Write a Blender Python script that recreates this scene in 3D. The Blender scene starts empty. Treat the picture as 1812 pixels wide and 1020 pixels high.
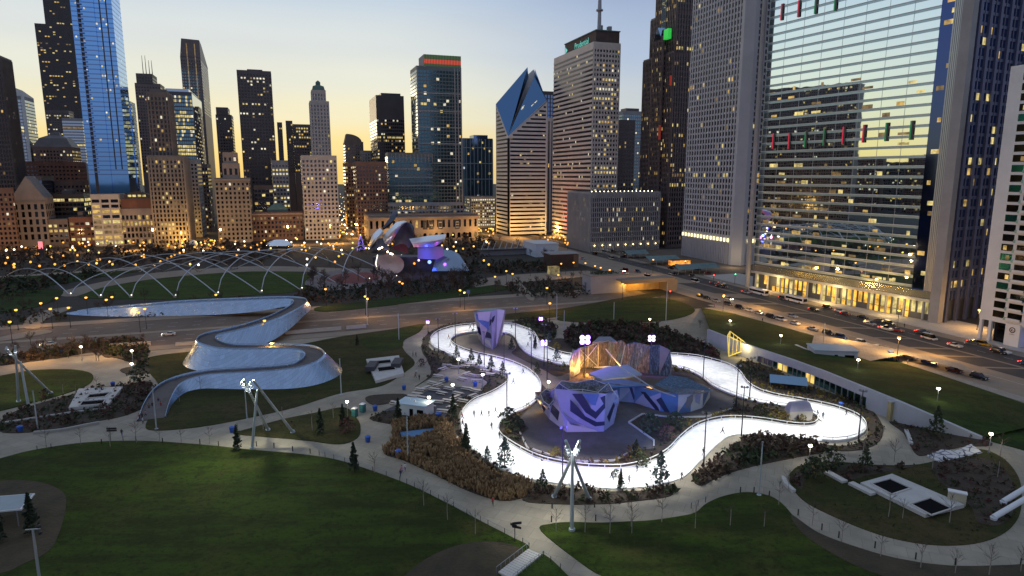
import bpy, math, random
from mathutils import Vector, Matrix, noise, geometry
R = random.Random(11)
SC = bpy.context.scene
COL = SC.collection
rad = math.radians
# ---------------------------------------------------------------- the place
# A drone hovers 60 m above the park. The street grid runs 19 degrees off its line of sight.
F = 1150.0; CX, CY = 906, 510; PITCH = math.atan(200/1150); CAMH = 60.0
cp, sp = math.cos(PITCH), math.sin(PITCH)
GA = rad(19); ca, sa = math.cos(GA), math.sin(GA)
WV = Vector((-sa, ca, 0)); NV = Vector((ca, sa, 0))
def ray(px, py):
    u = (px-CX)/F; v = (CY-py)/F
    return Vector((u, cp+v*sp, -sp+v*cp))
def G(px, py, z=0.0):
    d = ray(px, py); t = (z-CAMH)/d.z
    return Vector((d.x*t, d.y*t, z))
def zat(x, y, py):
    v = (CY-py)/F
    return CAMH + y*(v*cp-sp)/(cp+v*sp)
def proj(p):
    dz = p[2]-CAMH
    f = p[1]*cp-dz*sp; v = (p[1]*sp+dz*cp)/f; u = p[0]/f
    return CX+u*F, CY-v*F, f
def grid(w, n, z=0.0):
    return Vector((-sa*w+ca*n, ca*w+sa*n, z))
def wn(p):
    return -sa*p[0]+ca*p[1], ca*p[0]+sa*p[1]
def ray_w(px, py, w):          # (w,n) where the sight line meets the grid line w = const
    d = ray(px, py); dw, dn = wn(d); t = w/dw
    return w, dn*t
def ray_n(px, py, n):
    d = ray(px, py); dw, dn = wn(d); t = n/dn
    return dw*t, n

# ---------------------------------------------------------------- materials
MATS = {}
def nodes(name):
    m = bpy.data.materials.new(name); m.use_nodes = True
    nt = m.node_tree
    return m, nt, nt.nodes['Principled BSDF']
def pbr(name, col, rough=0.7, metal=0.0, var=0.0, scale=0.3, col2=None, spec=None, bump=0.0, bscale=None, coords='Object', stretch=None):
    if name in MATS: return MATS[name]
    m, nt, b = nodes(name)
    b.inputs['Base Color'].default_value = (*col, 1)
    b.inputs['Roughness'].default_value = rough
    b.inputs['Metallic'].default_value = metal
    if spec is not None: b.inputs['Specular IOR Level'].default_value = spec
    if var or col2 or bump:
        tc = nt.nodes.new('ShaderNodeTexCoord'); src = tc.outputs[coords]
        if stretch:
            mp = nt.nodes.new('ShaderNodeMapping'); mp.inputs['Scale'].default_value = stretch
            nt.links.new(src, mp.inputs['Vector']); src = mp.outputs['Vector']
    if var or col2:
        n = nt.nodes.new('ShaderNodeTexNoise'); n.inputs['Scale'].default_value = scale; n.inputs['Detail'].default_value = 6
        n.inputs['Roughness'].default_value = 0.65
        nt.links.new(src, n.inputs['Vector'])
        r = nt.nodes.new('ShaderNodeValToRGB')
        c2 = col2 or tuple(c*(1+var) for c in col); c1 = col if col2 else tuple(c*(1-var) for c in col)
        r.color_ramp.elements[0].position = 0.32; r.color_ramp.elements[1].position = 0.68
        r.color_ramp.elements[0].color = (*c1, 1); r.color_ramp.elements[1].color = (*c2, 1)
        nt.links.new(n.outputs['Fac'], r.inputs['Fac']); nt.links.new(r.outputs['Color'], b.inputs['Base Color'])
    if bump:
        n2 = nt.nodes.new('ShaderNodeTexNoise'); n2.inputs['Scale'].default_value = bscale or scale; n2.inputs['Detail'].default_value = 3
        nt.links.new(src, n2.inputs['Vector'])
        bp = nt.nodes.new('ShaderNodeBump'); bp.inputs['Strength'].default_value = bump; bp.inputs['Distance'].default_value = 0.3
        nt.links.new(n2.outputs['Fac'], bp.inputs['Height']); nt.links.new(bp.outputs['Normal'], b.inputs['Normal'])
    MATS[name] = m
    return m
def lamp_mat(name, col, strength, sample=False):
    if name in MATS: return MATS[name]
    m, nt, b = nodes(name)
    b.inputs['Base Color'].default_value = (*[min(1, c)*0.5 for c in col], 1)
    b.inputs['Emission Color'].default_value = (*col, 1)
    b.inputs['Emission Strength'].default_value = strength
    b.inputs['Roughness'].default_value = 0.3
    m.cycles.emission_sampling = 'AUTO' if sample else 'NONE'
    MATS[name] = m
    return m
def lit_window(name, col, strength):
    # a lit room behind glass: brighter and darker patches of furniture and blinds
    if name in MATS: return MATS[name]
    m, nt, b = nodes(name)
    b.inputs['Base Color'].default_value = (0.03, 0.03, 0.03, 1); b.inputs['Roughness'].default_value = 0.15
    tc = nt.nodes.new('ShaderNodeTexCoord'); n = nt.nodes.new('ShaderNodeTexNoise')
    n.inputs['Scale'].default_value = 0.35; n.inputs['Detail'].default_value = 3
    g = nt.nodes.new('ShaderNodeNewGeometry')
    nt.links.new(g.outputs['Position'], n.inputs['Vector'])
    r = nt.nodes.new('ShaderNodeMapRange'); r.inputs['From Min'].default_value = 0.3; r.inputs['From Max'].default_value = 0.7
    r.inputs['To Min'].default_value = strength*0.25; r.inputs['To Max'].default_value = strength*1.5
    nt.links.new(n.outputs['Fac'], r.inputs['Value'])
    b.inputs['Emission Color'].default_value = (*col, 1)
    nt.links.new(r.outputs['Result'], b.inputs['Emission Strength'])
    m.cycles.emission_sampling = 'NONE'
    MATS[name] = m
    return m
def mirror(name, col, rough=0.04, wob=0.02, metal=1.0, scale=0.05):
    # coated curtain-wall glass; each sheet a little out of true
    if name in MATS: return MATS[name]
    m, nt, b = nodes(name)
    b.inputs['Base Color'].default_value = (*col, 1); b.inputs['Metallic'].default_value = metal; b.inputs['Roughness'].default_value = rough
    tc = nt.nodes.new('ShaderNodeNewGeometry'); n = nt.nodes.new('ShaderNodeTexNoise')
    n.inputs['Scale'].default_value = scale; n.inputs['Detail'].default_value = 2
    nt.links.new(tc.outputs['Position'], n.inputs['Vector'])
    bp = nt.nodes.new('ShaderNodeBump'); bp.inputs['Strength'].default_value = wob; bp.inputs['Distance'].default_value = 1.0
    nt.links.new(n.outputs['Fac'], bp.inputs['Height']); nt.links.new(bp.outputs['Normal'], b.inputs['Normal'])
    MATS[name] = m
    return m

# ---------------------------------------------------------------- mesh building
class MB:
    def __init__(s): s.v = []; s.f = []; s.m = []
    def face(s, pts, mi=0):
        k = len(s.v); s.v += [tuple(p) for p in pts]; s.f.append(tuple(range(k, k+len(pts)))); s.m.append(mi)
    def box(s, x0, x1, y0, y1, z0, z1, mi=0, skip=''):
        a = [(x0,y0,z0),(x1,y0,z0),(x1,y1,z0),(x0,y1,z0),(x0,y0,z1),(x1,y0,z1),(x1,y1,z1),(x0,y1,z1)]
        k = len(s.v); s.v += a
        for n, f in (('b',(3,2,1,0)),('t',(4,5,6,7)),('s',(0,1,5,4)),('e',(1,2,6,5)),('n',(2,3,7,6)),('w',(3,0,4,7))):
            if n not in skip: s.f.append(tuple(k+i for i in f)); s.m.append(mi)
    def prism(s, pts, z0, z1, mi=0, top=None, cap=True):
        # pts: 2D polygon; z0/z1 numbers
        n = len(pts); top = top or pts; k = len(s.v)
        s.v += [(p[0], p[1], z0) for p in pts] + [(p[0], p[1], z1) for p in top]
        for i in range(n):
            j = (i+1) % n; s.f.append((k+i, k+j, k+n+j, k+n+i)); s.m.append(mi)
        if cap:
            for tri in geometry.tessellate_polygon([[Vector((p[0], p[1], 0)) for p in top]]):
                s.f.append(tuple(k+n+i for i in tri)); s.m.append(mi)
    def loft(s, rings, mi=0, close=True, cap0=False, cap1=False):
        k = len(s.v); n = len(rings[0])
        for r in rings: s.v += [tuple(p) for p in r]
        for a in range(len(rings)-1):
            for i in range(n if close else n-1):
                j = (i+1) % n; s.f.append((k+a*n+i, k+a*n+j, k+(a+1)*n+j, k+(a+1)*n+i)); s.m.append(mi)
        if cap0: s.f.append(tuple(k+i for i in reversed(range(n)))); s.m.append(mi)
        if cap1: s.f.append(tuple(k+(len(rings)-1)*n+i for i in range(n))); s.m.append(mi)
    def tube(s, path, r, n=6, mi=0, caps=True):
        path = [Vector(p) for p in path]; rs = r if isinstance(r, (list, tuple)) else [r]*len(path)
        rings = []
        for i, p in enumerate(path):
            d = (path[min(i+1, len(path)-1)]-path[max(i-1, 0)])
            if d.length < 1e-9: d = Vector((0,0,1))
            d.normalize(); a = d.orthogonal() if abs(d.z) > 0.95 else d.cross(Vector((0,0,1)))
            if abs(d.z) > 0.95: a = Vector((1,0,0)) - d*d.x
            a.normalize(); b = d.cross(a)
            rings.append([p+(a*math.cos(2*math.pi*j/n)+b*math.sin(2*math.pi*j/n))*rs[i] for j in range(n)])
        s.loft(rings, mi, True, caps, caps)
    def ball(s, c, r, mi=0, n=8, m=5, sz=1.0):
        rings = []
        for i in range(m+1):
            t = math.pi*i/m; rr = max(r*math.sin(t), r*0.02)
            rings.append([(c[0]+rr*math.cos(2*math.pi*j/n), c[1]+rr*math.sin(2*math.pi*j/n), c[2]-r*sz*math.cos(t)) for j in range(n)])
        s.loft(rings, mi)
    def bar(s, a, b, w, h, mi=0):
        # a rectangular bar from a to b
        a = Vector(a); b = Vector(b); d = (b-a).normalized(); u = d.cross(Vector((0,0,1)))
        if u.length < 1e-4: u = Vector((1,0,0))
        u.normalize(); v = u.cross(d)
        r = [[q+u*x*w/2+v*y*h/2 for x, y in ((-1,-1),(1,-1),(1,1),(-1,1))] for q in (a, b)]
        s.loft(r, mi, True, True, True)
    def mesh(s, name, mats, smooth=False):
        me = bpy.data.meshes.new(name); me.from_pydata(s.v, [], s.f)
        for m in (mats if isinstance(mats, (list, tuple)) else [mats]): me.materials.append(m)
        if any(s.m): me.polygons.foreach_set('material_index', s.m)
        if smooth: me.polygons.foreach_set('use_smooth', [True]*len(s.f))
        me.update()
        return me
    def build(s, name, mats, parent=None, smooth=False):
        o = bpy.data.objects.new(name, s.mesh(name, mats, smooth)); COL.objects.link(o)
        if parent is not None: o.parent = parent
        return o
def link(name, me, parent=None, loc=None, rz=None):
    o = bpy.data.objects.new(name, me); COL.objects.link(o)
    if parent is not None: o.parent = parent
    if loc is not None: o.location = loc
    if rz is not None: o.rotation_euler[2] = rz
    return o
def tag(o, label, cat, group=None, kind=None):
    if label: o['label'] = label
    if cat: o['category'] = cat
    if group: o['group'] = group
    if kind: o['kind'] = kind
    return o
def thing(name, label, cat, loc=(0,0,0), rz=0.0, group=None):
    o = bpy.data.objects.new(name, None); COL.objects.link(o)
    o.location = loc; o.rotation_euler[2] = rz; o.empty_display_size = 0.5
    return tag(o, label, cat, group)
def struct(name, mb, mats, smooth=False, kind='structure'):
    o = mb.build(name, mats, None, smooth); o['kind'] = kind
    return o
def dup(root, loc, rz=None, label=None, group=None, scale=None):
    r = root.copy(); COL.objects.link(r); r.location = loc
    if rz is not None: r.rotation_euler[2] = rz
    if label: r['label'] = label
    if group: r['group'] = group
    if scale: r.scale = scale if isinstance(scale, (tuple, list)) else (scale,)*3
    for ch in list(root.children):
        c = ch.copy(); COL.objects.link(c); c.parent = r
        for g in list(ch.children):
            d = g.copy(); COL.objects.link(d); d.parent = c
    return r
def smooth(pts, per=6, closed=True):
    # Catmull-Rom through 2D/3D points
    n = len(pts); out = []
    P = [Vector(p) for p in pts]
    for i in range(n if closed else n-1):
        if closed: a, b, c, d = P[i-1], P[i], P[(i+1) % n], P[(i+2) % n]
        else: a, b, c, d = P[max(i-1,0)], P[i], P[i+1], P[min(i+2,n-1)]
        for k in range(per):
            t = k/per
            out.append(0.5*((2*b)+(c-a)*t+(2*a-5*b+4*c-d)*t*t+(3*b-a-3*c+d)*t**3))
    if not closed: out.append(P[-1])
    return out
def pxpoly(px, z=0.0, sm=0, closed=True):
    pts = [G(x, y, z) for x, y in px]
    return smooth(pts, sm, closed) if sm else pts
def sheet(name, mat, pts, z, holes=(), thick=0.0, kind='structure'):
    mb = MB(); loops = [[Vector((p[0], p[1], 0)) for p in pts]]+[[Vector((p[0], p[1], 0)) for p in h] for h in holes]
    flat = [p for l in loops for p in l]; mb.v = [(p.x, p.y, z) for p in flat]
    for t in geometry.tessellate_polygon(loops):
        a, b, c = (flat[i] for i in t)
        if (b-a).cross(c-a).z < 0: t = (t[0], t[2], t[1])
        mb.f.append(tuple(t)); mb.m.append(0)
    if thick:
        k = len(mb.v); n = len(flat); mb.v += [(p.x, p.y, z-thick) for p in flat]; o = 0
        for l in loops:
            for i in range(len(l)):
                j = (i+1) % len(l); mb.f.append((o+i, o+j, k+o+j, k+o+i)); mb.m.append(0)
            o += len(l)
    o = mb.build(name, mat)
    if kind: o['kind'] = kind
    return o
def inside(p, poly):
    x, y = p[0], p[1]; c = False; n = len(poly); j = n-1
    for i in range(n):
        xi, yi = poly[i][0], poly[i][1]; xj, yj = poly[j][0], poly[j][1]
        if (yi > y) != (yj > y) and x < (xj-xi)*(y-yi)/(yj-yi)+xi: c = not c
        j = i
    return c
def scatter(poly, n, rnd=R):
    xs = [p[0] for p in poly]; ys = [p[1] for p in poly]; out = []; tries = 0
    while len(out) < n and tries < n*30:
        tries += 1; p = (rnd.uniform(min(xs), max(xs)), rnd.uniform(min(ys), max(ys)))
        if inside(p, poly): out.append(p)
    return out
def area(poly):
    return abs(sum(poly[i-1][0]*poly[i][1]-poly[i][0]*poly[i-1][1] for i in range(len(poly))))/2
# ---------------------------------------------------------------- camera, sky, light
cam = bpy.data.cameras.new('camera'); cam.sensor_width = 36; cam.lens = 36*F/1812; cam.clip_end = 6000; cam.clip_start = 0.5
camo = bpy.data.objects.new('camera', cam); COL.objects.link(camo)
camo.location = (0, 0, CAMH); camo.rotation_euler = (math.pi/2-PITCH, 0, 0); SC.camera = camo
SC.view_settings.view_transform = 'Standard'; SC.view_settings.look = 'None'; SC.view_settings.gamma = 1.0
SC.view_settings.exposure = 0.0; SC.view_settings.use_curve_mapping = False
SC.render.engine = 'CYCLES'
SC.cycles.max_bounces = 6; SC.cycles.glossy_bounces = 4; SC.cycles.diffuse_bounces = 3
SC.cycles.caustics_reflective = False; SC.cycles.caustics_refractive = False
SC.cycles.use_denoising = True; SC.cycles.sample_clamp_indirect = 4.0; SC.cycles.use_light_tree = True

W = bpy.data.worlds.new('World'); SC.world = W; W.use_nodes = True
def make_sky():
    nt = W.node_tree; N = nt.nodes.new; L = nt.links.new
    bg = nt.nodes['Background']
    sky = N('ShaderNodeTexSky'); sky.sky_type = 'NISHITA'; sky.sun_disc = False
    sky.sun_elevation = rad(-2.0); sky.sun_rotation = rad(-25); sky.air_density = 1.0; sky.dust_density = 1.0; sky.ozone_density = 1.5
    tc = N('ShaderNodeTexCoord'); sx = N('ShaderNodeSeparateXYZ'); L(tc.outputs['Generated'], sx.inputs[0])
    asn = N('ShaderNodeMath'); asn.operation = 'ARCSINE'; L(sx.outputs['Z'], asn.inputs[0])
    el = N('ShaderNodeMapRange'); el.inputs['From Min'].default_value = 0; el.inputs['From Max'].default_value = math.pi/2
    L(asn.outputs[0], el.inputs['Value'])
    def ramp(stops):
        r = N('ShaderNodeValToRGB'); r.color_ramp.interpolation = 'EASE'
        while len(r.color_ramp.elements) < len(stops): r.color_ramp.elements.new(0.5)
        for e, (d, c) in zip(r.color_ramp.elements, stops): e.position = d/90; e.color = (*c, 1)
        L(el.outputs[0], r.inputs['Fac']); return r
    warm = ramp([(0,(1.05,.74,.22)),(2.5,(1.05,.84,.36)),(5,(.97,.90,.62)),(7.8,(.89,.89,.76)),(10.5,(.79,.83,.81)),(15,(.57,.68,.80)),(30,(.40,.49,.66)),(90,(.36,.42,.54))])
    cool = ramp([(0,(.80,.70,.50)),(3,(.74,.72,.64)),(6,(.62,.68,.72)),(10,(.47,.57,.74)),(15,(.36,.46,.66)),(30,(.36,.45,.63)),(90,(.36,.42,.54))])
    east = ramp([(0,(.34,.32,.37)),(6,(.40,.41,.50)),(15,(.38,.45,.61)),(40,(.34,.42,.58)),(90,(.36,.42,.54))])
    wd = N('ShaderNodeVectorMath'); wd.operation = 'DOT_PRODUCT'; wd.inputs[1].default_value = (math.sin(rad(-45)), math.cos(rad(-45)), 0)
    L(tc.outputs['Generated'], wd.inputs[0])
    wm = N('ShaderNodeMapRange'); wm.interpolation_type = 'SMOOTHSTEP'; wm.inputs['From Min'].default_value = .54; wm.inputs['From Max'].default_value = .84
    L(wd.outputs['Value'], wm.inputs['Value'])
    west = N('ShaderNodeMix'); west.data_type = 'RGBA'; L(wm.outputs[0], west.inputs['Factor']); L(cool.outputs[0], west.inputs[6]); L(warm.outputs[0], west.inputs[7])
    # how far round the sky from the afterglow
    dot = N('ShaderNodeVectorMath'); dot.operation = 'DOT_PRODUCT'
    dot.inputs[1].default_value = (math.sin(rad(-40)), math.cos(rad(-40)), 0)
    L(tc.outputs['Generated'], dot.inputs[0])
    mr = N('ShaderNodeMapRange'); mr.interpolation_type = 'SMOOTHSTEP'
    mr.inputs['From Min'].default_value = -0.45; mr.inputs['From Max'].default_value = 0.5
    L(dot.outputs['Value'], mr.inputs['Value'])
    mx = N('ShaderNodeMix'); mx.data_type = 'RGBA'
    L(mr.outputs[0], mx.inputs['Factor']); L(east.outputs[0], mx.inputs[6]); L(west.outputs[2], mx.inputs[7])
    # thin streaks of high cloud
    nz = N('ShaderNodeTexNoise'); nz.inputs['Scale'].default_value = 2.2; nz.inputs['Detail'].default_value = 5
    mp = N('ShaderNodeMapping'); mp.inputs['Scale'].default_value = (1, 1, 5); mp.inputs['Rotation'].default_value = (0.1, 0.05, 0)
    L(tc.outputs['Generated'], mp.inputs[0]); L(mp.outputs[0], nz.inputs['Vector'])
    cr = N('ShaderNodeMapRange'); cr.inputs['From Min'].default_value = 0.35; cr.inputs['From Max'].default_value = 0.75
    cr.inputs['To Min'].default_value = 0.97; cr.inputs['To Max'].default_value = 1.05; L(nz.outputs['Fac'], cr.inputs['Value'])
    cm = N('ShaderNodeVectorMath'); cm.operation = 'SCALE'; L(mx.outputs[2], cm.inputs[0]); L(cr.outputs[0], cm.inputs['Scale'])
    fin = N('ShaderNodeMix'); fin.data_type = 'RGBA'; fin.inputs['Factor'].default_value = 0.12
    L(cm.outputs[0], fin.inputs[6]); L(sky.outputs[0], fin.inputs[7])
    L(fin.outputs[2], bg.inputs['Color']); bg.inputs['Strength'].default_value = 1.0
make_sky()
sl = bpy.data.lights.new('sun', 'SUN'); sl.energy = 0.25; sl.angle = rad(12); sl.color = (1.0, 0.78, 0.5)
so = bpy.data.objects.new('sun', sl); COL.objects.link(so); so.location = (-200, 500, 300)
d = Vector((math.sin(rad(-25)), math.cos(rad(-25)), math.tan(rad(3))))
so.rotation_euler = (-d).to_track_quat('-Z', 'Y').to_euler()
NLIGHT = [0]
def point(loc, col, power, r=0.3, name='lamp_light'):
    l = bpy.data.lights.new(name, 'POINT'); l.energy = power; l.color = col; l.shadow_soft_size = r
    o = bpy.data.objects.new(name, l); COL.objects.link(o); o.location = loc; NLIGHT[0] += 1
    return o
def spot(loc, target, col, power, angle=80, blend=0.6, r=0.3, name='flood_light'):
    l = bpy.data.lights.new(name, 'SPOT'); l.energy = power; l.color = col; l.shadow_soft_size = r
    l.spot_size = rad(angle); l.spot_blend = blend
    o = bpy.data.objects.new(name, l); COL.objects.link(o); o.location = loc
    o.rotation_euler = (Vector(target)-Vector(loc)).to_track_quat('-Z', 'Y').to_euler(); NLIGHT[0] += 1
    return o
# ---------------------------------------------------------------- the towers
STONE  = pbr('stone_facade', (.25,.22,.19), .85, var=.18, scale=.08)
STONE_D = pbr('weathered_stone', (.19,.155,.135), .85, var=.2, scale=.1)
STONE_L = pbr('pale_terracotta', (.50,.46,.42), .75, var=.12, scale=.1)
STONE_P = pbr('pink_stone', (.30,.25,.22), .8, var=.15, scale=.1)
BRICK  = pbr('brown_brick', (.17,.105,.085), .9, var=.2, scale=.12)
REDBR  = pbr('red_brick', (.19,.09,.065), .9, var=.2, scale=.12)
DARKW  = pbr('dark_granite', (.10,.085,.088), .5, var=.2, scale=.1)
BLACKW = pbr('black_steel', (.05,.044,.047), .4, var=.2, scale=.1)
BRONZE = pbr('bronze_metal', (.15,.12,.12), .45, .3, var=.15, scale=.1)
GREYC  = pbr('grey_concrete', (.29,.29,.30), .8, var=.12, scale=.1)
GRANW  = pbr('white_granite', (.47,.47,.50), .6, var=.08, scale=.06)
WHITEC = pbr('white_concrete', (.62,.63,.64), .7, var=.07, scale=.1)
LIMES  = pbr('limestone_panel', (.62,.56,.51), .7, var=.08, scale=.08)
MULL   = pbr('steel_mullion', (.45,.48,.50), .35, .6)
MULLD  = pbr('dark_mullion', (.10,.11,.13), .4, .5)
ROOF   = pbr('flat_roof', (.10,.10,.105), .9, var=.3, scale=.1)
PATINA = pbr('copper_patina', (.10,.17,.15), .7, var=.2, scale=.2)
G_DARK = mirror('dark_glass', (.10,.11,.14), .08, .01)
G_BLACK = mirror('black_glass', (.05,.05,.055), .1, .01)
G_BLUE = mirror('blue_glass', (.22,.50,.95), .05, .03)
G_BLUED = mirror('deep_blue_glass', (.16,.27,.52), .05, .02)
G_TEAL = mirror('teal_glass', (.16,.30,.40), .08, .02)
G_SKY  = mirror('pale_glass', (.40,.52,.66), .05, .02)
G_MIRR = mirror('mirror_glass', (.82,.96,1.0), .015, .010, scale=.13)
LIT = [lit_window('lit_window_amber', (1.0,.64,.18), .62), lit_window('lit_window_yellow', (1.0,.80,.30), .72),
       lit_window('lit_window_white', (1.0,.92,.68), .85), lit_window('lit_window_dim', (.95,.62,.25), .22)]
LITC = lit_window('lit_window_cool', (.80,.92,1.0), .6)
PANES = {}
def pane_mesh(glass, k):
    key = (glass.name, k)
    if key not in PANES:
        mb = MB(); mb.face([(-.5,0,-.5),(.5,0,-.5),(.5,0,.5),(-.5,0,.5)])
        PANES[key] = mb.mesh('window', [glass] if k == 0 else [([None]+LIT+[LITC])[k]])
    return PANES[key]
def S(wall=STONE, glass=G_DARK, bay=3.4, flr=3.9, ww=.5, wh=.55, lit=.12, pal=(1,2,3,4), fin=0, finw=.9, finm=None, band=0, bandm=None, top=2.5, bot=0.0, rows=.12, ind=True):
    return dict(wall=wall, glass=glass, bay=bay, flr=flr, ww=ww, wh=wh, lit=lit, pal=pal, fin=fin, finw=finw, finm=finm or wall, band=band, bandm=bandm or wall, top=top, bot=bot, rows=rows, ind=ind)
NB = [0]
class Bld:
    """A tower on the street grid. Local x runs north along its east face, local y west along its sides."""
    def __init__(s, name, label, w=None, n=None, xl=0, xm=0, xr=0, yref=300, ytop=None, yvis=440, cat='building', depth=None, width=None, box=None):
        NB[0] += 1; s.rnd = random.Random(NB[0]*17+3)
        side = 'S' if xm > 560 or (xm-xl) < (xr-xm) and xm > 504 else 'N'
        s.side = side
        if box:      # corner given on the street grid: (w, n, width, depth, height, turn)
            s.w, s.d, s.h = box[2:5]; s.c = s.org = grid(box[0], box[1]); s.cw, s.cn = box[:2]; s.zvis = 0; s.wins = []
            s.e = thing(name, label, cat, s.org, GA+box[5]); s.M = Matrix.Translation(s.org) @ Matrix.Rotation(GA+box[5], 4, 'Z'); return
        cw, cn = ray_w(xm, yref, w) if w is not None else ray_n(xm, yref, n)
        if side == 'S':
            s.w = width or ray_w(xr, yref, cw)[1]-cn
            s.d = depth or (ray_n(xl, yref, cn)[0]-cw)
            org = grid(cw, cn)
        else:
            s.w = width or cn-ray_w(xl, yref, cw)[1]
            s.d = depth or (ray_n(xr, yref, cn)[0]-cw)
            org = grid(cw, cn-s.w)
        s.c = grid(cw, cn); s.org = org; s.cw, s.cn = cw, cn
        if depth is None and side == 'N':
            lim = 60 if name.startswith('blue_glass') else (110 if name in ('slant_top_tower','glass_office') else 42)
            if not 0 < s.d < lim: s.d = lim*.8
        s.h = zat(s.c.x, s.c.y, ytop) if ytop is not None else 0
        s.zvis = max(0, zat(s.c.x, s.c.y, yvis+18))
        s.e = thing(name, label, cat, org, GA)
        s.wins = []
        s.M = Matrix.Translation(org) @ Matrix.Rotation(GA, 4, 'Z')
    def z(s, py): return zat(s.c.x, s.c.y, py)
    def x_at(s, px, py, y=0):       # local x of the sight line on the face at local y
        return ray_w(px, py, s.cw+y)[1] - wn(s.org)[1]
    def y_at(s, px, py, x=None):    # local y on a side face
        n0 = wn(s.org)[1]; xx = (0 if s.side == 'S' else s.w) if x is None else x
        return ray_n(px, py, n0+xx)[0]-s.cw
    def tier(s, z0, z1, st, x0=0, x1=None, y0=0, y1=None, name='shaft', faces=None, roof=True, topm=None):
        x1 = s.w if x1 is None else x1; y1 = s.d if y1 is None else y1
        z0b = z0
        mb = MB(); mb.box(x0, x1, y0, y1, z0, z1, 0, 'b')
        if roof:      # parapet and roof sheet
            mb.box(x0+.4, x1-.4, y0+.4, y1-.4, z1, z1+.05, 1, 'b')
            for a in ((x0,x1,y0,y0+.4),(x0,x1,y1-.4,y1),(x0,x0+.4,y0+.4,y1-.4),(x1-.4,x1,y0+.4,y1-.4)): mb.box(*a, z1, z1+1.0, 0, 'b')
        for f in (faces or ('E'+s.side)):
            L = (x1-x0) if f == 'E' else (y1-y0)
            nb = max(1, round(L/st['bay'])); bw = L/nb
            zt = z1-st['top']; zb = max(z0+st['bot'], s.zvis-3)
            nf = max(1, int((zt-(z0+st['bot']))/st['flr'])); k0 = max(0, int((zb-z0-st['bot'])/st['flr']))
            def pt(u, z, out):
                if f == 'E': return (x0+u, y0-out, z)
                if f == 'S': return (x0-out, y1-u, z)
                return (x1+out, y0+u, z)
            for k in range(k0, nf):
                zc = zt-(nf-k-.5)*st['flr']
                rowlit = s.rnd.random() < st['rows']
                rp = s.rnd.choice(st['pal'])
                for b in range(nb):
                    uc = (b+.5)*bw
                    p = st['lit']*(2.6 if rowlit else .5)
                    kk = 0
                    if s.rnd.random() < p: kk = rp if s.rnd.random() < .6 else s.rnd.choice(st['pal'])
                    s.wins.append((f, pt(uc, zc, .04), bw*st['ww'], st['flr']*st['wh'], st['glass'], kk, st['ind']))
            if st['fin']:
                for b in range(nb+1):
                    u = min(max(b*bw, st['finw']/2), L-st['finw']/2)
                    a = pt(u-st['finw']/2, 0, 0); c = pt(u+st['finw']/2, 0, st['fin'])
                    mb.box(min(a[0],c[0]), max(a[0],c[0]), min(a[1],c[1]), max(a[1],c[1]), max(z0, s.zvis-6), z1-.3, 2, 'b')
            if st['band']:
                for k in range(k0, nf+1):
                    zc = zt-(nf-k)*st['flr']; hb = st['flr']*(1-st['wh'])/2*.95
                    a = pt(0, 0, 0); c = pt(L, 0, st['band'])
                    mb.box(min(a[0],c[0]), max(a[0],c[0]), min(a[1],c[1]), max(a[1],c[1]), zc-hb, zc+hb, 3)
        return mb.build(name, [st['wall'], topm or ROOF, st['finm'], st['bandm']], s.e)
    def add(s, name, mb, mats, sm=False): return mb.build(name, mats, s.e, sm)
    def box(s, name, x0, x1, y0, y1, z0, z1, mat):
        mb = MB(); mb.box(x0, x1, y0, y1, z0, z1); return s.add(name, mb, mat)
    def finish(s, mn=9.0, cap=100):
        big = []; rest = []
        for w in s.wins:
            P = s.M @ Vector(w[1]); _, _, dd = proj(P)
            ar = w[2]*w[3]*(F/dd)**2
            if w[6] and ar >= mn: big.append((ar*(1.6 if w[5] else 1), w))
            else: rest.append(w)
        big.sort(key=lambda t: -t[0])
        rest += [w for _, w in big[cap:]]; big = big[:cap]
        if len(s.wins) <= cap and s.wins and s.wins[0][6] and not big: big = [(0, w) for w in s.wins]; rest = []
        rz = {'E': 0.0, 'S': -math.pi/2, 'N': math.pi/2}
        for _, w in big:
            o = link('window', pane_mesh(w[4], w[5]), s.e, w[1], rz[w[0]]); o.scale = (w[2], 1, w[3])
        if rest:
            gl = sorted({w[4].name for w in rest}); mats = [bpy.data.materials[g] for g in gl]; k0 = len(mats); mats += LIT+[LITC]
            mb = MB()
            for f, p, ww, hh, g, kk, _ in rest:
                mi = gl.index(g.name) if kk == 0 else k0+kk-1
                a, b = ww/2, hh/2
                if f == 'E': q = [(p[0]-a,p[1],p[2]-b),(p[0]+a,p[1],p[2]-b),(p[0]+a,p[1],p[2]+b),(p[0]-a,p[1],p[2]+b)]
                elif f == 'S': q = [(p[0],p[1]+a,p[2]-b),(p[0],p[1]-a,p[2]-b),(p[0],p[1]-a,p[2]+b),(p[0],p[1]+a,p[2]+b)]
                else: q = [(p[0],p[1]-a,p[2]-b),(p[0],p[1]+a,p[2]-b),(p[0],p[1]+a,p[2]+b),(p[0],p[1]-a,p[2]+b)]
                mb.face(q, mi)
            o = mb.build('window', mats, s.e); o['kind'] = 'stuff'
def simple(name, label, w, xl, xm, xr, ytop, yvis, st, yref=None, depth=None, top=None, fin=True, cat='building'):
    b = Bld(name, label, w=w, xl=xl, xm=xm, xr=xr, yref=yref or (ytop+yvis)/2, ytop=ytop, yvis=yvis, depth=depth, cat=cat)
    b.tier(0, b.h, st)
    if top:   # rooftop plant
        for fx0, fx1, dh in top: b.box('rooftop_plant', b.w*fx0, b.w*fx1, b.d*.25, b.d*.7, b.h+.06, b.h+dh, DARKW)
    if fin: b.finish()
    return b
sS = S()
s_dark = S(DARKW, G_BLACK, 3.0, 3.9, .6, .55, lit=.10)
s_rib = S(BRONZE, G_BLACK, 2.6, 3.9, .62, .6, lit=.08, fin=.5, finw=.7)
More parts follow.
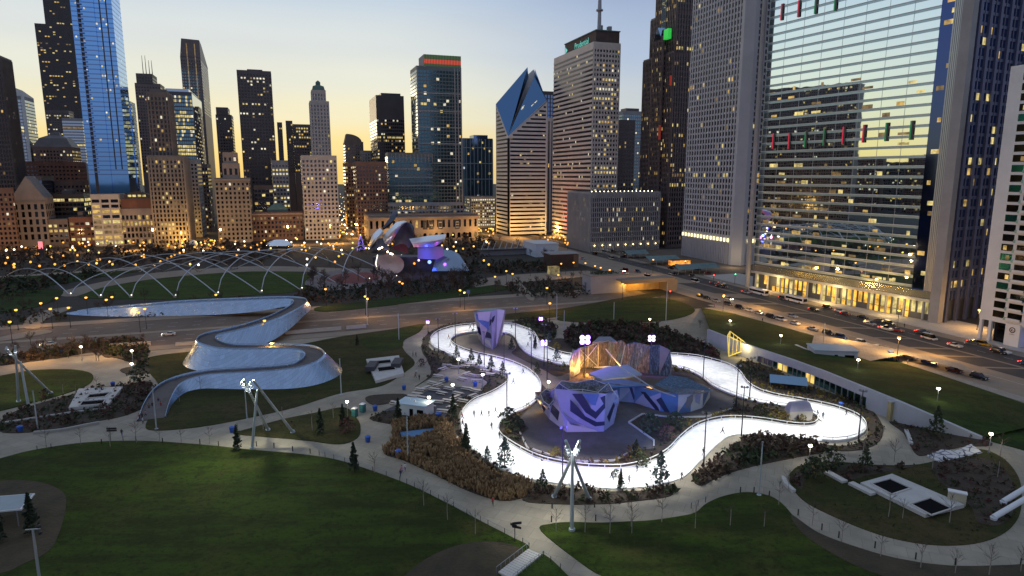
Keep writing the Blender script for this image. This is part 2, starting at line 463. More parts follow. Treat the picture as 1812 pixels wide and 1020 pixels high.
s_brick = S(BRICK, G_DARK, 3.2, 3.8, .5, .52, lit=.16)
s_pale = S(STONE_L, G_DARK, 3.3, 3.9, .48, .55, lit=.12)
s_blue = S(G_BLUED, G_BLUE, 1.6, 3.8, .94, .7, lit=.06, pal=(2,3,5))

# -- far left
b = Bld('ribbed_tower', 'dark ribbed office slab cut off by the left edge of the photo', w=700, xl=-70, xm=16, xr=36, yref=230, ytop=100, yvis=340)
b.tier(0, b.h, S(DARKW, G_BLACK, 2.2, 3.8, .6, .6, lit=.035, fin=.5, finw=.6)); b.finish()
b = Bld('slant_roof_tower', 'glass tower with a white slanted roof edge beside the dark ribbed slab', w=900, xl=20, xm=47, xr=76, yref=220, ytop=172, yvis=270)
b.tier(0, b.h, S(GREYC, G_SKY, 3.0, 3.7, .8, .7, lit=.14, pal=(2,3)))
mb = MB(); mb.v = [(0,0,b.h),(b.w,0,b.h),(b.w,b.d,b.h),(0,b.d,b.h),(0,0,b.h+13),(b.w,0,b.h+7),(b.w,b.d,b.h+2),(0,b.d,b.h+9)]
mb.f = [(0,1,5,4),(1,2,6,5),(2,3,7,6),(3,0,4,7),(4,5,6,7)]; mb.m = [0]*5; b.add('roof', mb, WHITEC)
b.box('corner_pier', b.w-2, b.w+.6, -.6, 1.2, 0, b.h+6, WHITEC); b.finish()
b = Bld('bundled_tube_skyscraper', 'black stepped skyscraper rising out of frame behind the tall blue tower', w=1500, xl=70, xm=160, xr=170, yref=120, ytop=-190, yvis=260, depth=70, cat='skyscraper')
sw = S(BLACKW, G_BLACK, 4.6, 4.2, .7, .5, lit=.13, pal=(1,4,2), rows=.22, ind=False)
x1 = b.x_at(88, 120); zA = b.z(48); zB = b.z(195); x2 = b.x_at(84, 190)
b.tier(0, zA, sw, 0, b.w); b.tier(zA, b.z(-190), sw, x1, b.w, 4, 66, name='upper_tube')
b.finish()
b = Bld('stepped_low_tower', 'dark brown lower block at the foot of the black stepped skyscraper', w=1400, xl=83, xm=124, xr=140, yref=220, ytop=197, yvis=250, depth=30)
b.tier(0, b.h, S(DARKW, G_BLACK, 4, 4, .6, .5, lit=.2, pal=(3,2))); b.finish()
b = Bld('pale_glass_block', 'pale glass block with level bands beside the tall blue tower', w=1150, xl=112, xm=148, xr=160, yref=235, ytop=211, yvis=265, depth=30)
b.tier(0, b.h, S(GREYC, G_SKY, 30, 4.2, 1.0, .6, lit=.05)); b.finish()
b = Bld('domed_block', 'dark office block with a hipped crown left of the tall blue tower', w=900, xl=58, xm=128, xr=150, yref=270, ytop=262, yvis=300)
b.tier(0, b.h, s_brick)
mb = MB(); q = lambda i, z: [(i,i,z),(b.w-i,i,z),(b.w-i,b.d-i,z),(i,b.d-i,z)]
mb.loft([q(0,b.h+1), q(6,b.h+11), q(14,b.h+15), q(16,b.h+19)], 0, True, False, True); b.add('roof', mb, DARKW); b.finish()
simple('brick_office', 'long plain brown brick office behind the gabled club', 800, 40, 138, 160, 288, 330, S(REDBR, G_DARK, 3.6, 4, .5, .4, lit=.03))
simple('brick_office', 'dark brown stepped block just left of the foot of the blue tower', 720, 100, 150, 166, 322, 390, S(BRICK, G_DARK, 3.4, 3.9, .5, .5, lit=.1), depth=20)
simple('mirror_block', 'small dark blue glass block behind the gabled club', 690, 54, 78, 100, 314, 390, S(DARKW, G_BLUED, 3, 3.8, .9, .8, lit=.02))
simple('dark_office', 'dark glass block with one lit top floor beside the blue tower', 670, 88, 150, 168, 345, 390, S(BLACKW, G_BLACK, 3, 4, .9, .6, lit=.25, pal=(2,), rows=.3), top=[(.3,.6,4)])
# -- the tall blue tower
b = Bld('blue_glass_tower', 'tall blue mirrored glass tower rising out of frame', w=672, xl=153, xm=223, xr=246, yref=270, ytop=-60, yvis=345, cat='skyscraper')
mb = MB(); xs = b.w*.15
def slab(mb, x0, x1, y0, y1, z0, z1, mi=0): mb.box(x0, x1, y0, y1, z0, z1, mi, 'b')
slab(mb, 0, b.w*.56, 0, b.d, 0, b.h); slab(mb, b.w*.56, b.w, 1.2, b.d*.62, 0, b.h); slab(mb, b.w*.6, b.w*1.02, b.d*.62, b.d, 0, b.z(172)); b.add('shaft', mb, G_BLUE)
mb = MB(); k = 0; z = 60.0
while z < b.h:
    mb.box(-.12, b.w*.56+.1, -.12, b.d, z, z+.9); mb.box(b.w*.56+.1, b.w+.12, 1.08, b.d*.62, z, z+.9)
    if z < b.z(172)-2: mb.box(b.w*.6, b.w*1.02+.12, b.d*.62, b.d+.1, z, z+.9)
    z += 3.9
b.add('spandrel_band', mb, G_BLUED)
mb = MB(); mb.box(xs, xs+2.2, -.35, .3, 40, b.h); b.add('balcony_slot', mb, BLACKW)
mb = MB(); z = 62
while z < b.h: mb.box(xs-.1, xs+3.6, -1.5, -.36, z, z+1.1); z += 3.9
b.add('balcony', mb, G_BLUED)['kind'] = 'stuff'
for fx in (.68, .84):
    mb = MB(); mb.box(b.w*fx, b.w*fx+.9, .9, 1.3, b.z(300), b.h); b.add('slot', mb, BLACKW)
for i in range(60):
    f = b.rnd.choice('EEEN'); u = b.rnd.uniform(1.5, (b.w if f == 'E' else b.d*.6)-1.5); zz = 61+3.9*b.rnd.randrange(3, 45)+2.3
    o = link('window', pane_mesh(G_DARK, b.rnd.choice((3,5,3,2))), b.e, (u, -.16 if u < b.w*.55 else 1.0, zz) if f == 'E' else (b.w+.16,u,zz), 0 if f == 'E' else math.pi/2); o.scale = (1.2,1,1.5)
# -- behind and right of it
b = Bld('mast_tower', 'brown tower with four thin masts on its roof', w=1000, xl=243, xm=288, xr=297, yref=200, ytop=136, yvis=280)
b.tier(0, b.z(150), S(BRONZE, G_BLACK, 3.4, 3.9, .5, .5, lit=.12)); b.tier(b.z(150), b.z(133), S(DARKW, G_BLACK, 3.4, 3.9, .5, .5, lit=.02), b.w*.08, b.w*.72, name='crown')
for fx in (.3,.42,.55,.66):
    mb = MB(); mb.tube([(b.w*fx,b.d*.4,b.z(134)),(b.w*fx,b.d*.4,b.z(97 if fx < .5 else 105))], [.6,.25], 5); b.add('antenna', mb, DARKW)
b.finish()
b = Bld('slant_top_tower', 'dark tower with a sloping right shoulder and light seams', w=1000, xl=321, xm=357, xr=381, yref=130, ytop=72, yvis=180)
st = S(BRONZE, G_BLACK, 3.2, 3.9, .55, .5, lit=.03)
b.tier(0, b.z(103), st); mb = MB(); zt, zs = b.z(70), b.z(103)
mb.v = [(0,0,zs),(b.w,0,zs),(b.w,b.d,zs),(0,b.d,zs),(b.w*.12,0,zt),(b.w,0,zt-1),(b.w,b.d*.25,zt-4),(b.w*.12,b.d*.25,zt)]
mb.f = [(0,1,5,4),(1,2,6,5),(2,3,7,6),(3,0,4,7),(4,5,6,7)]; mb.m = [0]*5; b.add('roof', mb, BRONZE)
for fx in (.33,.72):
    mb = MB(); mb.box(b.w*fx, b.w*fx+1.2, -.3, .2, 60, zt-6); b.add('seam', mb, LIT[3])
b.finish()
b = Bld('glass_office', 'bright glass office with yellow lit floors left and blue glass right', w=800, xl=297, xm=344, xr=386, yref=230, ytop=165, yvis=290)
b.tier(0, b.h, S(MULLD, G_TEAL, 2.2, 4.0, .85, .66, lit=.75, pal=(2,3,2,2), rows=.5), faces='E')
mb = MB(); mb.box(b.w, b.w+.3, .2, b.d, 40, b.h-.5); b.add('glass_wall', mb, G_SKY)
b.rnd.seed(5)
for k in range(99):
    o = link('window', pane_mesh(G_DARK, b.rnd.choice((2,3,2))), b.e, (b.w+.34, b.rnd.uniform(2,b.d-2), 42+4*b.rnd.randrange(0,24)), math.pi/2); o.scale = (b.rnd.choice((2,3.5)),1,1.4)
mb = MB(); mb.box(1, b.w*.9, .5, b.d*.9, b.h, b.h+4); b.add('crown', mb, G_SKY); b.finish()
# -- the wall of buildings along the avenue, left part
b = simple('corner_block', 'dark narrow block at the far left end of the avenue', 620, -30, 26, 30, 335, 432, s_brick)
b = Bld('gabled_club', 'stone clubhouse with a steep pointed gable', w=640, xl=24, xm=82, xr=84, yref=380, ytop=352, yvis=436, depth=22)
b.tier(0, b.h, S(STONE_P, G_DARK, 4.4, 6.2, .45, .7, lit=.14, top=3.5))
mb = MB(); zt = b.z(312); mb.v = [(0,0,b.h+1),(b.w,0,b.h+1),(b.w*.5,0,zt),(0,b.d,b.h+1),(b.w,b.d,b.h+1),(b.w*.5,b.d,zt)]
mb.f = [(0,1,2),(5,4,3),(1,4,5,2),(0,2,5,3)]; mb.m = [0,0,1,1]; b.add('roof', mb, [STONE_P, DARKW])
mb = MB(); mb.box(-.5, b.w+.5, -.6, -.02, b.h-2.2, b.h-1.2); b.add('cornice', mb, STONE); b.finish()
simple('low_shop', 'low pale stone block right of the gabled club', 642, 86, 122, 124, 390, 436, S(STONE_D, G_DARK, 3.4, 4.2, .6, .5, lit=.25), depth=20)
simple('low_shop', 'low red brick block with tan lit windows', 642, 124, 170, 172, 386, 436, S(REDBR, G_DARK, 3.6, 4.4, .7, .5, lit=.4), depth=20, top=[(.3,.5,5)])
simple('loft_building', 'white framed loft with wide yellow lit windows', 638, 164, 214, 218, 346, 432, S(STONE_L, G_DARK, 6.6, 4.4, .78, .6, lit=.62, pal=(1,2,2,4), rows=.5), depth=24)
b = Bld('athletic_club', 'ornate stone club with tall amber windows under a dark arched sign', w=640, xl=215, xm=272, xr=275, yref=390, ytop=371, yvis=432, depth=24)
b.tier(0, b.h, S(STONE_P, G_DARK, 3.0, 5.2, .6, .7, lit=.45, pal=(1,2), top=4)); b.box('attic', .5, b.w-.5, 1, b.d-1, b.h+.06, b.z(352), REDBR)
mb = MB(); zz = b.z(351); pts = [(-10,0),(-10,3),(-6,4.6),(0,6),(6,4.6),(10,3),(10,0)]
mb.loft([[(b.w*.55+x, yy, zz+z) for x, z in pts] for yy in (0.5, 2.5)], 0, True, True, True); b.add('roof_sign', mb, BLACKW)
mb = MB()
for i, x in enumerate((-7,-3.5,.5,4)): mb.box(b.w*.55+x, b.w*.55+x+2.6, .3, .48, zz+1.2, zz+3)
b.add('sign_lamp', mb, LIT[1]); b.finish()
b = Bld('setback_tower', 'tall stone setback tower with vertical piers beside the lit street', w=632, xl=268, xm=333, xr=342, yref=370, ytop=278, yvis=434)
st = S(STONE, G_BLACK, 3.0, 3.8, .5, .6, lit=.28, fin=.5, finw=1.3, pal=(1,2,2,4))
b.tier(0, b.h, st, name='base'); b.tier(b.h, b.z(166), S(STONE_D, G_BLACK, 3.0, 3.8, .5, .6, lit=.12, fin=.4, finw=1.2), b.w*.12, b.w*.72, 3, b.d*.8, name='upper_shaft')
b.box('crown', b.w*.2, b.w*.64, 6, b.d*.6, b.z(166)+1.1, b.z(158), STONE_D); b.finish()
# -- the amber street and what lines it
simple('slate_block', 'blue grey block on the left side of the amber street', 700, 336, 354, 368, 284, 430, S(GREYC, G_DARK, 3, 3.8, .5, .5, lit=.04))
simple('dark_office', 'dark block with scattered lights beside the amber street', 760, 352, 372, 384, 292, 430, S(DARKW, G_BLACK, 3, 3.8, .5, .5, lit=.25))
b = Bld('stepped_tower', 'dark stepped tower between the bright glass office and the broad dark slab', w=950, xl=384, xm=412, xr=420, yref=240, ytop=205, yvis=300)
b.tier(0, b.h, S(DARKW, G_BLACK, 3.2, 3.9, .5, .5, lit=.16)); b.tier(b.h, b.z(192), S(DARKW, G_BLACK, 3.2, 3.9, .5, .5, lit=.1), b.w*.05, b.w*.8, name='crown'); b.finish()
b = Bld('belvedere_tower', 'tan stone tower topped by a square belvedere', w=632, xl=383, xm=444, xr=447, yref=370, ytop=317, yvis=432, depth=26)
b.tier(0, b.h, S(STONE, G_BLACK, 3.4, 4.0, .46, .55, lit=.12)); b.tier(b.h, b.z(291), S(STONE_P, G_BLACK, 5, 8, .5, .7, lit=.15), b.w*.25, b.w*.72, 2, 20, name='belvedere')
b.tier(b.z(291), b.z(272), S(STONE_P, G_BLACK, 4, 5, .45, .6, lit=.05), b.w*.28, b.w*.69, 3, 18, name='crown')
mb = MB(); mb.box(-.8, b.w+.8, -.8, -.02, b.h-1.5, b.h-.2); b.add('cornice', mb, STONE_P); b.finish()
b = Bld('broad_slab', 'broad dark office slab with a raised penthouse standing against the yellow sky', w=900, xl=425, xm=485, xr=492, yref=220, ytop=128, yvis=290)
b.tier(0, b.h, S(DARKW, G_BLACK, 3.6, 3.9, .55, .5, lit=.16, pal=(3,4,2))); b.box('penthouse', b.w*.3, b.w*.75, 3, b.d*.7, b.h+.06, b.z(124), DARKW); b.finish()
b = Bld('rear_block', 'small dark block just right of the broad dark slab', w=1100, xl=492, xm=501, xr=504, yref=250, ytop=218, yvis=300, depth=20)
b.tier(0, b.h, s_dark); b.finish()
simple('dark_office', 'dark office with yellow windows behind the brick hotel', 720, 446, 482, 492, 282, 375, S(BLACKW, G_BLACK, 3, 3.8, .6, .5, lit=.28, pal=(1,2,4)))
simple('pale_office', 'pale blue grey office with rows of lit windows', 690, 483, 512, 534, 286, 372, S(GREYC, G_DARK, 3, 3.9, .6, .5, lit=.3, pal=(2,3), rows=.3))
simple('lit_office', 'low office with wide yellow windows above the brick hotel', 680, 450, 484, 486, 330, 376, S(DARKW, G_DARK, 3.6, 4, .8, .6, lit=.6, pal=(2,2,1)), depth=14)
b = Bld('brick_hotel', 'wide low brick block with a pyramid roof lantern', w=640, xl=447, xm=537, xr=540, yref=400, ytop=377, yvis=432, depth=26)
b.tier(0, b.h, S(BRICK, G_DARK, 3.2, 4, .5, .55, lit=.3, pal=(1,2,3,4)))
mb = MB(); xc = b.w*.5; zz = b.h; mb.loft([[(xc-9,6,zz),(xc+9,6,zz),(xc+9,20,zz),(xc-9,20,zz)],[(xc-9,6,zz+4),(xc+9,6,zz+4),(xc+9,20,zz+4),(xc-9,20,zz+4)],[(xc-3,11,zz+8),(xc+3,11,zz+8),(xc+3,15,zz+8),(xc-3,15,zz+8)]], 0, True, False, True); b.add('roof_lantern', mb, PATINA)
mb = MB(); mb.box(-.7, b.w+.7, -.7, -.02, b.h-1.4, b.h-.1); b.add('cornice', mb, STONE_P); b.finish()
b = Bld('twin_office', 'dark office with a lit upper hall between the slab and the spired tower', w=950, xl=507, xm=551, xr=554, yref=245, ytop=222, yvis=280, depth=24)
b.tier(0, b.h, S(DARKW, G_BLACK, 3.4, 4, .6, .5, lit=.3, pal=(2,1)), b.w*.28, b.w); b.tier(0, b.z(216), s_dark, 0, b.w*.27, 2, 20, name='wing'); b.finish()
# -- the spired tower and its pale base
b = Bld('spired_tower', 'slender pale gothic tower with a pointed spire', w=760, xl=549, xm=550, xr=584, yref=220, ytop=180, yvis=280, depth=18)
st = S(STONE_L, G_DARK, 3.2, 3.9, .42, .6, lit=.05, fin=.4, finw=1.3)
b.tier(0, b.h, st); zc = b.z(160); b.tier(b.h, zc, st, b.w*.12, b.w*.86, 2, 15, name='upper_shaft')
mb = MB(); cx, cy = b.w*.49, 8.5
def sq(r, z): return [(cx-r,cy-r,z),(cx+r,cy-r,z),(cx+r,cy+r,z),(cx-r,cy+r,z)]
mb.loft([sq(b.w*.33,zc+1), sq(b.w*.28,zc+5), sq(b.w*.12,b.z(149)), sq(b.w*.12,b.z(143.5)), sq(.2,b.z(140))], 0, True, False, True); b.add('spire', mb, PATINA); b.finish()
simple('pale_block', 'pale terracotta block with even windows below the spired tower', 636, 536, 537, 599, 277, 430, S(STONE_L, G_DARK, 3.4, 3.9, .5, .55, lit=.16, pal=(2,3,4)), depth=40)
# -- right of the gap in the skyline (south sides show)
b = Bld('rounded_tower', 'small tower with a half rounded top at the yellow gap in the skyline', w=900, xl=609, xm=611, xr=641, yref=270, ytop=252, yvis=300, depth=26)
b.tier(0, b.h, S(STONE_D, G_DARK, 3, 3.8, .5, .5, lit=.12), roof=False)
mb = MB(); r = b.w; arc = [(0,b.h)]+[(r*(.12+.0)+ (r*.88)*math.sin(t*math.pi/16), b.h+ (b.z(237)-b.h)*math.cos(t*math.pi/16)) for t in range(0,9)]+[(r,b.h)]
mb.loft([[(x,y,z) for x,z in arc] for y in (0,20)], 0, True, True, True); b.add('roof', mb, STONE_D); b.finish()
simple('stubby_block', 'small block with a chimney left of the black lit tower', 860, 640, 641, 660, 268, 300, S(GREYC, G_DARK, 3, 3.8, .5, .5, lit=.1), depth=20, top=[(.05,.2,12)])
simple('narrow_block', 'dark narrow block on the right side of the amber avenue', 760, 612, 613, 636, 290, 400, S(BRICK, G_DARK, 3, 3.8, .5, .5, lit=.22), depth=30)
b = Bld('black_lit_tower', 'black tower with bands of yellow lit floors', w=800, xl=655, xm=667, xr=716, yref=230, ytop=170, yvis=300)
b.tier(0, b.h, S(BLACKW, G_BLACK, 2.4, 3.9, .7, .5, lit=.26, pal=(2,1,3,4), rows=.3, top=26)); b.box('penthouse', b.w*.2, b.w*.9, 3, b.d*.8, b.h+.06, b.h+4, BLACKW); b.finish()
simple('brick_apartments', 'brown brick block with scattered lights left of the green glass tower', 640, 628, 632, 686, 288, 400, S(BRICK, G_DARK, 3, 3.7, .5, .52, lit=.22, pal=(1,3,4)), depth=30)
# -- green glass tower with the red and green crown
b = Bld('green_glass_tower', 'tall green glass tower with a red and green lit crown', w=670, xl=729, xm=740, xr=818, yref=250, ytop=118, yvis=385, cat='skyscraper')
st = S(pbr('teal_grey_wall', (.13,.16,.175), .6, var=.1), mirror('dusk_teal_glass', (.09,.19,.26), .08, .02), 3.2, 3.5, .82, .72, lit=.09, pal=(3,2,1))
b.tier(0, b.h, st); 
for fx in (.0, .83, .90, .97):
    mb = MB(); mb.box(b.w*fx, b.w*fx+1.1, -.6, -.05, b.zvis-5, b.h); b.add('pier', mb, GREYC)
mb = MB()
for py in (165,197,226,255,290,330): mb.box(b.w*.0, b.w*.97, -.4, -.05, b.z(py), b.z(py)+1.1)
b.add('floor_band', mb, GREYC)
x0 = b.w*.17; zt = b.z(95)
CR_R = lamp_mat('crown_red_light', (.80,.09,.04), .75); CR_G = lamp_mat('crown_green_light', (.10,.20,.06), .4)
b.box('crown', x0, b.w, 1, b.d*.8, b.h+1.1, zt, GREYC)
hh = (zt-b.h-1.2); mb = MB(); mb.box(x0+.3, b.w-.3, .8, .98, b.h+1.2+hh*.22, b.h+1.2+hh*.6); b.add('crown_lamp', mb, CR_R)
mb = MB(); mb.box(x0+.3, b.w-.3, .8, .98, b.h+1.2+hh*.62, zt-.3); mb.box(x0+.3, b.w-.3, .8, .98, b.h+1.2, b.h+1.2+hh*.2); b.add('crown_lamp', mb, CR_G)
mb = MB()
for i in range(24): mb.box(x0+i*(b.w-x0)/24, x0+i*(b.w-x0)/24+.5, .5, .78, b.h+1.1, zt)
b.add('crown_grille', mb, MULLD); b.finish()
b = Bld('green_glass_wing', 'lower green glass wing with white piers in front of the crowned tower', w=650, xl=685, xm=688, xr=766, yref=330, ytop=272, yvis=385, depth=18)
b.tier(0, b.h, st)
mb = MB()
for i in range(13): mb.box(b.w*i/12-.35, b.w*i/12+.35, -.6, -.05, b.z(287), b.h)
for py in (300,315,330,345,360): mb.box(0, b.w, -.4, -.05, b.z(py), b.z(py)+.9)
b.add('pier', mb, GREYC); b.finish()
b = Bld('podium_block', 'white framed podium below the green glass tower', w=628, xl=686, xm=690, xr=820, yref=370, ytop=362, yvis=385, depth=14)
b.tier(0, b.h, S(GREYC, G_DARK, 3.5, 5, .7, .6, lit=.1, pal=(3,4), top=1)); b.finish()
# -- the long library with banners
b = Bld('cultural_hall', 'long low stone hall with arches and number banners lit amber from below', w=604, xl=650, xm=652, xr=846, yref=400, ytop=384, yvis=425, depth=34)
b.tier(0, b.h, S(STONE_P, G_DARK, 5.2, 9, .42, .78, lit=.12, pal=(1,4), top=3.2, bot=8.5, ind=True), roof=False)
b.box('cornice', -1, b.w+1, -1.2, -.03, b.h-2.6, b.h-1.2, STONE_P); b.box('roof', .5, b.w-.5, .5, b.d, b.h, b.h+1.2, STONE_D)
mb = MB()
for i in range(int(b.w/5.2)):
    x = (i+.5)*b.w/int(b.w/5.2)
    pts = [(x-1.5,1.0),(x-1.5,4.6)]+[(x+1.5*math.cos(t), 4.6+1.5*math.sin(t)) for t in [math.pi*(1-k/6) for k in range(1,6)]]+[(x+1.5,4.6),(x+1.5,1.0)]
    mb.face([(q[0], -.06, q[1]) for q in pts], 0 if b.rnd.random() < .55 else 1)
b.add('arched_doorway', mb, [G_BLACK, LIT[3]])['kind'] = 'stuff'
DIG = {'1': [(0,-1,1)], '4': None}
bann = pbr('banner_cloth', (.55,.55,.55), .9)
def seg_digit(mb, x, z, s, segs, y=-.3):
    P = {'a':(0,1,1,1),'b':(1,1,1,.5),'c':(1,.5,1,0),'d':(0,0,1,0),'e':(0,0,0,.5),'f':(0,.5,0,1),'g':(0,.5,1,.5),'k':(.1,1,.0,.4),'i':(.5,0,.5,1)}
    for q in segs:
        x0,z0,x1,z1 = P[q]; mb.bar((x+x0*s*.6,y,z+z0*s),(x+x1*s*.6,y,z+z1*s), .1, s*.16)
for px, segs in ((752,'i'),(763,'fgbci'),(779,'abcdef'),(809,'abcdefg')):
    x = b.x_at(px, 393); mb = MB(); mb.box(x-2.1, x+2.1, -.25, -.1, 9.5, 18); ban = b.add('banner', mb, pbr('banner_dark', (.05,.05,.06), .9))
    mb = MB(); seg_digit(mb, x-1.5, 11, 5, segs); mb.build('digit', bann, ban)
b.finish()
# -- blue glass apartments and lit garage
b = Bld('blue_apartments', 'blue glass apartment tower with three stepped tops', w=830, xl=816, xm=819, xr=872, yref=300, ytop=240, yvis=350, depth=26)
st = S(G_BLUED, G_TEAL, 3.2, 3.6, .7, .75, lit=.07, pal=(2,1,5))
b.tier(0, b.z(246), st); b.tier(b.z(246), b.h, st, b.w*.38, b.w*.85, 2, 22, name='crown')
mb = MB()
for i in range(9): mb.box(b.w*i/8-.4, b.w*i/8+.4, -.5, -.05, b.zvis-5, b.z(246))
for py in (262,290,318): mb.box(0, b.w, -.4, -.05, b.z(py), b.z(py)+.9)
b.add('pier', mb, pbr('pier_blue_grey', (.22,.27,.30), .7)); b.finish()
b = Bld('parking_garage', 'white lit open parking garage below the blue apartments', w=720, xl=832, xm=834, xr=876, yref=365, ytop=350, yvis=402, depth=30)
b.tier(0, b.h, S(GREYC, G_DARK, 2.6, 3.2, .6, .5, lit=.8, pal=(3,3,2), top=1)); b.finish()
def text_mesh(body, size, name='lettering', extrude=0.02):
    cu = bpy.data.curves.new(name, 'FONT'); cu.body = body; cu.size = size; cu.extrude = extrude; cu.align_x = 'CENTER'; cu.resolution_u = 2
    o = bpy.data.objects.new('tmp_text', cu); COL.objects.link(o)
    dg = bpy.context.evaluated_depsgraph_get(); me = bpy.data.meshes.new_from_object(o.evaluated_get(dg)); me.name = name
    bpy.data.objects.remove(o); bpy.data.curves.remove(cu)
    return me
# -- the tower with the split diamond roof
b = Bld('diamond_tower', 'white banded tower with a sloping blue diamond roof split in two peaks', w=612, xl=874, xm=899, xr=968, yref=260, ytop=243, yvis=415, cat='skyscraper')
def loc2z(x, y, py):
    P = b.M @ Vector((x, y, 0)); return zat(P.x, P.y, py)
b.d = b.w*.95
zSE, zSW, zNE, zNW = b.h, loc2z(0, b.d, 186), loc2z(b.w, 0, 180), loc2z(b.w, b.d, 123)
mb = MB()
mb.face([(0,b.d,0),(0,0,0),(0,0,zSE),(0,b.d,zSW)]); mb.face([(0,0,0),(b.w,0,0),(b.w,0,zNE),(0,0,zSE)])
mb.face([(b.w,0,0),(b.w,b.d,0),(b.w,b.d,zNW),(b.w,0,zNE)]); mb.face([(b.w,b.d,0),(0,b.d,0),(0,b.d,zSW),(b.w,b.d,zNW)])
b.add('shaft', mb, WHITEC)
g = 2.2
for nm, P in (('roof', [(0,0,zSE),(b.w-1,0,zNE),(b.w,b.d-g*1.6,zNW-1),(b.w-g*.4,b.d-g*2.2,zNW-9)]), ('roof', [(0,0,zSE),(b.w-g*2.6,b.d-g*.3,zNW-9),(b.w-g*3,b.d,zNW+1),(0,b.d,zSW)])):
    mb = MB(); mb.face([(p[0],p[1],p[2]+.9) for p in P]); mb.face([(p[0],p[1],p[2]) for p in reversed(P)])
    for i in range(4):
        q, r = P[i], P[(i+1)%4]; mb.face([(*q[:2],q[2]),(*r[:2],r[2]),(*r[:2],r[2]+.9),(*q[:2],q[2]+.9)], 1)
    b.add(nm, mb, [mirror('roof_blue_glass', (.10,.20,.36), .10, .04), WHITEC])
mb = MB(); mb.box(-.25, 1.6, -.25, 1.6, 0, zSE-1); b.add('corner_slot', mb, G_BLACK)
z = b.zvis; k = 0
while z < max(zNE, zSW)-3 and k < 95:
    xa = max(2.2, b.w*(z+2-zSE)/(zNE-zSE)+1); ya = max(2.2, b.d*(z+2-zSE)/(zSW-zSE)+1)
    mb = MB()
    if xa < b.w-2: mb.face([(xa,-.1,z),(b.w-1.5,-.1,z),(b.w-1.5,-.1,z+1.6),(xa,-.1,z+1.6)])
    if ya < b.d-2: mb.face([(-.1,b.d-1.5,z),(-.1,ya,z),(-.1,ya,z+1.6),(-.1,b.d-1.5,z+1.6)])
    if mb.f: b.add('window_band', mb, G_BLACK)
    for q in range(int(b.rnd.random()*2.4)):
        xx = b.rnd.uniform(xa, b.w-4) if xa < b.w-5 else None
        if xx:
            mb = MB(); wd = b.rnd.uniform(1.2, 3.6); mb.face([(xx,-.15,z+.2),(xx+wd,-.15,z+.2),(xx+wd,-.15,z+1.7),(xx,-.15,z+1.7)]); b.add('window', mb, b.rnd.choice(LIT))
    z += 3.9; k += 1
for i in range(9):   # lit rooms behind the sloping glass
    t, u = b.rnd.uniform(.15,.8), b.rnd.uniform(.1,.8)
    x = b.w*u; y = b.d*t
    if abs(x/b.w-y/b.d) < .12: continue
    zz = lambda x, y: (zSE+(zNE-zSE)*x/b.w+(zSW-zSE)*y/b.d+1.15)
    mb = MB(); mb.face([(x,y,zz(x,y)),(x+2.6,y,zz(x+2.6,y)),(x+2.6,y+.8,zz(x+2.6,y+.8)),(x,y+.8,zz(x,y+.8))]); b.add('skylight', mb, LIT[2])
# -- slab between the diamond tower and the tower with the mast
b = simple('pink_stone_slab', 'narrow pinkish stone slab squeezed between the diamond tower and the masted tower', 640, 958, 962, 979, 210, 410, S(LIMES, G_BLACK, 3.5, 3.9, .3, .95, lit=.03, fin=.5, finw=1.6), depth=24)
b = Bld('dark_office', 'dark office with lit top windows peeping between the diamond tower and the masted tower', w=700, xl=954, xm=958, xr=984, yref=180, ytop=163, yvis=210, depth=20)
b.tier(0, b.h, S(BLACKW, G_BLUED, 3.4, 4.5, .6, .8, lit=.25, pal=(2,))); b.finish()
# -- masted tower with the sign
b = Bld('masted_tower', 'pale stone office tower with a rooftop mast and a teal sign', w=520, xl=979, xm=1047, xr=1094, yref=240, ytop=76, yvis=410, cat='skyscraper')
b.tier(0, b.h, S(LIMES, G_BLACK, 2.9, 3.9, .56, .5, lit=.24, pal=(2,3,2,1), fin=.35, finw=1.2, top=4, rows=.25), faces='E')
b.tier(0, b.h, S(LIMES, G_BLACK, 1.5, 3.9, .9, .46, lit=.05, pal=(3,2), band=.25, top=4, rows=.06, ind=False), faces='S', name='south_front', x0=-.05, x1=.6, y0=.3, y1=b.d-.02, roof=False)
xx0, xx1 = 3.0, b.w-.6; y0, y1 = 1.5, b.y_at(993, 85)*.97
zt = b.z(53); b.box('penthouse', xx0, xx1, y0, y1, b.h+.06, zt, pbr('penthouse_brown', (.085,.06,.055), .8, var=.2))
b.box('penthouse_roof', xx0-.6, xx1+.6, y0-.6, y1+.6, zt, zt+.8, PATINA)
TEAL = lamp_mat('teal_sign_light', (.10,.62,.50), .8)
me = text_mesh('Prudential', 7.2); me.materials.append(TEAL)
o = link('sign_lettering', me, b.e, (xx0-.12, y0+(y1-y0)*.44, b.h+2.6)); o.rotation_euler = (math.pi/2, 0, -math.pi/2)
mb = MB(); yy = y1-4; mb.face([(xx0-.12,yy+3,b.h+1.6),(xx0-.12,yy-2.2,b.h+4.5),(xx0-.12,yy+3,b.h+8)]); b.add('sign_emblem', mb, TEAL)
P = ray_w(1060, 66, 520+7); mx = P[1]-wn(b.org)[1]
mb = MB(); zb = b.h; mb.tube([(mx,7,zb),(mx,7,b.z(15))], [2.0,1.5], 10); mb.tube([(mx,7,b.z(15)),(mx,7,b.z(15)+1.2)], 3.0, 10); mb.tube([(mx,7,b.z(15)+1.2),(mx,7,b.z(-45))], [1.7,.9], 10)
b.add('mast', mb, pbr('mast_grey', (.33,.34,.38), .5))
b.box('rooftop_plant', mx+8, mx+11, 5, 9, zt+.85, zt+5, GREYC); b.box('rooftop_plant', mx+2.5, mx+4, 8, 11, zt+.85, zt+6, GREYC)
b.finish()
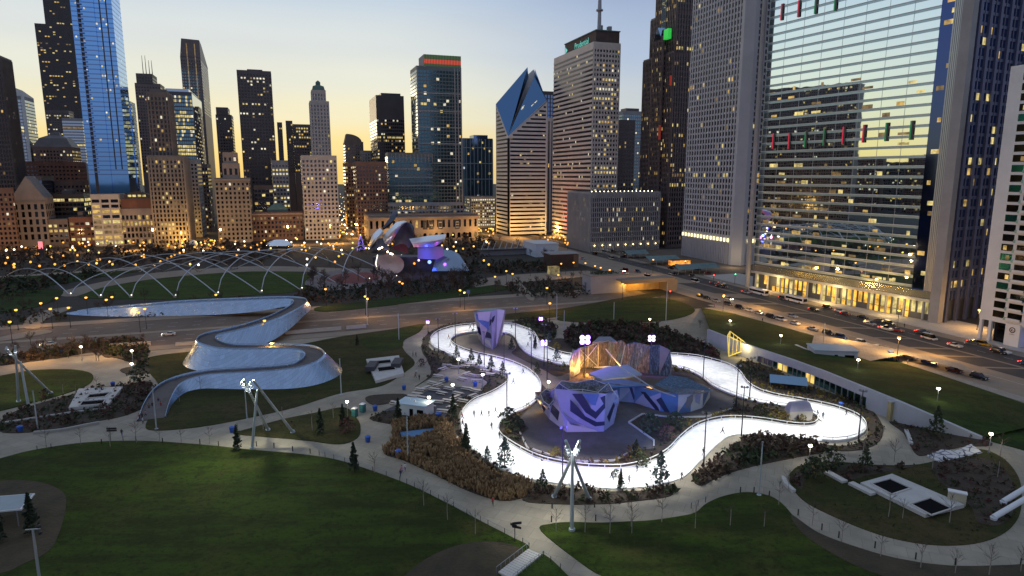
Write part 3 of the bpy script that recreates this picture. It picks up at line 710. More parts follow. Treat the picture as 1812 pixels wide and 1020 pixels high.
q = grid(b.cw+b.d*.5, b.cn-16, 5); spot(q, grid(b.cw+b.d*.5, b.cn, 26), (1,.14,.12), 42000, 120, 1.0, 1.0)  # red spot added to tint the south face; no fitting stands here
# -- blocks behind, and the tall ribbed tower with chevrons
simple('dark_block', 'plain dark block just right of the masted tower', 560, 1090, 1094, 1122, 214, 345, S(DARKW, G_BLACK, 3, 3.9, .5, .5, lit=.06), depth=30)
simple('pale_top_tower', 'tower with a pale stepped top peeping behind the plain dark block', 700, 1096, 1100, 1138, 198, 330, S(GREYC, G_TEAL, 3, 3.9, .6, .5, lit=.22, pal=(3,2)), depth=30, top=[(.3,.9,5)])
b = Bld('chevron_tower', 'dark ribbed skyscraper with stepped corners and a green lit gable near the top', w=470, xl=1130, xm=1182, xr=1226, yref=240, ytop=-60, yvis=420, cat='skyscraper')
st = S(BRONZE, G_BLACK, 2.4, 4.0, .6, .6, lit=.15, pal=(1,2,2,4), fin=.6, finw=.75, rows=.16)
y1 = b.d; b.tier(0, b.z(92), st, 2.5, b.w, 0, y1, name='base'); b.tier(b.z(92), b.z(17), st, 3.5, b.w, 0, y1*.82, name='shaft'); b.tier(b.z(17), b.z(-60), st, 3.5, b.w, 0, y1*.66, name='upper_shaft')
b.tier(0, b.z(60), st, 0, 2.6, y1*.25, y1*.6, name='bay')
mb = MB(); ya, yb, yc = y1*.3, y1*.55, y1*.425; zg = b.z(62); zp = b.z(40)
mb.v = [(-1,ya,zg),(-1,yb,zg),(-1,yc,zp),(4,ya,zg),(4,yb,zg),(4,yc,zp)]; mb.f = [(1,0,2),(3,4,5),(0,3,5,2),(4,1,2,5)]; mb.m = [0]*4; b.add('gable', mb, G_SKY)
GREENL = lamp_mat('green_flood_light', (.05,.75,.10), .55); REDL = lamp_mat('red_flood_light', (.6,.05,.02), .3)
mb = MB(); mb.box(-.6, 2.4, y1*.10, y1*.24, b.z(66), b.z(48)); b.add('green_lamp', mb, GREENL)
for px, p0, p1 in ((1186,134,152),(1168,220,246)):
    x = b.x_at(px, (p0+p1)/2); mb = MB()
    if x > 0: mb.box(x-.9, x+.9, -.75, -.6, b.z(p1), b.z(p0))
    else:
        yy = b.y_at(px, (p0+p1)/2); mb.box(-.5, -.3, yy-1.4, yy+1.4, b.z(p1), b.z(p0))
    b.add('red_lamp', mb, REDL)
yy = b.y_at(1172, 30, 3.5); mb = MB(); mb.box(2.75, 2.9, y1*.30, y1*.44, b.z(44), b.z(-50)); b.add('pale_slot', mb, G_MIRR)
b.finish()
# -- low ribbed block in front
b = Bld('low_ribbed_block', 'low grey ribbed block with three rows of lit windows and roof lamps', w=462, xl=1004, xm=1044, xr=1167, yref=400, ytop=343, yvis=450)
b.tier(0, b.h, S(GREYC, G_BLACK, 1.75, 3.9, .5, .7, lit=.07, pal=(2,1,3), fin=.5, finw=.8, rows=.35, top=3, bot=5, ind=True))
mb = MB()
for i in range(16): mb.ball((b.w*(.02+i*.03*1.9) if i < 16 else 0, .6, b.h+1.6), .35, 0, 6, 4)
b.add('roof_lamp', mb, lamp_mat('lamp_white', (1,.88,.62), 8))['kind'] = 'stuff'
mb = MB()
for i in range(9): mb.ball((b.w*(.06+i*.11), -1.2, 5.2), .45, 0, 6, 4)
b.add('wall_lamp', mb, lamp_mat('lamp_warm', (1,.72,.32), 9))['kind'] = 'stuff'
b.finish()
# -- white granite ribbed tower
b = Bld('white_ribbed_tower', 'huge white granite tower of close vertical ribs with a band of lamps near its foot', w=360, xl=1214, xm=1311, xr=1400, yref=300, ytop=-160, yvis=470, cat='skyscraper')
st = S(GRANW, G_BLACK, 3.05, 3.9, .56, .66, lit=.06, pal=(1,2,4,2), fin=.45, finw=1.15, rows=.18, bot=16)
b.tier(0, b.h, st, 3.2, b.w, 3.2, b.d, faces='S', x1=None) if False else None
c = 6.0
b.tier(0, b.h, st, 0, b.w, c, b.d, faces='S', name='shaft'); b.tier(0, b.h, st, c, b.w, 0, c, faces='E', name='east_front', roof=False)
mb = MB(); mb.prism([(-.9,c+.5),(-.9,c-2.2),(c-2.2,-.9),(c+.5,-.9),(c+.5,c+.5)], 0, b.h); b.add('corner_panel', mb, GRANW)
mb = MB(); n = 15
for i in range(n):
    yy = c+2+(b.d-c-3)*i/(n-1); mb.box(-1.05, -.95, yy-.9, yy+.9, 15.2, 17.6)
for i in range(6): mb.box(c+2+i*3.05, c+3.8+i*3.05, -1.05, -.95, 15.2, 17.6)
b.add('lamp_band', mb, lamp_mat('lamp_band_light', (1,.86,.42), 2.2))
mb = MB()
for i in range(n*2-1):
    yy = c+2+(b.d-c-3)*i/(n*2-2); mb.box(-1.3, -.6, yy-.35, yy+.35, 0, 15)
b.add('arcade', mb, GRANW); b.finish()
point(grid(352, 282-8, 6), (1,.75,.4), 2500, 1.5)
# -- the big mirror tower
TH = rad(8); A2 = GA+TH
sec = G(1661, 572)
W2 = Vector((-math.sin(A2), math.cos(A2), 0)); N2 = Vector((math.cos(A2), math.sin(A2), 0))
def along(px, py, P0, D):        # distance from P0 along D to the sight line's vertical plane
    r = ray(px, py); return (P0.x*r.y-P0.y*r.x)/(D.y*r.x-D.x*r.y)
dS = along(1343, 330, sec, W2); wE = 60.0
mt = thing('mirror_tower', 'vast glass office tower mirroring the sunset with red and green slots of light', 'skyscraper', sec, A2)
def y_s(px, py): return along(px, py, sec, W2)
def z_s(px, py): 
    P = sec+W2*y_s(px, py); return zat(P.x, P.y, py)
rn = random.Random(4); HT = 235.0
yM0 = y_s(1636, 300)            # right end of the main mirror
mb = MB(); mb.box(0, wE, .0, dS, 9, HT, 0); mt_b = mb.build('shaft', [MULLD], mt)
FL = 4.15; z0 = 13.0; nfl = int((HT-z0)/FL)
for k in range(nfl):
    z = z0+k*FL
    mb = MB(); mb.face([(-.12,dS,z+1.1),(-.12,yM0,z+1.1),(-.12,yM0,z+FL-.05),(-.12,dS,z+FL-.05)]); mb.build('window_band', [G_MIRR], mt)
mb = MB(); mb2 = MB()
for k in range(nfl+1):
    z = z0+k*FL
    mb.box(-.2, -.02, yM0, dS, z-.05, z+1.1); mb2.box(-.4, -.2, yM0, dS, z+.93, z+1.13)
mb.build('spandrel_band', [pbr('spandrel_glass', (.38,.51,.57), .28, .65)], mt); mb2.build('ledge', [pbr('ledge_metal', (.70,.73,.74), .5)], mt)
mb = MB()
for i in range(1, 8): yy = yM0+(dS-yM0)*i/8; mb.box(-.2, -.1, yy-.06, yy+.06, z0, HT)
mb.build('mullion', [MULL], mt)
for k in range(95):
    z = z0+FL*int(rn.random()**1.7*22)+1.15; yy = rn.uniform(yM0+1, dS-5); wd = rn.choice((1.4,2.4,3.5,5))
    o = link('window', pane_mesh(G_DARK, rn.choice((1,2,2,4,4))), mt, (-.16, yy+wd/2, z+.8), -math.pi/2); o.scale = (wd, 1, 1.1 if rn.random() < .6 else 1.9)
# dark bay between the mirror and the corner fin, with close mullions
mb = MB(); mb.face([(-.1,yM0,9.2),(-.1,3.2,9.2),(-.1,3.2,HT),(-.1,yM0,HT)]); mb.build('bay_glass', [mirror('bay_navy_glass', (.05,.08,.22), .06, .02)], mt)
mb = MB()
for i in range(5): yy = 4+(yM0*.55-4)*i/4; mb.box(-.8, -.12, yy-.25, yy+.25, 9, HT)
mb.build('bay_mullion', [MULL], mt)
mb = MB()
for k in range(nfl): mb.box(-.3, -.11, 3.2, yM0*.55, z0+k*FL, z0+k*FL+1.0)
mb.build('bay_band', [mirror('bay_band_glass', (.16,.22,.36), .1, .02)], mt)
for k in range(26):
    o = link('window', pane_mesh(G_DARK, rn.choice((1,2,4))), mt, (-.14, rn.uniform(5, yM0-2), z0+FL*rn.randrange(0, 40)+2.4), -math.pi/2); o.scale = (rn.choice((1.5,3)), 1, 1.8)
mb = MB(); mb.box(-2.4, 1.0, -.8, 3.1, 0, HT+2); mb.build('corner_fin', [GREYC], mt)
# east face: dark blue panes and piers
mb = MB(); mb.face([(1.0,-.1,9),(wE,-.1,9),(wE,-.1,HT),(1.0,-.1,HT)]); mb.build('east_glass', [G_BLUED], mt)
mb = MB()
for i in range(9): x = 3+(wE-4)*i/8; mb.box(x-.8, x+.8, -1.0, -.12, 0, HT)
for i in range(17): x = 3+(wE-4)*i/16; mb.box(x-.2, x+.2, -.5, -.12, 9, HT)
mb.build('pier', [pbr('pier_navy', (.10,.11,.19), .5, .3)], mt)
mb = MB()
for k in range(nfl): mb.box(1, wE, -.35, -.11, z0+k*FL, z0+k*FL+1.2)
mb.build('east_band', [pbr('band_navy', (.07,.09,.17), .4, .3)], mt)
for k in range(90):
    i = rn.randrange(0, 16); x = 3+(wE-4)*(i+.5)/16
    o = link('window', pane_mesh(G_DARK, rn.choice((1,2,2,1))), mt, (x, -.2, z0+FL*rn.randrange(0, nfl)+2.65)); o.scale = (2.6, 1, 2.7)
# base: canopy band, gold lobby behind clear glass
mb = MB(); mb.box(-1.6, 4, 3.5, dS, 8.2, 12.6); mb.box(-1.9, -1.6, 3.5, dS, 8.0, 9.2, 1); mb.build('canopy', [mirror('canopy_glass', (.35,.42,.48), .2), MULL], mt)
GOLD = lit_window('lobby_gold', (1.0,.52,.07), 1.25)
mb = MB(); n = 34
for i in range(n):
    ya = dS-2-(dS-6)*(i+1)/n; yb = dS-2-(dS-6)*i/n
    for z1, z2 in ((.2,2.6),(2.9,7.8)):
        if rn.random() < (.85 if z1 > 1 else .65): mb.face([(-.3,yb-.5,z1),(-.3,ya+.5,z1),(-.3,ya+.5,z2),(-.3,yb-.5,z2)], 0 if rn.random() < .68 else 1)
mb.build('lobby_glass', [GOLD, LIT[1]], mt)['kind'] = 'stuff'
mb = MB(); mb.box(0, wE*.9, 0.5, dS, 0, 9); mb.build('lobby_wall', [MULLD], mt)
mb = MB()
for i in range(12): yy = 6+(dS-9)*i/11; mb.tube([(-1.2,yy,0),(-1.2,yy,8.2)], .5, 8)
mb.build('column', [GREYC], mt)
# tall slim column at the left end
mb = MB(); mb.tube([(-3,dS+1,0),(-3,dS+1,HT)], 1.2, 10); mb.build('end_column', [GREYC], mt)
SR = lamp_mat('slot_red_light', (.75,.03,.08), .5); SG = lamp_mat('slot_green_light', (.03,.32,.12), .34); SW_ = lamp_mat('slot_white_light', (.8,.8,.7), .7)
for px, py, c in ((1369,250,0),(1397,250,0),(1426,247,1),(1459,243,1),(1493,240,0),(1529,237,0),(1569,234,1),(1613,231,1),(1384,22,0),(1414,16,0),(1444,10,1),(1479,4,1)):
    yy = y_s(px, py); zc = z_s(px, py); mb = MB(); mb.box(-.62, -.5, yy-.2, yy+.45, zc-3.9, zc+3.9); mb.box(-.62, -.5, yy-1.2, yy-.25, zc-3.9, zc+3.9, 2)
    mb.build('slot_lamp', [SR if c == 0 else SG, SG, BLACKW], mt)
point(sec+W2*(dS*.5)-N2*6+Vector((0,0,5)), (1,.66,.25), 5000, 3); point(sec+W2*(dS*.85)-N2*6+Vector((0,0,5)), (1,.66,.25), 4000, 3); point(sec+W2*(dS*.18)-N2*6+Vector((0,0,5)), (1,.66,.25), 3000, 3)
# -- white apartment block at the right edge
b = Bld('white_apartments', 'white apartment block with dark recessed balconies and a round emblem at street level', n=241, xl=1751, xm=2010, xr=2100, yref=420, ytop=128, yvis=600)
b.h = zat(*(grid(b.cw+b.d, b.cn))[:2], 118)
b.cat = 0
mb = MB(); mb.box(0, 30, 0, b.d, 7.5, b.h); mb.box(4, 30, 0, b.d-3, 0, 7.5); b.add('shaft', mb, WHITEC)
FLC = 3.45; nf = int((b.h-9)/FLC)
tealg = mirror('teal_pane', (.05,.30,.32), .1)
nwin = 0
for k in range(nf):
    z = 9+k*FLC
    for j, (ya, yb) in enumerate(((4.6,8.6),(9.8,14.6))):
        mb = MB(); mb.box(-.06, -.02, b.d-yb, b.d-ya, z+.3, z+2.7); b.add('window', mb, tealg if j == 0 and b.rnd.random() < .35 else G_BLACK)
    mb = MB(); mb.box(-1.1, -.08, b.d-14.6, b.d-9.8, z-.1, z+.25); mb.box(-1.12, -1.02, b.d-14.6, b.d-9.8, z+.25, z+.95); b.add('balcony', mb, WHITEC)
    if b.rnd.random() < .3:
        o = link('lit_room', pane_mesh(G_DARK, b.rnd.choice((1,4))), b.e, (-.1, b.d-b.rnd.uniform(5,13), z+1.4), -math.pi/2); o.scale = (1.2,1,1.6)
    mb = MB(); mb.box(-.06, -.02, .2, b.d-15.6, z+.2, z+2.9); b.add('ribbon_window', mb, G_BLUE)
mb = MB()
for k in range(nf): mb.box(-.7, -.05, b.d-9.65, b.d-8.75, 9+k*FLC-.1, 9+k*FLC+.9)
b.add('balcony_screen', mb, pbr('green_glass_screen', (.25,.42,.36), .2))
mb = MB(); 
for yy in (b.d-.8, b.d-4.2): mb.box(-.2, .8, yy-.5, yy+.5, 0, 7.5)
b.add('column', mb, WHITEC)
ya, yb = b.d-9.9, b.d-14.9
mb = MB(); mb.box(-.6, 3.9, yb, ya, 0, 8.1); sg = b.add('sign_panel', mb, pbr('sign_white', (.66,.67,.68), .6))
mb = MB(); yc = (ya+yb)/2; zc = 5.9
mb.loft([[(-.66,yc+r*math.cos(t*math.pi/12),zc+r*math.sin(t*math.pi/12)) for t in range(24)] for r in (1.05,.72)])
mb.face([(-.66,yc+.5,zc-.45),(-.66,yc+.1,zc-.5),(-.66,yc-.1,zc+.35),(-.66,yc+.25,zc+.3)]); mb.face([(-.66,yc-.1,zc-.5),(-.66,yc-.5,zc-.3),(-.66,yc-.35,zc+.1)])
mb.face([(-.66,yc+.9,zc-1.62),(-.66,yc-.9,zc-1.62),(-.66,yc-.9,zc-1.5),(-.66,yc+.9,zc-1.5)])
mb.build('emblem', [BLACKW], sg)
mb = MB(); mb.box(1.5, 3.95, b.d-9.8, b.d-4.8, 0, 7.4); b.add('doorway', mb, G_BLACK)
mb = MB(); mb.loft([[(-.5,b.d-18.2+r*math.cos(t*math.pi/8),3.4+r*math.sin(t*math.pi/8)) for t in range(16)] for r in (1.0,.55)]); b.add('ring_lamp', mb, lamp_mat('blue_ring_light', (.05,.15,1), 5))
# -- towers out of frame to the left, known from their reflection in the mirror tower
def bounce(px, py, dist):
    yy = y_s(px, py); M = sec+W2*yy; r = ray(px, py); r = Vector((r.x, r.y, 0)).normalized()
    q = r - 2*r.dot(N2)*N2
    return M+q*dist, M.length+dist
def mirrored(px0, px1, ytop, dist, label, st):
    (A, la), (B, lb) = bounce(px0, 300, dist), bounce(px1, 300, dist)
    D = B-A; tot = (la+lb)/2; h = CAMH+tot*math.tan(math.atan((CY-ytop)/F)-PITCH)/math.cos(math.atan2(px0-CX, F))*.96
    w_, n_ = wn(A); ang = math.atan2(D.y, D.x)-GA+math.pi
    w_, n_ = wn(B)
    b = Bld('mirrored_tower', label, xm=100, box=(w_, n_, D.length, 30, h, ang))
    b.tier(0, h, st, faces='E'); b.finish(mn=1e9)
    return b
mirrored(1352, 1508, 172, 660, 'broad dark tower beyond the left edge, seen mirrored in the big glass facade', s_dark)
mirrored(1512, 1560, 287, 900, 'low block beyond the left edge, mirrored right of the broad dark tower', s_brick)
mirrored(1566, 1600, 293, 880, 'lowest block beyond the left edge, mirrored under the green slots', s_dark)
mirrored(1604, 1650, 284, 900, 'block beyond the left edge, mirrored at the right end of the glass facade', s_brick)
mirrored(1300, 1350, 296, 900, 'block beyond the left edge, mirrored at the left end of the glass facade', s_brick)
# ---------------------------------------------------------------- ground, roads, lawns
def paving(name, col, size):
    # cast slabs: joints, slab to slab tone, broad stains
    m, nt, b = nodes(name); N = nt.nodes.new; L = nt.links.new; tc = N('ShaderNodeTexCoord')
    mp = N('ShaderNodeMapping'); mp.inputs['Rotation'].default_value = (0,0,rad(24)); L(tc.outputs['Object'], mp.inputs[0])
    br = N('ShaderNodeTexBrick'); br.offset = .5; br.inputs['Scale'].default_value = 1.0; br.inputs['Brick Width'].default_value = size; br.inputs['Row Height'].default_value = size; br.inputs['Mortar Size'].default_value = .035
    br.inputs['Color1'].default_value = (*[c*.90 for c in col],1); br.inputs['Color2'].default_value = (*[c*1.06 for c in col],1); br.inputs['Mortar'].default_value = (*[c*.62 for c in col],1); L(mp.outputs[0], br.inputs['Vector'])
    n = N('ShaderNodeTexNoise'); n.inputs['Scale'].default_value = .10; n.inputs['Detail'].default_value = 8; n.inputs['Roughness'].default_value = .7; L(tc.outputs['Object'], n.inputs['Vector'])
    r = N('ShaderNodeMapRange'); r.inputs['From Min'].default_value = .35; r.inputs['From Max'].default_value = .65; r.inputs['To Min'].default_value = .76; r.inputs['To Max'].default_value = 1.1; L(n.outputs['Fac'], r.inputs['Value'])
    sc = N('ShaderNodeVectorMath'); sc.operation = 'SCALE'; L(br.outputs['Color'], sc.inputs[0]); L(r.outputs[0], sc.inputs['Scale']); L(sc.outputs[0], b.inputs['Base Color']); b.inputs['Roughness'].default_value = .85
    MATS[name] = m; return m
def grass(name, c1, c2, c3):
    # turf: broad drifts, mower streaks and fine mottle, with worn tan patches
    m, nt, b = nodes(name); N = nt.nodes.new; L = nt.links.new
    tc = N('ShaderNodeTexCoord'); mp = N('ShaderNodeMapping'); mp.inputs['Rotation'].default_value = (0,0,rad(-38)); mp.inputs['Scale'].default_value = (.035,.16,.1); L(tc.outputs['Object'], mp.inputs[0])
    def nz(vec, sc, det):
        n = N('ShaderNodeTexNoise'); n.inputs['Scale'].default_value = sc; n.inputs['Detail'].default_value = det; n.inputs['Roughness'].default_value = .7; L(vec, n.inputs['Vector']); return n.outputs['Fac']
    def mix(f, a, b_, lo, hi):
        r = N('ShaderNodeMapRange'); r.inputs['From Min'].default_value = lo; r.inputs['From Max'].default_value = hi; L(f, r.inputs['Value'])
        x = N('ShaderNodeMix'); x.data_type = 'RGBA'; L(r.outputs[0], x.inputs['Factor'])
        for k, v in ((6,a),(7,b_)):
            if isinstance(v, tuple): x.inputs[k].default_value = (*v,1)
            else: L(v, x.inputs[k])
        return x.outputs[2]
    o = tc.outputs['Object']
    streak = mix(nz(mp.outputs[0], 1.0, 5), c1, c2, .42, .58)
    worn = mix(nz(o, .045, 6), streak, c3, .50, .64)
    mott = mix(nz(o, .32, 5), worn, tuple(x*.85 for x in c1), .50, .68)
    fine = mix(nz(o, 1.2, 4), mott, tuple(x*.55 for x in c1), .52, .72)
    L(fine, b.inputs['Base Color']); b.inputs['Roughness'].default_value = .95; b.inputs['Specular IOR Level'].default_value = .2
    bp = N('ShaderNodeBump'); bp.inputs['Strength'].default_value = .7; bp.inputs['Distance'].default_value = .3; L(nz(o, 3.5, 3), bp.inputs['Height']); L(bp.outputs[0], b.inputs['Normal'])
    MATS[name] = m; return m
SOIL = pbr('soil', (.030,.026,.020), .95, var=.35, scale=.15)
PATH = paving('path_concrete', (.305,.27,.21), 3.2)
PATHG = paving('plaza_paving', (.32,.295,.255), 2.4)
LAWN = grass('lawn_grass', (.022,.034,.005), (.040,.068,.006), (.056,.056,.012))
LAWN2 = grass('lawn_grass_dry', (.030,.036,.009), (.050,.052,.013), (.070,.052,.022))
LAWN3 = grass('lawn_grass_dark', (.018,.034,.006), (.032,.062,.008), (.040,.046,.012))
MULCH = pbr('mulch', (.026,.019,.013), .95, col2=(.058,.042,.027), scale=.5, bump=.6, bscale=2)
MOUND = pbr('mound_grass', (.028,.025,.012), .95, col2=(.066,.048,.026), scale=.16, bump=.6, bscale=2)
ASPH = pbr('asphalt', (.052,.050,.050), .9, var=.22, scale=.15)
ASPHB = pbr('worn_asphalt', (.13,.10,.078), .9, var=.18, scale=.12, stretch=(1,.3,1))  # brown of the sodium street light is put into the asphalt colour
CONC = pbr('road_concrete', (.24,.20,.155), .9, var=.12, scale=.1)
PAINT = pbr('road_paint', (.62,.60,.55), .8)
KERB = pbr('kerb_stone', (.42,.40,.37), .85, var=.1, scale=.5)
def ground_sheet():
    mb = MB(); n = 24
    mb.face([(4500*math.cos(2*math.pi*i/n), 4500*math.sin(2*math.pi*i/n), -.06) for i in range(n)])
    return struct('ground', mb, SOIL)
ground_sheet()
def gpoly(l): return [grid(w, n) for w, n in l]
sheet('park_path', PATH, gpoly([(-60,-420),(247,-420),(247,186),(-60,186)]), 0.0)
# Columbus-side road: two carriageways, a median and pavements
sheet('road', ASPHB, gpoly([(254,-420),(300,-420),(300,172),(254,172)]), .004)
sheet('pavement', CONC, gpoly([(247.2,-420),(253.6,-420),(253.6,160),(247.2,160)]), .12, thick=.2)
sheet('pavement', CONC, gpoly([(300.4,-420),(308,-420),(308,160),(300.4,160)]), .12, thick=.2)
sheet('median_strip', CONC, gpoly([(275,-420),(278.5,-420),(278.5,150),(275,150)]), .12, thick=.2)
mb = MB()
for w in (261.5, 268.5, 285.5, 292.5):
    n = -300
    while n < 150: mb.face([grid(w-.08,n,.008),grid(w-.08,n+3,.008),grid(w+.08,n+3,.008),grid(w+.08,n,.008)]); n += 9
struct('road_marking', mb, PAINT)
# the avenue on the right with its line of dark planted panels
sheet('avenue', CONC, gpoly([(60,188),(640,188),(640,236),(60,236)]), .002)
sheet('avenue_lane', ASPH, gpoly([(60,217.8),(640,217.8),(640,230),(60,230)]), .006)
sheet('pavement', KERB, gpoly([(60,236.3),(330,236.3),(330,262),(60,262)]), .12, thick=.2)
sheet('pavement', PATHG, gpoly([(60,183.5),(252,183.5),(252,187.8),(60,187.8)]), .12, thick=.2)
for i, (wa, wb) in enumerate(((246,226),(224,196),(194,178),(176.5,163),(161.5,152),(150.5,138),(136.5,118),(262,249),(310,275))):
    sheet('median_panel', ASPH, gpoly([(wa+2,205.5),(wb+2,205.5),(wb-3.5,216.5),(wa-3.5,216.5)]), .007)
mb = MB()
for n in (223.8,):
    w = 70
    while w < 600: mb.face([grid(w,n-.07,.010),grid(w,n+.07,.010),grid(w+3,n+.07,.010),grid(w+3,n-.07,.010)]); w += 9
for n in (199.3,): mb.face([grid(70,n-.07,.010),grid(70,n+.07,.010),grid(600,n+.07,.010),grid(600,n-.07,.010)])
struct('road_marking', mb, PAINT)
# the road beyond, crossing the avenue, and the far avenue along the building wall
sheet('far_avenue', ASPHB, gpoly([(582,-420),(602,-420),(602,330),(582,330)]), .004)
sheet('street', ASPHB, gpoly([(602,52),(1500,52),(1500,68),(602,68)]), .006)
sheet('street', ASPHB, gpoly([(602,-98),(1500,-98),(1500,-84),(602,-84)]), .006)
sheet('plaza', ASPHB, gpoly([(330,237),(460,237),(460,330),(330,330)]), .008)
# the park across the road
sheet('far_park', SOIL, gpoly([(308.3,-420),(581,-420),(581,186),(308.3,186)]), .05)
ISL = {}; NI = [0]
def island(name, mat, px, z=.10, sm=6, holes=(), key=None):
    pts = pxpoly(px, 0, sm); NI[0] += 1; o = sheet(name, mat, pts, z+NI[0]*.0035, [h for h in holes], .30)
    if key: ISL[key] = pts
    return pts
# big lawn bottom left
island('lawn', LAWN, [(-260,880),(-100,838),(0,812),(60,797),(150,784),(250,781),(350,787),(450,797),(520,803),(590,813),(650,831),(720,857),(790,890),(850,922),(905,951),(936,970),(905,1000),(880,1030),(820,1140),(300,1300),(-500,1300)], key='lawn')
island('mound', MOUND, [(700,1050),(726,1012),(770,982),(830,962),(890,962),(925,976),(905,996),(878,1024),(850,1060)], .14)
island('mound', MOUND, [(-120,880),(-40,858),(30,851),(80,857),(112,873),(117,895),(108,935),(88,975),(40,1000),(0,1016),(-120,1030)], .14)
island('lawn', LAWN3, [(935,995),(962,982),(1005,1020),(1030,1050),(980,1090),(900,1060)], .12, 3)
# lawn right of the fork
island('lawn', LAWN, [(957,940),(975,928),(1010,925),(1060,926),(1110,924),(1150,922),(1200,915),(1230,908),(1250,892),(1280,879),(1320,872),(1360,878),(1385,893),(1410,920),(1450,945),(1530,974),(1600,992),(1680,1002),(1760,1004),(1830,1000),(2100,1010),(2200,1300),(1400,1400),(1120,1060),(1040,1006)], key='rlawn', sm=5)
island('mulch_bed', MOUND, [(1400,912),(1450,945),(1530,974),(1600,992),(1690,1003),(1812,1001),(1900,1003),(1900,1050),(1700,1050),(1560,1020),(1480,985),(1420,945)], .14)
# oval garden on the right
island('garden', LAWN2, [(1396,850),(1402,834),(1420,824),(1470,818),(1560,824),(1630,822),(1690,806),(1735,796),(1775,812),(1802,845),(1808,885),(1800,920),(1770,948),(1715,964),(1640,964),(1560,948),(1480,917),(1420,885)], key='oval')
island('mulch_bed', MULCH, [(1402,848),(1420,828),(1480,822),(1560,828),(1620,826),(1540,842),(1500,850),(1455,832),(1425,850),(1418,868)], .14, key='ovalbed')
island('mulch_bed', MULCH, [(1650,822),(1700,812),(1750,815),(1790,850),(1795,900),(1770,930),(1730,925),(1715,895),(1660,850)], .14, key='ovalbed2')
island('mulch_bed', MULCH, [(1573,747),(1600,752),(1650,762),(1735,778),(1755,789),(1700,792),(1640,806),(1622,805),(1610,788),(1598,766)], .14, 3, key='wallbed')
# beds round the rink
island('hedge_bed', MULCH, [(1226,850),(1238,836),(1268,815),(1298,790),(1328,772),(1365,772),(1405,776),(1450,788),(1458,800),(1436,805),(1380,816),(1320,829),(1272,845),(1242,860)], .12, 4, key='hedge')
island('mulch_bed', MULCH, [(1440,786),(1490,790),(1525,782),(1536,768),(1533,750),(1512,733),(1470,718),(1400,704),(1340,690),(1300,650),(1320,640),(1360,650),(1420,680),(1480,700),(1535,722),(1560,750),(1560,775),(1540,792),(1500,799),(1460,795)], .10, 4, key='rbed')
island('grass_bed', MULCH, [(694,756),(718,745),(775,742),(800,760),(815,795),(850,828),(900,846),(938,860),(932,878),(890,887),(830,870),(772,842),(716,816),(680,803),(697,782)], .10, 4, key='gold')
island('mulch_bed', MULCH, [(815,775),(835,797),(868,822),(905,842),(945,855),(1006,864),(1082,871),(1159,867),(1187,858),(1187,878),(1120,888),(1060,893),(985,893),(925,886),(938,860),(900,846),(850,828),(818,797)], .10, 4, key='fbed')
island('mulch_bed', MULCH, [(812,757),(812,735),(820,720),(838,706),(800,716),(790,745),(800,760),(815,775)], .10, 4, key='lbed')
island('mulch_bed', MULCH, [(735,685),(762,664),(758,640),(746,620),(752,596),(772,582),(800,574),(840,570),(840,574),(805,579),(782,586),(766,596),(758,608),(764,620),(782,624),(812,640),(842,652),(872,660),(893,668),(893,680),(866,696),(850,690),(862,676),(820,655),(790,650),(776,660)], .10, 3, key='lrbed')
island('mulch_bed', MULCH, [(655,742),(682,730),(712,727),(742,742),(732,752),(692,751)], .10, 4, key='kioskbed')
island('mulch_bed', MULCH, [(646,706),(662,700),(712,698),(720,704),(690,714),(660,717)], .10, 3)
island('lawn', LAWN2, [(418,768),(450,757),(500,743),(560,731),(610,722),(632,742),(638,758),(632,776),(600,787),(540,780),(470,774)], .10, 4, key='tri')
island('lawn', LAWN2, [(258,752),(270,762),(320,760),(380,752),(450,738),(520,722),(600,697),(660,687),(688,678),(718,658),(734,642),(716,622),(712,606),(728,592),(752,574),(690,584),(600,597),(520,612),(440,618),(330,624),(262,634),(256,650),(280,680),(278,715)], .10, 4, key='mid')
island('lawn', LAWN3, [(640,600),(690,588),(745,577),(742,588),(716,602),(712,614),(690,622),(655,618)], .12, 4)
# left park
island('lawn', LAWN, [(-60,676),(0,666),(60,656),(130,655),(163,663),(158,680),(120,696),(60,713),(0,728),(-60,740)], .10, 5)
island('mulch_bed', MULCH, [(0,752),(20,732),(80,712),(125,700),(165,688),(215,684),(262,676),(280,700),(266,715),(225,735),(160,748),(70,764),(5,766)], .10, 4, key='leftbed')
island('mulch_bed', MULCH, [(-60,640),(20,630),(90,618),(170,606),(250,604),(262,634),(258,655),(240,645),(205,634),(186,633),(170,624),(120,632),(60,640),(0,648),(-60,655)], .10, 3, key='topleft')
island('mulch_bed', MULCH, [(212,656),(232,650),(262,652),(262,660),(232,664)], .10, 3)
# upper lawns behind the rink
island('lawn', LAWN3, [(985,566),(1030,548),(1090,536),(1150,528),(1195,532),(1226,545),(1225,555),(1190,566),(1130,571),(1060,572)], .10, 5)
island('lawn', LAWN2, [(860,566),(900,556),(1000,546),(1120,524),(1180,518),(1150,528),(1090,536),(1030,548),(985,562),(930,566)], .07, 3)
island('mulch_bed', MULCH, [(1000,600),(1010,582),(1060,572),(1120,574),(1170,582),(1225,600),(1262,618),(1275,640),(1241,632),(1190,627),(1100,622),(1020,620)], .10, 4, key='backbed')
island('mulch_bed', MULCH, [(905,572),(935,566),(968,570),(985,585),(975,606),(952,600),(930,582)], .10, 4, key='backbed2')
island('mulch_bed', MULCH, [(965,612),(985,600),(1008,605),(1010,628),(985,622)], .10, 3)
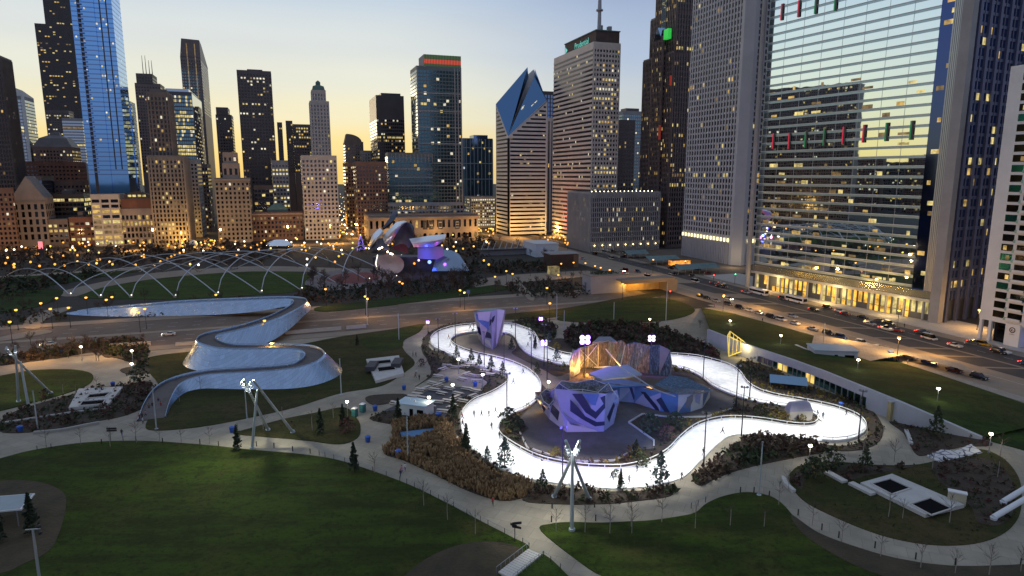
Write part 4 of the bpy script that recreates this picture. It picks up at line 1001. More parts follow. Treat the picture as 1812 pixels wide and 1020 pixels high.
# ---------------------------------------------------------------- the ice ribbon
OUT = [(762,605),(768,595),(785,586),(810,580),(840,577),(870,576),(905,577),(925,583),(944,592),(957,612),(975,622),(1001,630),(1040,634),(1090,634),(1140,632),(1185,631),(1211,632),(1241,636),(1276,645),(1296,653),(1310,664),(1322,681),(1343,695),(1378,705),(1429,714),(1475,724),(1511,737),(1528,750),(1531,764),(1513,777),(1482,783),(1444,781),(1393,775),(1342,770),(1311,770),(1289,774),(1268,789),(1250,807),(1227,830),(1212,844),(1187,854),(1151,862),(1082,866),(1006,859),(942,850),(904,838),(866,819),(833,793),(820,775),(816,755),(817,738),(825,724),(840,711),(867,700),(888,688),(899,678),(899,668),(890,662),(869,656),(840,648),(810,636),(780,622),(767,615)]
INN = [(797,604),(806,596),(824,591),(845,589),(869,588),(891,590),(905,594),(913,602),(918,613),(928,624),(941,632),(957,639),(981,645),(1005,649),(1050,652),(1100,653),(1150,652),(1184,652),(1203,654),(1225,661),(1246,673),(1264,687),(1302,703),(1340,714),(1378,720),(1410,725),(1432,731),(1446,740),(1447,749),(1436,756),(1404,756),(1353,748),(1310,744),(1276,745),(1246,752),(1225,762),(1202,781),(1182,802),(1151,820),(1108,831),(1070,832),(1031,830),(980,822),(942,810),(904,789),(887,776),(882,765),(885,752),(890,746),(905,736),(933,724),(948,711),(956,697),(957,686),(951,673),(943,665),(929,655),(901,643),(871,635),(840,628),(816,620),(802,612)]
ICE = pbr('ice', (.60,.62,.64), .30, col2=(.90,.90,.90), scale=.6, stretch=(1,1,1))
outp = pxpoly(OUT, 0, 4); innp = pxpoly(INN, 0, 4)
sheet('ice_ribbon', ICE, outp, .20, [innp], .2)
ISL['out'] = outp; ISL['inn'] = innp
sheet('inner_ground', MULCH, innp, .16, thick=.2)
TAN = pbr('tan_paving', (.17,.14,.105), .9, var=.15, scale=.3); RUB = pbr('rubber_paving', (.085,.075,.072), .85, var=.2, scale=.4)
sheet('tan_paving', TAN, pxpoly([(803,605),(812,597),(830,593),(850,592),(870,591),(890,593),(903,597),(910,606),(913,618),(905,626),(925,638),(960,655),(985,668),(1005,662),(1010,668),(975,690),(958,680),(945,664),(925,650),(895,638),(860,628),(825,618)], 0, 3), .20)
PLZ = [(920,742),(935,726),(952,712),(962,696),(1000,680),(1100,665),(1200,668),(1245,682),(1266,694),(1296,706),(1302,714),(1298,724),(1251,740),(1190,741),(1137,735),(1112,750),(1157,782),(1157,795),(1121,800),(1086,818),(1035,820),(989,813),(933,795),(922,770),(936,760)]
plz = pxpoly(PLZ); sheet('rubber_paving', RUB, plz, .21)
mb = MB()
def kerbline(mb, pts, w=.3, z0=.2, z1=.55, closed=True):
    n = len(pts)
    for i in range(n if closed else n-1):
        a, b_ = Vector(pts[i]), Vector(pts[(i+1) % n]); a.z = b_.z = (z0+z1)/2
        mb.bar(a, b_, w, z1-z0)
kerbline(mb, [G(*p) for p in [(1299,724),(1251,740),(1190,741),(1137,735),(1112,750),(1157,782),(1157,795)]], closed=False); kerbline(mb, [G(*p) for p in [(1121,800),(1086,818),(1035,820),(989,813),(933,795),(920,768)]], closed=False)
struct('plaza_kerb', mb, KERB)
# boards and rail round the ice
RAILW = pbr('rail_white', (.72,.72,.70), .5)
def rail(label, pts, closed=True, h=1.05):
    t = thing('rink_rail', label, 'railing', pts[0])
    off = Vector(pts[0]); mb = MB(); mp = MB(); n = len(pts); acc = 0
    P = [Vector((p[0], p[1], .2)) for p in pts]
    for i in range(n if closed else n-1):
        a, b_ = P[i]-off, P[(i+1) % n]-off; a.z = b_.z = .2
        mb.bar(a+Vector((0,0,.22)), b_+Vector((0,0,.22)), .10, .40)
        mb.bar(a+Vector((0,0,h)), b_+Vector((0,0,h)), .16, .14)
        acc += (b_-a).length
        if acc > 3.2: acc = 0; mp.bar(a, a+Vector((0,0,h)), .12, .12)
    t.location = (off.x, off.y, 0); mb.build('rail', RAILW, t); mp.build('post', RAILW, t)['kind'] = 'stuff'
    return t
def off_poly(pts, d):
    out = []; n = len(pts)
    for i in range(n):
        a, b_, c = Vector(pts[i-1]), Vector(pts[i]), Vector(pts[(i+1) % n]); t = (c-a); t.z = 0; t.normalize()
        out.append(b_+Vector((t.y, -t.x, 0))*d)
    return out
rail('white rail following the inner edge of the glowing ice ribbon', innp)
i0 = 4*4
rail('white rail along the outer edge of the upper and right side of the ice', outp[:4*31], False)
rail('white rail along the left outer edge of the ice by the picnic tables', outp[4*48:], False, .9)
# ---------------------------------------------------------------- plant meshes
BARK = pbr('bark', (.085,.065,.05), .9, var=.25, scale=3)
BARKP = pbr('pale_bark', (.26,.23,.20), .85, var=.2, scale=3)
TWIG = pbr('twigs', (.075,.052,.042), .95, var=.3, scale=1)
NEEDLE = pbr('dark_needles', (.018,.030,.014), .9, var=.4, scale=1.2)
NEEDLE2 = pbr('blue_needles', (.075,.105,.095), .9, var=.35, scale=1.2)
LEAFG = pbr('shrub_green', (.034,.048,.018), .9, var=.4, scale=.8)
LEAFY = pbr('shrub_yellow', (.16,.12,.025), .9, var=.4, scale=.8)
LEAFB = pbr('shrub_brown', (.060,.038,.024), .9, var=.4, scale=.8)
LEAFR = pbr('shrub_red', (.085,.034,.026), .9, var=.4, scale=.8)
GOLDG = pbr('golden_grass', (.22,.135,.065), .9, col2=(.36,.25,.13), scale=.5)
def leaf(mb, c, s, rn, mi=0):
    a = Vector((rn.gauss(0,1), rn.gauss(0,1), rn.gauss(0,1))).normalized(); b_ = a.orthogonal().normalized(); b_ = (b_*math.cos(rn.random()*6.28)+a.cross(b_)*math.sin(rn.random()*6.28))
    c = Vector(c); d = a.cross(b_)
    mb.face([c-b_*s-d*s*.5, c+b_*s*.2-d*s*.6, c+b_*s, c+b_*s*.1+d*s*.6], mi)
def branch(mb, p, d, L, r, lev, rn, n=5, spread=.6):
    q = p+d*L; mid = p+d*L*.5+Vector((rn.gauss(0,.05),rn.gauss(0,.05),0))*L
    mb.tube([p, mid, q], [r, r*.8, r*.55], 4 if lev > 0 else 3, 0, False)
    if lev == 0: return
    for i in range(n):
        t = rn.uniform(.45, 1.0); a = rn.random()*6.28
        e = (d+Vector((math.cos(a), math.sin(a), rn.uniform(.0,.5)))*spread).normalized()
        branch(mb, p+d*L*t, e, L*rn.uniform(.45,.7), r*.5, lev-1, rn, n, spread)
def bare_meshes(seed, h, lev=2, n=5, r=.12, thin=1.0):
    rn = random.Random(seed); tr = MB(); tr.tube([(0,0,0),(rn.gauss(0,.05),rn.gauss(0,.05),h*.35),(0,0,h*.6)], [r, r*.8, r*.6], 6)
    cr = MB()
    for i in range(n+2):
        a = i*2.4+rn.random(); z = h*rn.uniform(.3,.62)
        branch(cr, Vector((0,0,z)), Vector((math.cos(a)*.7, math.sin(a)*.7, rn.uniform(.5,1.1))).normalized(), h*rn.uniform(.2,.32), r*.42*thin, lev, rn, n)
    branch(cr, Vector((0,0,h*.58)), Vector((0,0,1)), h*.24, r*.5*thin, lev, rn, n)
    return tr, cr
def bare_proto(name, seed, h, label, group, lev=2, n=5, r=.12, bark=None, twig=None, thin=1.0):
    tr, cr = bare_meshes(seed, h, lev, n, r, thin)
    t = thing(name, label, 'tree', (0,0,-500), 0, group)
    tr.build('trunk', bark or BARK, t); cr.build('crown', twig or TWIG, t)
    return t
def conifer(name, label, group, h, r, seed, mat, n=260):
    rn = random.Random(seed); t = thing(name, label, 'tree', (0,0,-500), 0, group)
    tr = MB(); tr.tube([(0,0,0),(0,0,h*.6)], [.12,.05], 6); tr.build('trunk', BARK, t)
    mb = MB()
    for i in range(n):
        u = rn.random()**.75; z = h*(.06+.92*u); rr = r*(1-u)**.85*rn.uniform(.35,1.05)*(1 if rn.random() < .8 else 1.25); a = rn.random()*6.283
        leaf(mb, (rr*math.cos(a), rr*math.sin(a), z), h*.055*rn.uniform(.6,1.3)*(1.2-.5*u), rn)
    mb.build('crown', mat, t)
    return t
def bush(name, label, group, h, r, seed, mat, n=160):
    rn = random.Random(seed); t = thing(name, label, 'shrub', (0,0,-500), 0, group)
    tr = MB()
    for i in range(4): a = i*1.6; tr.tube([(0,0,0),(math.cos(a)*r*.4,math.sin(a)*r*.4,h*.6)], [.05,.02], 4)
    tr.build('stem', BARK, t); mb = MB()
    for i in range(n):
        a = rn.random()*6.283; u = rn.random(); rr = r*math.sqrt(rn.random())*math.sin(math.pi*min(.95,.25+.7*u))
        leaf(mb, (rr*math.cos(a), rr*math.sin(a), h*(.1+.9*u)), h*.09*rn.uniform(.6,1.4), rn)
    mb.build('foliage', mat, t)
    return t
class Proto:
    """One built thing, then copies; the first placement moves the original."""
    def __init__(s, t): s.t = t; s.used = False
    def put(s, loc, rz=None, label=None, group=None, scale=None):
        if rz is None: rz = R.random()*6.28
        if not s.used:
            s.used = True; t = s.t; t.location = loc; t.rotation_euler[2] = rz
            if label: t['label'] = label
            if group: t['group'] = group
            if scale: t.scale = scale if isinstance(scale, (tuple, list)) else (scale,)*3
            return t
        return dup(s.t, loc, rz, label, group, scale)
# ground cover: one stuff object per bed
def cover(name, key, dens, mats, h=(.4,1.1), leafs=9, seed=1, avoid=()):
    poly = ISL[key] if isinstance(key, str) else key; rn = random.Random(seed); mb = MB()
    n = int(area(poly)*dens)
    for x, y in scatter(poly, n, rn):
        if any(inside((x, y), a) for a in avoid): continue
        hh = rn.uniform(*h); rr = hh*.7; mi = min(len(mats)-1, int(max(0, (noise.noise(Vector((x*.09,y*.09,seed)))+.5)*len(mats)+rn.gauss(0,.6))))
        for k in range(leafs):
            a = rn.random()*6.283; u = rn.random(); q = rr*math.sqrt(rn.random())*(1-.5*u)
            leaf(mb, (x+q*math.cos(a), y+q*math.sin(a), .12+hh*u), .10+hh*.24*rn.uniform(.6,1.4), rn, mi)
    if mb.f: struct(name, mb, mats, kind='stuff')
cover('shrubbery', 'hedge', .8, [LEAFG, LEAFB, LEAFB], (.7,1.7), 12, 2)
cover('shrubbery', 'rbed', .55, [LEAFG, LEAFB, LEAFY], (.4,1.1), 9, 3)
cover('shrubbery', 'fbed', .75, [LEAFB, LEAFG, LEAFB], (.5,1.4), 10, 4)
cover('shrubbery', 'lbed', .5, [LEAFB, LEAFG], (.5,1.2), 9, 5)
cover('shrubbery', 'lrbed', .35, [LEAFG, LEAFB, LEAFG], (.4,1.2), 9, 6)
cover('shrubbery', 'backbed', .35, [LEAFB, LEAFG, LEAFR], (.8,2.4), 12, 7)
cover('shrubbery', 'backbed2', .4, [LEAFB, LEAFG], (.8,2.0), 10, 8)
cover('shrubbery', 'leftbed', .5, [LEAFG, LEAFB, LEAFR], (.4,1.3), 9, 9)
cover('shrubbery', 'topleft', .4, [LEAFB, LEAFG, LEAFB], (.8,2.2), 10, 10)
cover('shrubbery', 'kioskbed', .45, [LEAFG, LEAFB], (.4,1.0), 8, 11)
cover('shrubbery', 'ovalbed', .45, [LEAFG, LEAFB, LEAFR], (.5,1.7), 11, 12)
cover('shrubbery', 'ovalbed2', .4, [LEAFB, LEAFR, LEAFG], (.3,1.0), 9, 13)
cover('shrubbery', 'wallbed', .5, [LEAFB, LEAFG, LEAFR], (.3,.9), 8, 14)
cover('shrubbery', 'oval', .10, [LEAFG, LEAFG, LEAFB], (.2,.5), 6, 15)
cover('shrubbery', 'tri', .06, [LEAFG, LEAFB], (.2,.5), 6, 16)
ring_in = [p for p in off_poly(innp, -1.0)]
cover('shrubbery', innp, .32, [LEAFG, LEAFB, LEAFY], (.4,1.6), 9, 17, [off_poly(plz, 0), pxpoly([(790,590),(915,590),(930,625),(990,655),(1010,668),(950,690),(860,632),(795,618)]), pxpoly([(955,690),(1000,655),(1120,648),(1270,670),(1300,706),(1290,726),(1100,790),(1010,790),(955,750)])])
def golden(key, dens, seed):
    poly = ISL[key]; rn = random.Random(seed); mb = MB()
    hole = pxpoly([(706,764),(768,758),(772,768),(711,778)])
    for x, y in scatter(poly, int(area(poly)*dens), rn):
        if inside((x, y), hole): continue
        hh = rn.uniform(1.0, 1.9)*(.85+.5*noise.noise(Vector((x*.15,y*.15,0)))); 
        for k in range(7):
            a = rn.random()*6.283; lean = rn.uniform(.1,.5); wd = .11
            bx, by = x+rn.gauss(0,.15), y+rn.gauss(0,.15); tx, ty = bx+math.cos(a)*lean*hh, by+math.sin(a)*lean*hh
            s_, c_ = math.sin(a)*wd, math.cos(a)*wd
            mb.face([(bx-s_,by+c_,.1),(bx+s_,by-c_,.1),(tx+s_*1.6,ty-c_*1.6,hh*.85),(tx,ty,hh*1.05),(tx-s_*1.6,ty+c_*1.6,hh*.85)])
    struct('ornamental_grass', mb, GOLDG, kind='stuff')
golden('gold', 2.6, 5)
# ---------------------------------------------------------------- serpentine footbridge
def shingle(name, col):
    # overlapping steel plates, each brushed a little differently
    m, nt, b = nodes(name); N = nt.nodes.new; L = nt.links.new; tc = N('ShaderNodeTexCoord'); mp = N('ShaderNodeMapping'); mp.inputs['Rotation'].default_value = (rad(60),0,rad(12)); L(tc.outputs['Object'], mp.inputs[0])
    br = N('ShaderNodeTexBrick'); br.offset = .5; br.inputs['Scale'].default_value = 1.0; br.inputs['Brick Width'].default_value = 1.5; br.inputs['Row Height'].default_value = .6; br.inputs['Mortar Size'].default_value = .02
    br.inputs['Color1'].default_value = (*[c*.90 for c in col],1); br.inputs['Color2'].default_value = (*[c*1.08 for c in col],1); br.inputs['Mortar'].default_value = (*[c*.62 for c in col],1); L(mp.outputs[0], br.inputs['Vector']); L(br.outputs['Color'], b.inputs['Base Color'])
    n = N('ShaderNodeTexNoise'); n.inputs['Scale'].default_value = .5; n.inputs['Detail'].default_value = 4; L(tc.outputs['Object'], n.inputs['Vector']); r = N('ShaderNodeMapRange'); r.inputs['To Min'].default_value = .18; r.inputs['To Max'].default_value = .42; L(n.outputs['Fac'], r.inputs['Value']); L(r.outputs[0], b.inputs['Roughness'])
    b.inputs['Metallic'].default_value = 1.0; bp = N('ShaderNodeBump'); bp.inputs['Strength'].default_value = .25; bp.inputs['Distance'].default_value = .1; L(br.outputs['Fac'], bp.inputs['Height']); L(bp.outputs[0], b.inputs['Normal']); MATS[name] = m; return m
STEEL = shingle('brushed_steel', (.35,.45,.60))
DECK = pbr('bridge_deck', (.105,.088,.085), .8, var=.2, scale=.4)
def bridge():
    # px, py of the deck centre, height, half width, left and right flank reach, flank foot height
    C = [(268,742,.2,3.4, .3,.3, .1),(279,712,.9,3.4, .8,.8, .1),(296,688,1.6,3.2, 1.0,2.2, .1),(324,673,2.2,3.1, 1.4,3.0, .1),(368,663,2.9,3.0, 1.4,2.6, .1),
         (430,659,3.6,3.0, 1.4,3.2, .1),(490,655,4.2,3.0, 1.4,3.8, .1),(532,648,4.7,3.0, 1.6,5.2, .1),(553,637,5.0,3.1, 1.8,7.0, .1),(556,627,5.2,3.1, 2.0,7.0, .1),(540,619,5.4,3.0, 2.2,5.0, .1),
         (500,616,5.6,3.0, 5.0,2.0, .1),(450,617,5.8,3.0, 6.2,1.8, .1),(400,616,6.0,3.0, 7.0,1.8, .1),(370,608,6.1,3.1, 7.4,1.8, .1),(366,600,6.2,3.1, 5.0,2.0, .1),(380,593,6.3,3.1, 2.2,5.0, .1),
         (412,586,6.4,3.0, 2.0,6.5, .8),(450,576,6.5,3.0, 1.8,6.8, 1.5),(485,564,6.6,2.9, 1.6,5.2, 3.0),(512,551,6.7,2.9, 1.6,3.4, 4.3),(528,541,6.8,2.9, 1.8,2.4, 4.6),(530,533,6.8,2.9, 2.2,2.4, 4.6),(514,530,6.8,2.8, 3.2,2.0, 4.4),
         (480,530,6.6,2.8, 3.6,1.8, 3.0),(430,532,6.2,2.8, 3.2,1.8, 1.5),(380,534,5.6,2.8, 2.6,1.8, .6),(320,537,4.8,2.8, 2.4,1.8, .1),(260,542,3.8,2.8, 2.2,1.8, .1),(200,547,2.6,2.8, 1.8,1.6, .1),(150,551,1.2,2.8, 1.2,1.2, .1),(128,553,.3,2.8, .5,.5, .1)]
    P = [(*G(c[0], c[1], c[2]), *c[3:]) for c in C]
    # smooth everything along the spine
    import itertools
    pts = []
    n = len(P); per = 6
    for i in range(n-1):
        a, b_, c, d_ = P[max(i-1,0)], P[i], P[i+1], P[min(i+2,n-1)]
        for k in range(per):
            t = k/per; pts.append([.5*((2*q)+(r-p)*t+(2*p-5*q+4*r-s_)*t*t+(3*q-p-3*r+s_)*t**3) for p, q, r, s_ in zip(a, b_, c, d_)])
    pts.append(list(P[-1]))
    t = thing('serpentine_footbridge', 'winding silver footbridge snaking from the lawn across the road', 'bridge', (P[0][0], P[0][1], 0))
    O = Vector((P[0][0], P[0][1], 0))
    deck = []; fl = {1: [], -1: []}; par = {1: [], -1: []}; under = []
    for i, q in enumerate(pts):
        p = Vector(q[:3]); a = Vector(pts[max(i-1,0)][:3]); b_ = Vector(pts[min(i+1,len(pts)-1)][:3]); d_ = b_-a; d_.z = 0; d_.normalize(); lat = Vector((-d_.y, d_.x, 0))
        hw, wl, wr, zf = q[3]*.86, max(q[4]*.72, .2), max(q[5]*.72, .2), max(.02, q[6])
        deck.append([p+lat*hw-O, p-lat*hw-O])
        for s_, wid in ((1, wl), (-1, wr)):
            L = lat*s_; top = p+L*hw; hp = min(.95, .25+q[2]*.4)
            prof = [top-Vector((0,0,.05)), top+Vector((0,0,hp*.7)), top+L*.12+Vector((0,0,hp))]
            for u in (.12,.28,.48,.7,.88,1.0):
                z = (q[2]+hp)*(1-u)**1.0 + zf*u; bulge = math.sin(math.pi*u)*.12*wid
                zz = (q[2]+hp) + (zf-(q[2]+hp))*(u**.85) 
                prof.append(Vector(((top+L*(.12+wid*u)).x, (top+L*(.12+wid*u)).y, zz))+Vector((0,0,bulge*.5)))
            fl[s_].append([v-O for v in prof])
    mb = MB(); mb.loft(deck, 0, False); mb.build('deck', DECK, t, True)
    for s_ in (1,-1):
        mb = MB(); r = fl[s_] if s_ == 1 else [list(reversed(x)) for x in fl[s_]]
        mb.loft(r, 0, False); o = mb.build('steel_flank', STEEL, t, True)
    mb = MB(); mb.loft([[x[-1], y[-1]] for x, y in zip(fl[1], fl[-1])], 0, False); mb.build('soffit', DECK, t, True)
bridge()
# ---------------------------------------------------------------- field house built into the slope, upper lawn
CONCW = pbr('pale_concrete_wall', (.40,.41,.43), .75, var=.08, scale=.25)
GLT = mirror('teal_glazing', (.14,.34,.36), .12, .02)
def fieldhouse():
    base = [(1250,606,583),(1290,625,599),(1340,640,617),(1400,664,637),(1455,688,657),(1531,724,688),(1590,748,712),(1660,766,742),(1738,780,775)]
    P = []
    for bx, by, ty in base:
        g = G(bx, by, 0); tz = zat(g.x, g.y, ty); 
        P.append((g, tz))
    O = P[0][0].copy()
    t = thing('field_house', 'long low pale concrete building sunk under the lawn edge behind the rink', 'building', O)
    L = [(q-O, z) for q, z in P]
    up = []
    for i, (q, z) in enumerate(L):
        up.append(q)
    back = Vector((NV.x, NV.y, 0))
    # fascia: full height from the left end to the glazing head, and full-height wall at the right
    mb = MB(); mg = MB(); mw = MB()
    for i in range(len(L)-1):
        (a, za), (b_, zb) = L[i], L[i+1]
        glazed = 2 <= i <= 4
        la, lb = (max(za-2.4, .3) if glazed else 0), (max(zb-2.4, .3) if glazed else 0)
        za_, zb_ = Vector((0,0,za)), Vector((0,0,zb))
        mb.face([a+Vector((0,0,la)), b_+Vector((0,0,lb)), b_+zb_, a+za_])
        mb.face([a+za_, b_+zb_, b_+zb_+back*.9, a+za_+back*.9]); mb.face([a+za_+back*.9, b_+zb_+back*.9, b_+back*.9, a+back*.9])
        if glazed:
            n = 7
            for k in range(n):
                u, v = k/n, (k+1)/n; p = a.lerp(b_, u)+back*.6; q = a.lerp(b_, v)+back*.6; zh = max(.4, la+(lb-la)*(u+v)/2)
                mi = 0
                if i == 2: mi = 1 if k in (4,5) else (2 if k < 3 else 0)
                if i == 3: mi = 1 if k in (3,4) else 0
                mg.face([p, q, q+Vector((0,0,zh)), p+Vector((0,0,zh))], mi); mw.bar(p-back*.1, p-back*.1+Vector((0,0,zh)), .22, .22)
    mb.build('fascia', CONCW, t); mg.build('glazing', [GLT, lit_window('interior_gold', (1,.66,.16), 1.1), DARKW], t); mw.build("mullion", MULL, t)["kind"] = "stuff"
    mb = MB()
    for i in (2, 3, 4):
        a, b_ = L[i][0]+back*.7, L[i+1][0]+back*.7
        mb.face([a, b_, b_+back*6, a+back*6])
    mb.build('interior_floor', DARKW, t)
    d = thing('utility_cabinet', 'yellowish concrete gate block where the pale wall meets the path', 'cabinet', G(1577,742))
    mb = MB(); mb.box(-1.1,1.1,-.5,.5,0,4.6); mb.build('body', pbr('yellow_stone', (.36,.30,.14), .85, var=.15, scale=.6), d); mb = MB(); mb.box(-1.25,1.25,-.65,.65,4.6,4.85); mb.build('cap', CONCW, d); d.rotation_euler[2] = rad(20)
    # lawn from the wall head up to the avenue
    top = [Vector((q.x, q.y, z))+back*.9 for q, z in P]
    far = [G(*p) for p in [(1240,545),(1300,556),(1370,575),(1430,592),(1500,612),(1580,638),(1650,660),(1740,690),(1900,745)]]
    mb = MB(); rows = []
    for i in range(len(top)):
        a, b_ = top[i], far[i]; b_.z = .14
        rows.append([a.lerp(b_, k/6)+Vector((0,0,.5*math.sin(math.pi*k/6))) for k in range(7)])
    mb.loft(rows, 0, False); o = struct('upper_lawn', mb, LAWN3, True)
    return P
FH = fieldhouse()
def lawn_sheet(px, mat, z): sheet('lawn', mat, pxpoly(px, 0, 3), z)
island('lawn', LAWN3, [(1735,775),(1690,742),(1760,740),(1900,760),(2000,820),(1900,830),(1820,800)], .10, 3)
sheet('lawn', LAWN3, gpoly([(97,157),(88,183),(-60,183),(-60,157)]), .085, thick=.1)
sheet('path', PATHG, pxpoly([(1440,603),(1530,618),(1700,655),(1720,672),(1600,640),(1520,655),(1430,640)], 0), 2.3)
# ---------------------------------------------------------------- climbing boulders
B_LIL = pbr('panel_light_grey', (.30,.29,.38), .6, var=.06, scale=.5)  # grey tinted violet: some of the floodlight is put into the colour
B_MID = pbr('panel_mid_grey', (.19,.20,.27), .6, var=.08, scale=.5)
B_NAV = pbr('panel_navy', (.012,.015,.045), .55, var=.1, scale=.5)
B_BLU = pbr('panel_slate_blue', (.08,.15,.28), .55, var=.1, scale=.5)
B_CRM = pbr('panel_cream', (.50,.47,.42), .6, var=.06, scale=.5)
B_OLV = pbr('panel_olive_grey', (.16,.15,.13), .65, var=.1, scale=.5)
NET = pbr('net_mesh', (.22,.25,.30), .6, var=.5, scale=2.5)
NETB = pbr('blue_net', (.045,.10,.20), .6, col2=(.12,.24,.40), scale=1.1)
BP = [B_LIL, B_MID, B_NAV, B_BLU, B_CRM, B_OLV, NET, NETB]
def hit(px, py, A, B, C):
    n = (B-A).cross(C-A); d_ = ray(px, py); o = Vector((0,0,CAMH)); t = n.dot(A-o)/n.dot(d_)
    p = o+d_*t; c = (A+B+C)/3; v = p-c
    if abs(p.y-c.y) > 5: p = o+d_*(c.y/d_.y)      # a plane seen edge-on: stay at its middle
    return p - d_.normalized()*.05
def boulder(name, label, base, top, zt, patches, fill, roofz=None, mats=BP):
    """base/top: pixel rings of the side that shows, left to right; the far side is closed behind them."""
    b_ = [G(x, y, .2) for x, y in base]; t_ = [G(x, y, z) for (x, y), z in zip(top, zt)]
    O = Vector((sum(p.x for p in b_)/len(b_), sum(p.y for p in b_)/len(b_), .2))
    t = thing(name, label, 'climbing wall', O)
    mb = MB()
    for i in range(len(b_)-1):
        mb.face([b_[i]-O, b_[i+1]-O, t_[i+1]-O], fill[i % len(fill)]); mb.face([b_[i]-O, t_[i+1]-O, t_[i]-O], fill[(i*3+1) % len(fill)])
    # far side
    c0 = (b_[0]+b_[-1])/2; c1 = (t_[0]+t_[-1])/2; away = Vector((-.25,.97,0))
    dep = (b_[-1]-b_[0]).length*.28
    bb = [b_[-1]+away*dep*.5, c0+away*dep, b_[0]+away*dep*.5]; tt = [t_[-1]+away*dep*.5, c1+away*dep, t_[0]+away*dep*.5]
    ring_b = b_+bb; ring_t = t_+tt
    for i in range(len(b_)-1, len(ring_b)):
        j = (i+1) % len(ring_b); mb.face([ring_b[i]-O, ring_b[j]-O, ring_t[j]-O], fill[(i+2) % len(fill)]); mb.face([ring_b[i]-O, ring_t[j]-O, ring_t[i]-O], fill[i % len(fill)])
    mb.build('wall_panels', mats, t)
    if roofz is not None:
        mb = MB(); r = [Vector((p.x, p.y, p.z-roofz))-O for p in ring_t]; c = sum(r, Vector())/len(r)
        c.z -= roofz*.5
        for i in range(len(r)): mb.face([r[i], r[(i+1) % len(r)], c], 6 if i % 3 else 1)
        mb.build('top_net', mats, t)
    for seg, pts, mi in patches:
        A, B, C = b_[seg], b_[seg+1], t_[seg+1]
        mb = MB(); mb.face([hit(x, y, A, B, C)-O for x, y in pts], 0); mb.build('painted_facet', mats[mi], t)
    return t
# the big one in front: chevrons in lilac and navy
boulder('climbing_boulder', 'big faceted climbing boulder with lilac and navy chevrons in front', 
    [(957,722),(972,742),(1002,765),(1068,764),(1086,750),(1092,724)], [(952,700),(976,692),(982,688),(1072,697),(1092,690),(1096,706)], [6.0,8.0,8.8,9.2,8.2,6.5],
    [(2,[(1012,697),(1030,697),(1046,723),(1054,729),(1068,715),(1062,704),(1071,700),(1071,722),(1054,742),(1036,730)],2),
     (2,[(1009,707),(1020,718),(1036,737),(1056,747),(1070,746),(1070,753),(1053,755),(1030,742),(1009,728)],2),
     (2,[(1030,697),(1060,698),(1054,718),(1046,716)],3),
     (2,[(1004,746),(1030,752),(1052,761),(1058,764),(1066,764),(1003,765)],4),
     (2,[(990,726),(1003,737),(1032,752),(1050,760),(1010,752)],1),
     (1,[(969,723),(978,716),(990,729),(987,745)],2),(0,[(957,712),(966,724),(962,731)],2),(3,[(1074,738),(1086,712),(1088,718),(1078,748)],2),(4,[(1087,738),(1094,714),(1094,722)],2)],
    [0,4,0,0,0,1,4], roofz=1.2)
# the tall one inside the left loop
boulder('climbing_tower', 'tall lilac climbing tower inside the left loop of the ice',
    [(849,602),(855,611),(872,619),(878,614),(886,600),(889,592)], [(839,552),(845,553),(869,551),(880,548),(893,549),(895,548)], [12.6,12.9,13.1,13.2,12.9,12.6],
    [(1,[(842,556),(864,556),(865,584),(852,574),(843,566)],3),(2,[(867,566),(876,558),(874,568),(866,578)],2),(1,[(844,577),(853,583),(868,590),(870,600),(856,597),(846,590)],2),
     (3,[(878,553),(893,551),(886,592),(882,590)],1),(1,[(852,597),(866,603),(870,616),(858,606)],4),(4,[(884,585),(889,584),(888,591),(884,592)],2)],
    [0,0,1,0,4,0], roofz=None)
o = COL.objects.get('climbing_tower'); mb = MB()
rt = [G(x, y, z)-Vector(o.location) for (x, y), z in zip([(839,552),(869,551),(895,548),(880,546),(855,547)], [12.6,13.1,12.6,12.9,12.8])]
mb.face(rt, 0); mb.build('roof', [pbr('roof_slate', (.22,.30,.36), .7, var=.1)], o)
# crown of netting on the big boulder
def net(name, c1, c2, c3):
    # knotted climbing net hung over steel: streaky, uneven
    m, nt, b = nodes(name); N = nt.nodes.new; L = nt.links.new; tc = N('ShaderNodeTexCoord'); mp = N('ShaderNodeMapping'); mp.inputs['Scale'].default_value = (2.2,2.2,.5); L(tc.outputs['Object'], mp.inputs[0])
    n = N('ShaderNodeTexNoise'); n.inputs['Scale'].default_value = 1.0; n.inputs['Detail'].default_value = 5; n.inputs['Roughness'].default_value = .75; n.inputs['Distortion'].default_value = 1.2; L(mp.outputs[0], n.inputs['Vector'])
    r = N('ShaderNodeValToRGB'); r.color_ramp.elements[0].position = .36; r.color_ramp.elements[1].position = .66; r.color_ramp.elements[0].color = (*c1,1); r.color_ramp.elements[1].color = (*c3,1); e = r.color_ramp.elements.new(.5); e.color = (*c2,1)
    L(n.outputs['Fac'], r.inputs[0]); L(r.outputs[0], b.inputs['Base Color']); b.inputs['Roughness'].default_value = .6; MATS[name] = m; return m
NET1 = net('net_grey', (.015,.018,.025), (.06,.065,.08), (.26,.27,.31)); NET2 = net('net_steel_blue', (.008,.016,.035), (.03,.07,.13), (.16,.26,.36)); NET3 = net('net_rust', (.022,.019,.02), (.07,.06,.058), (.22,.20,.19))  # three streaky net tones: neutral grey, steel blue, warmer grey
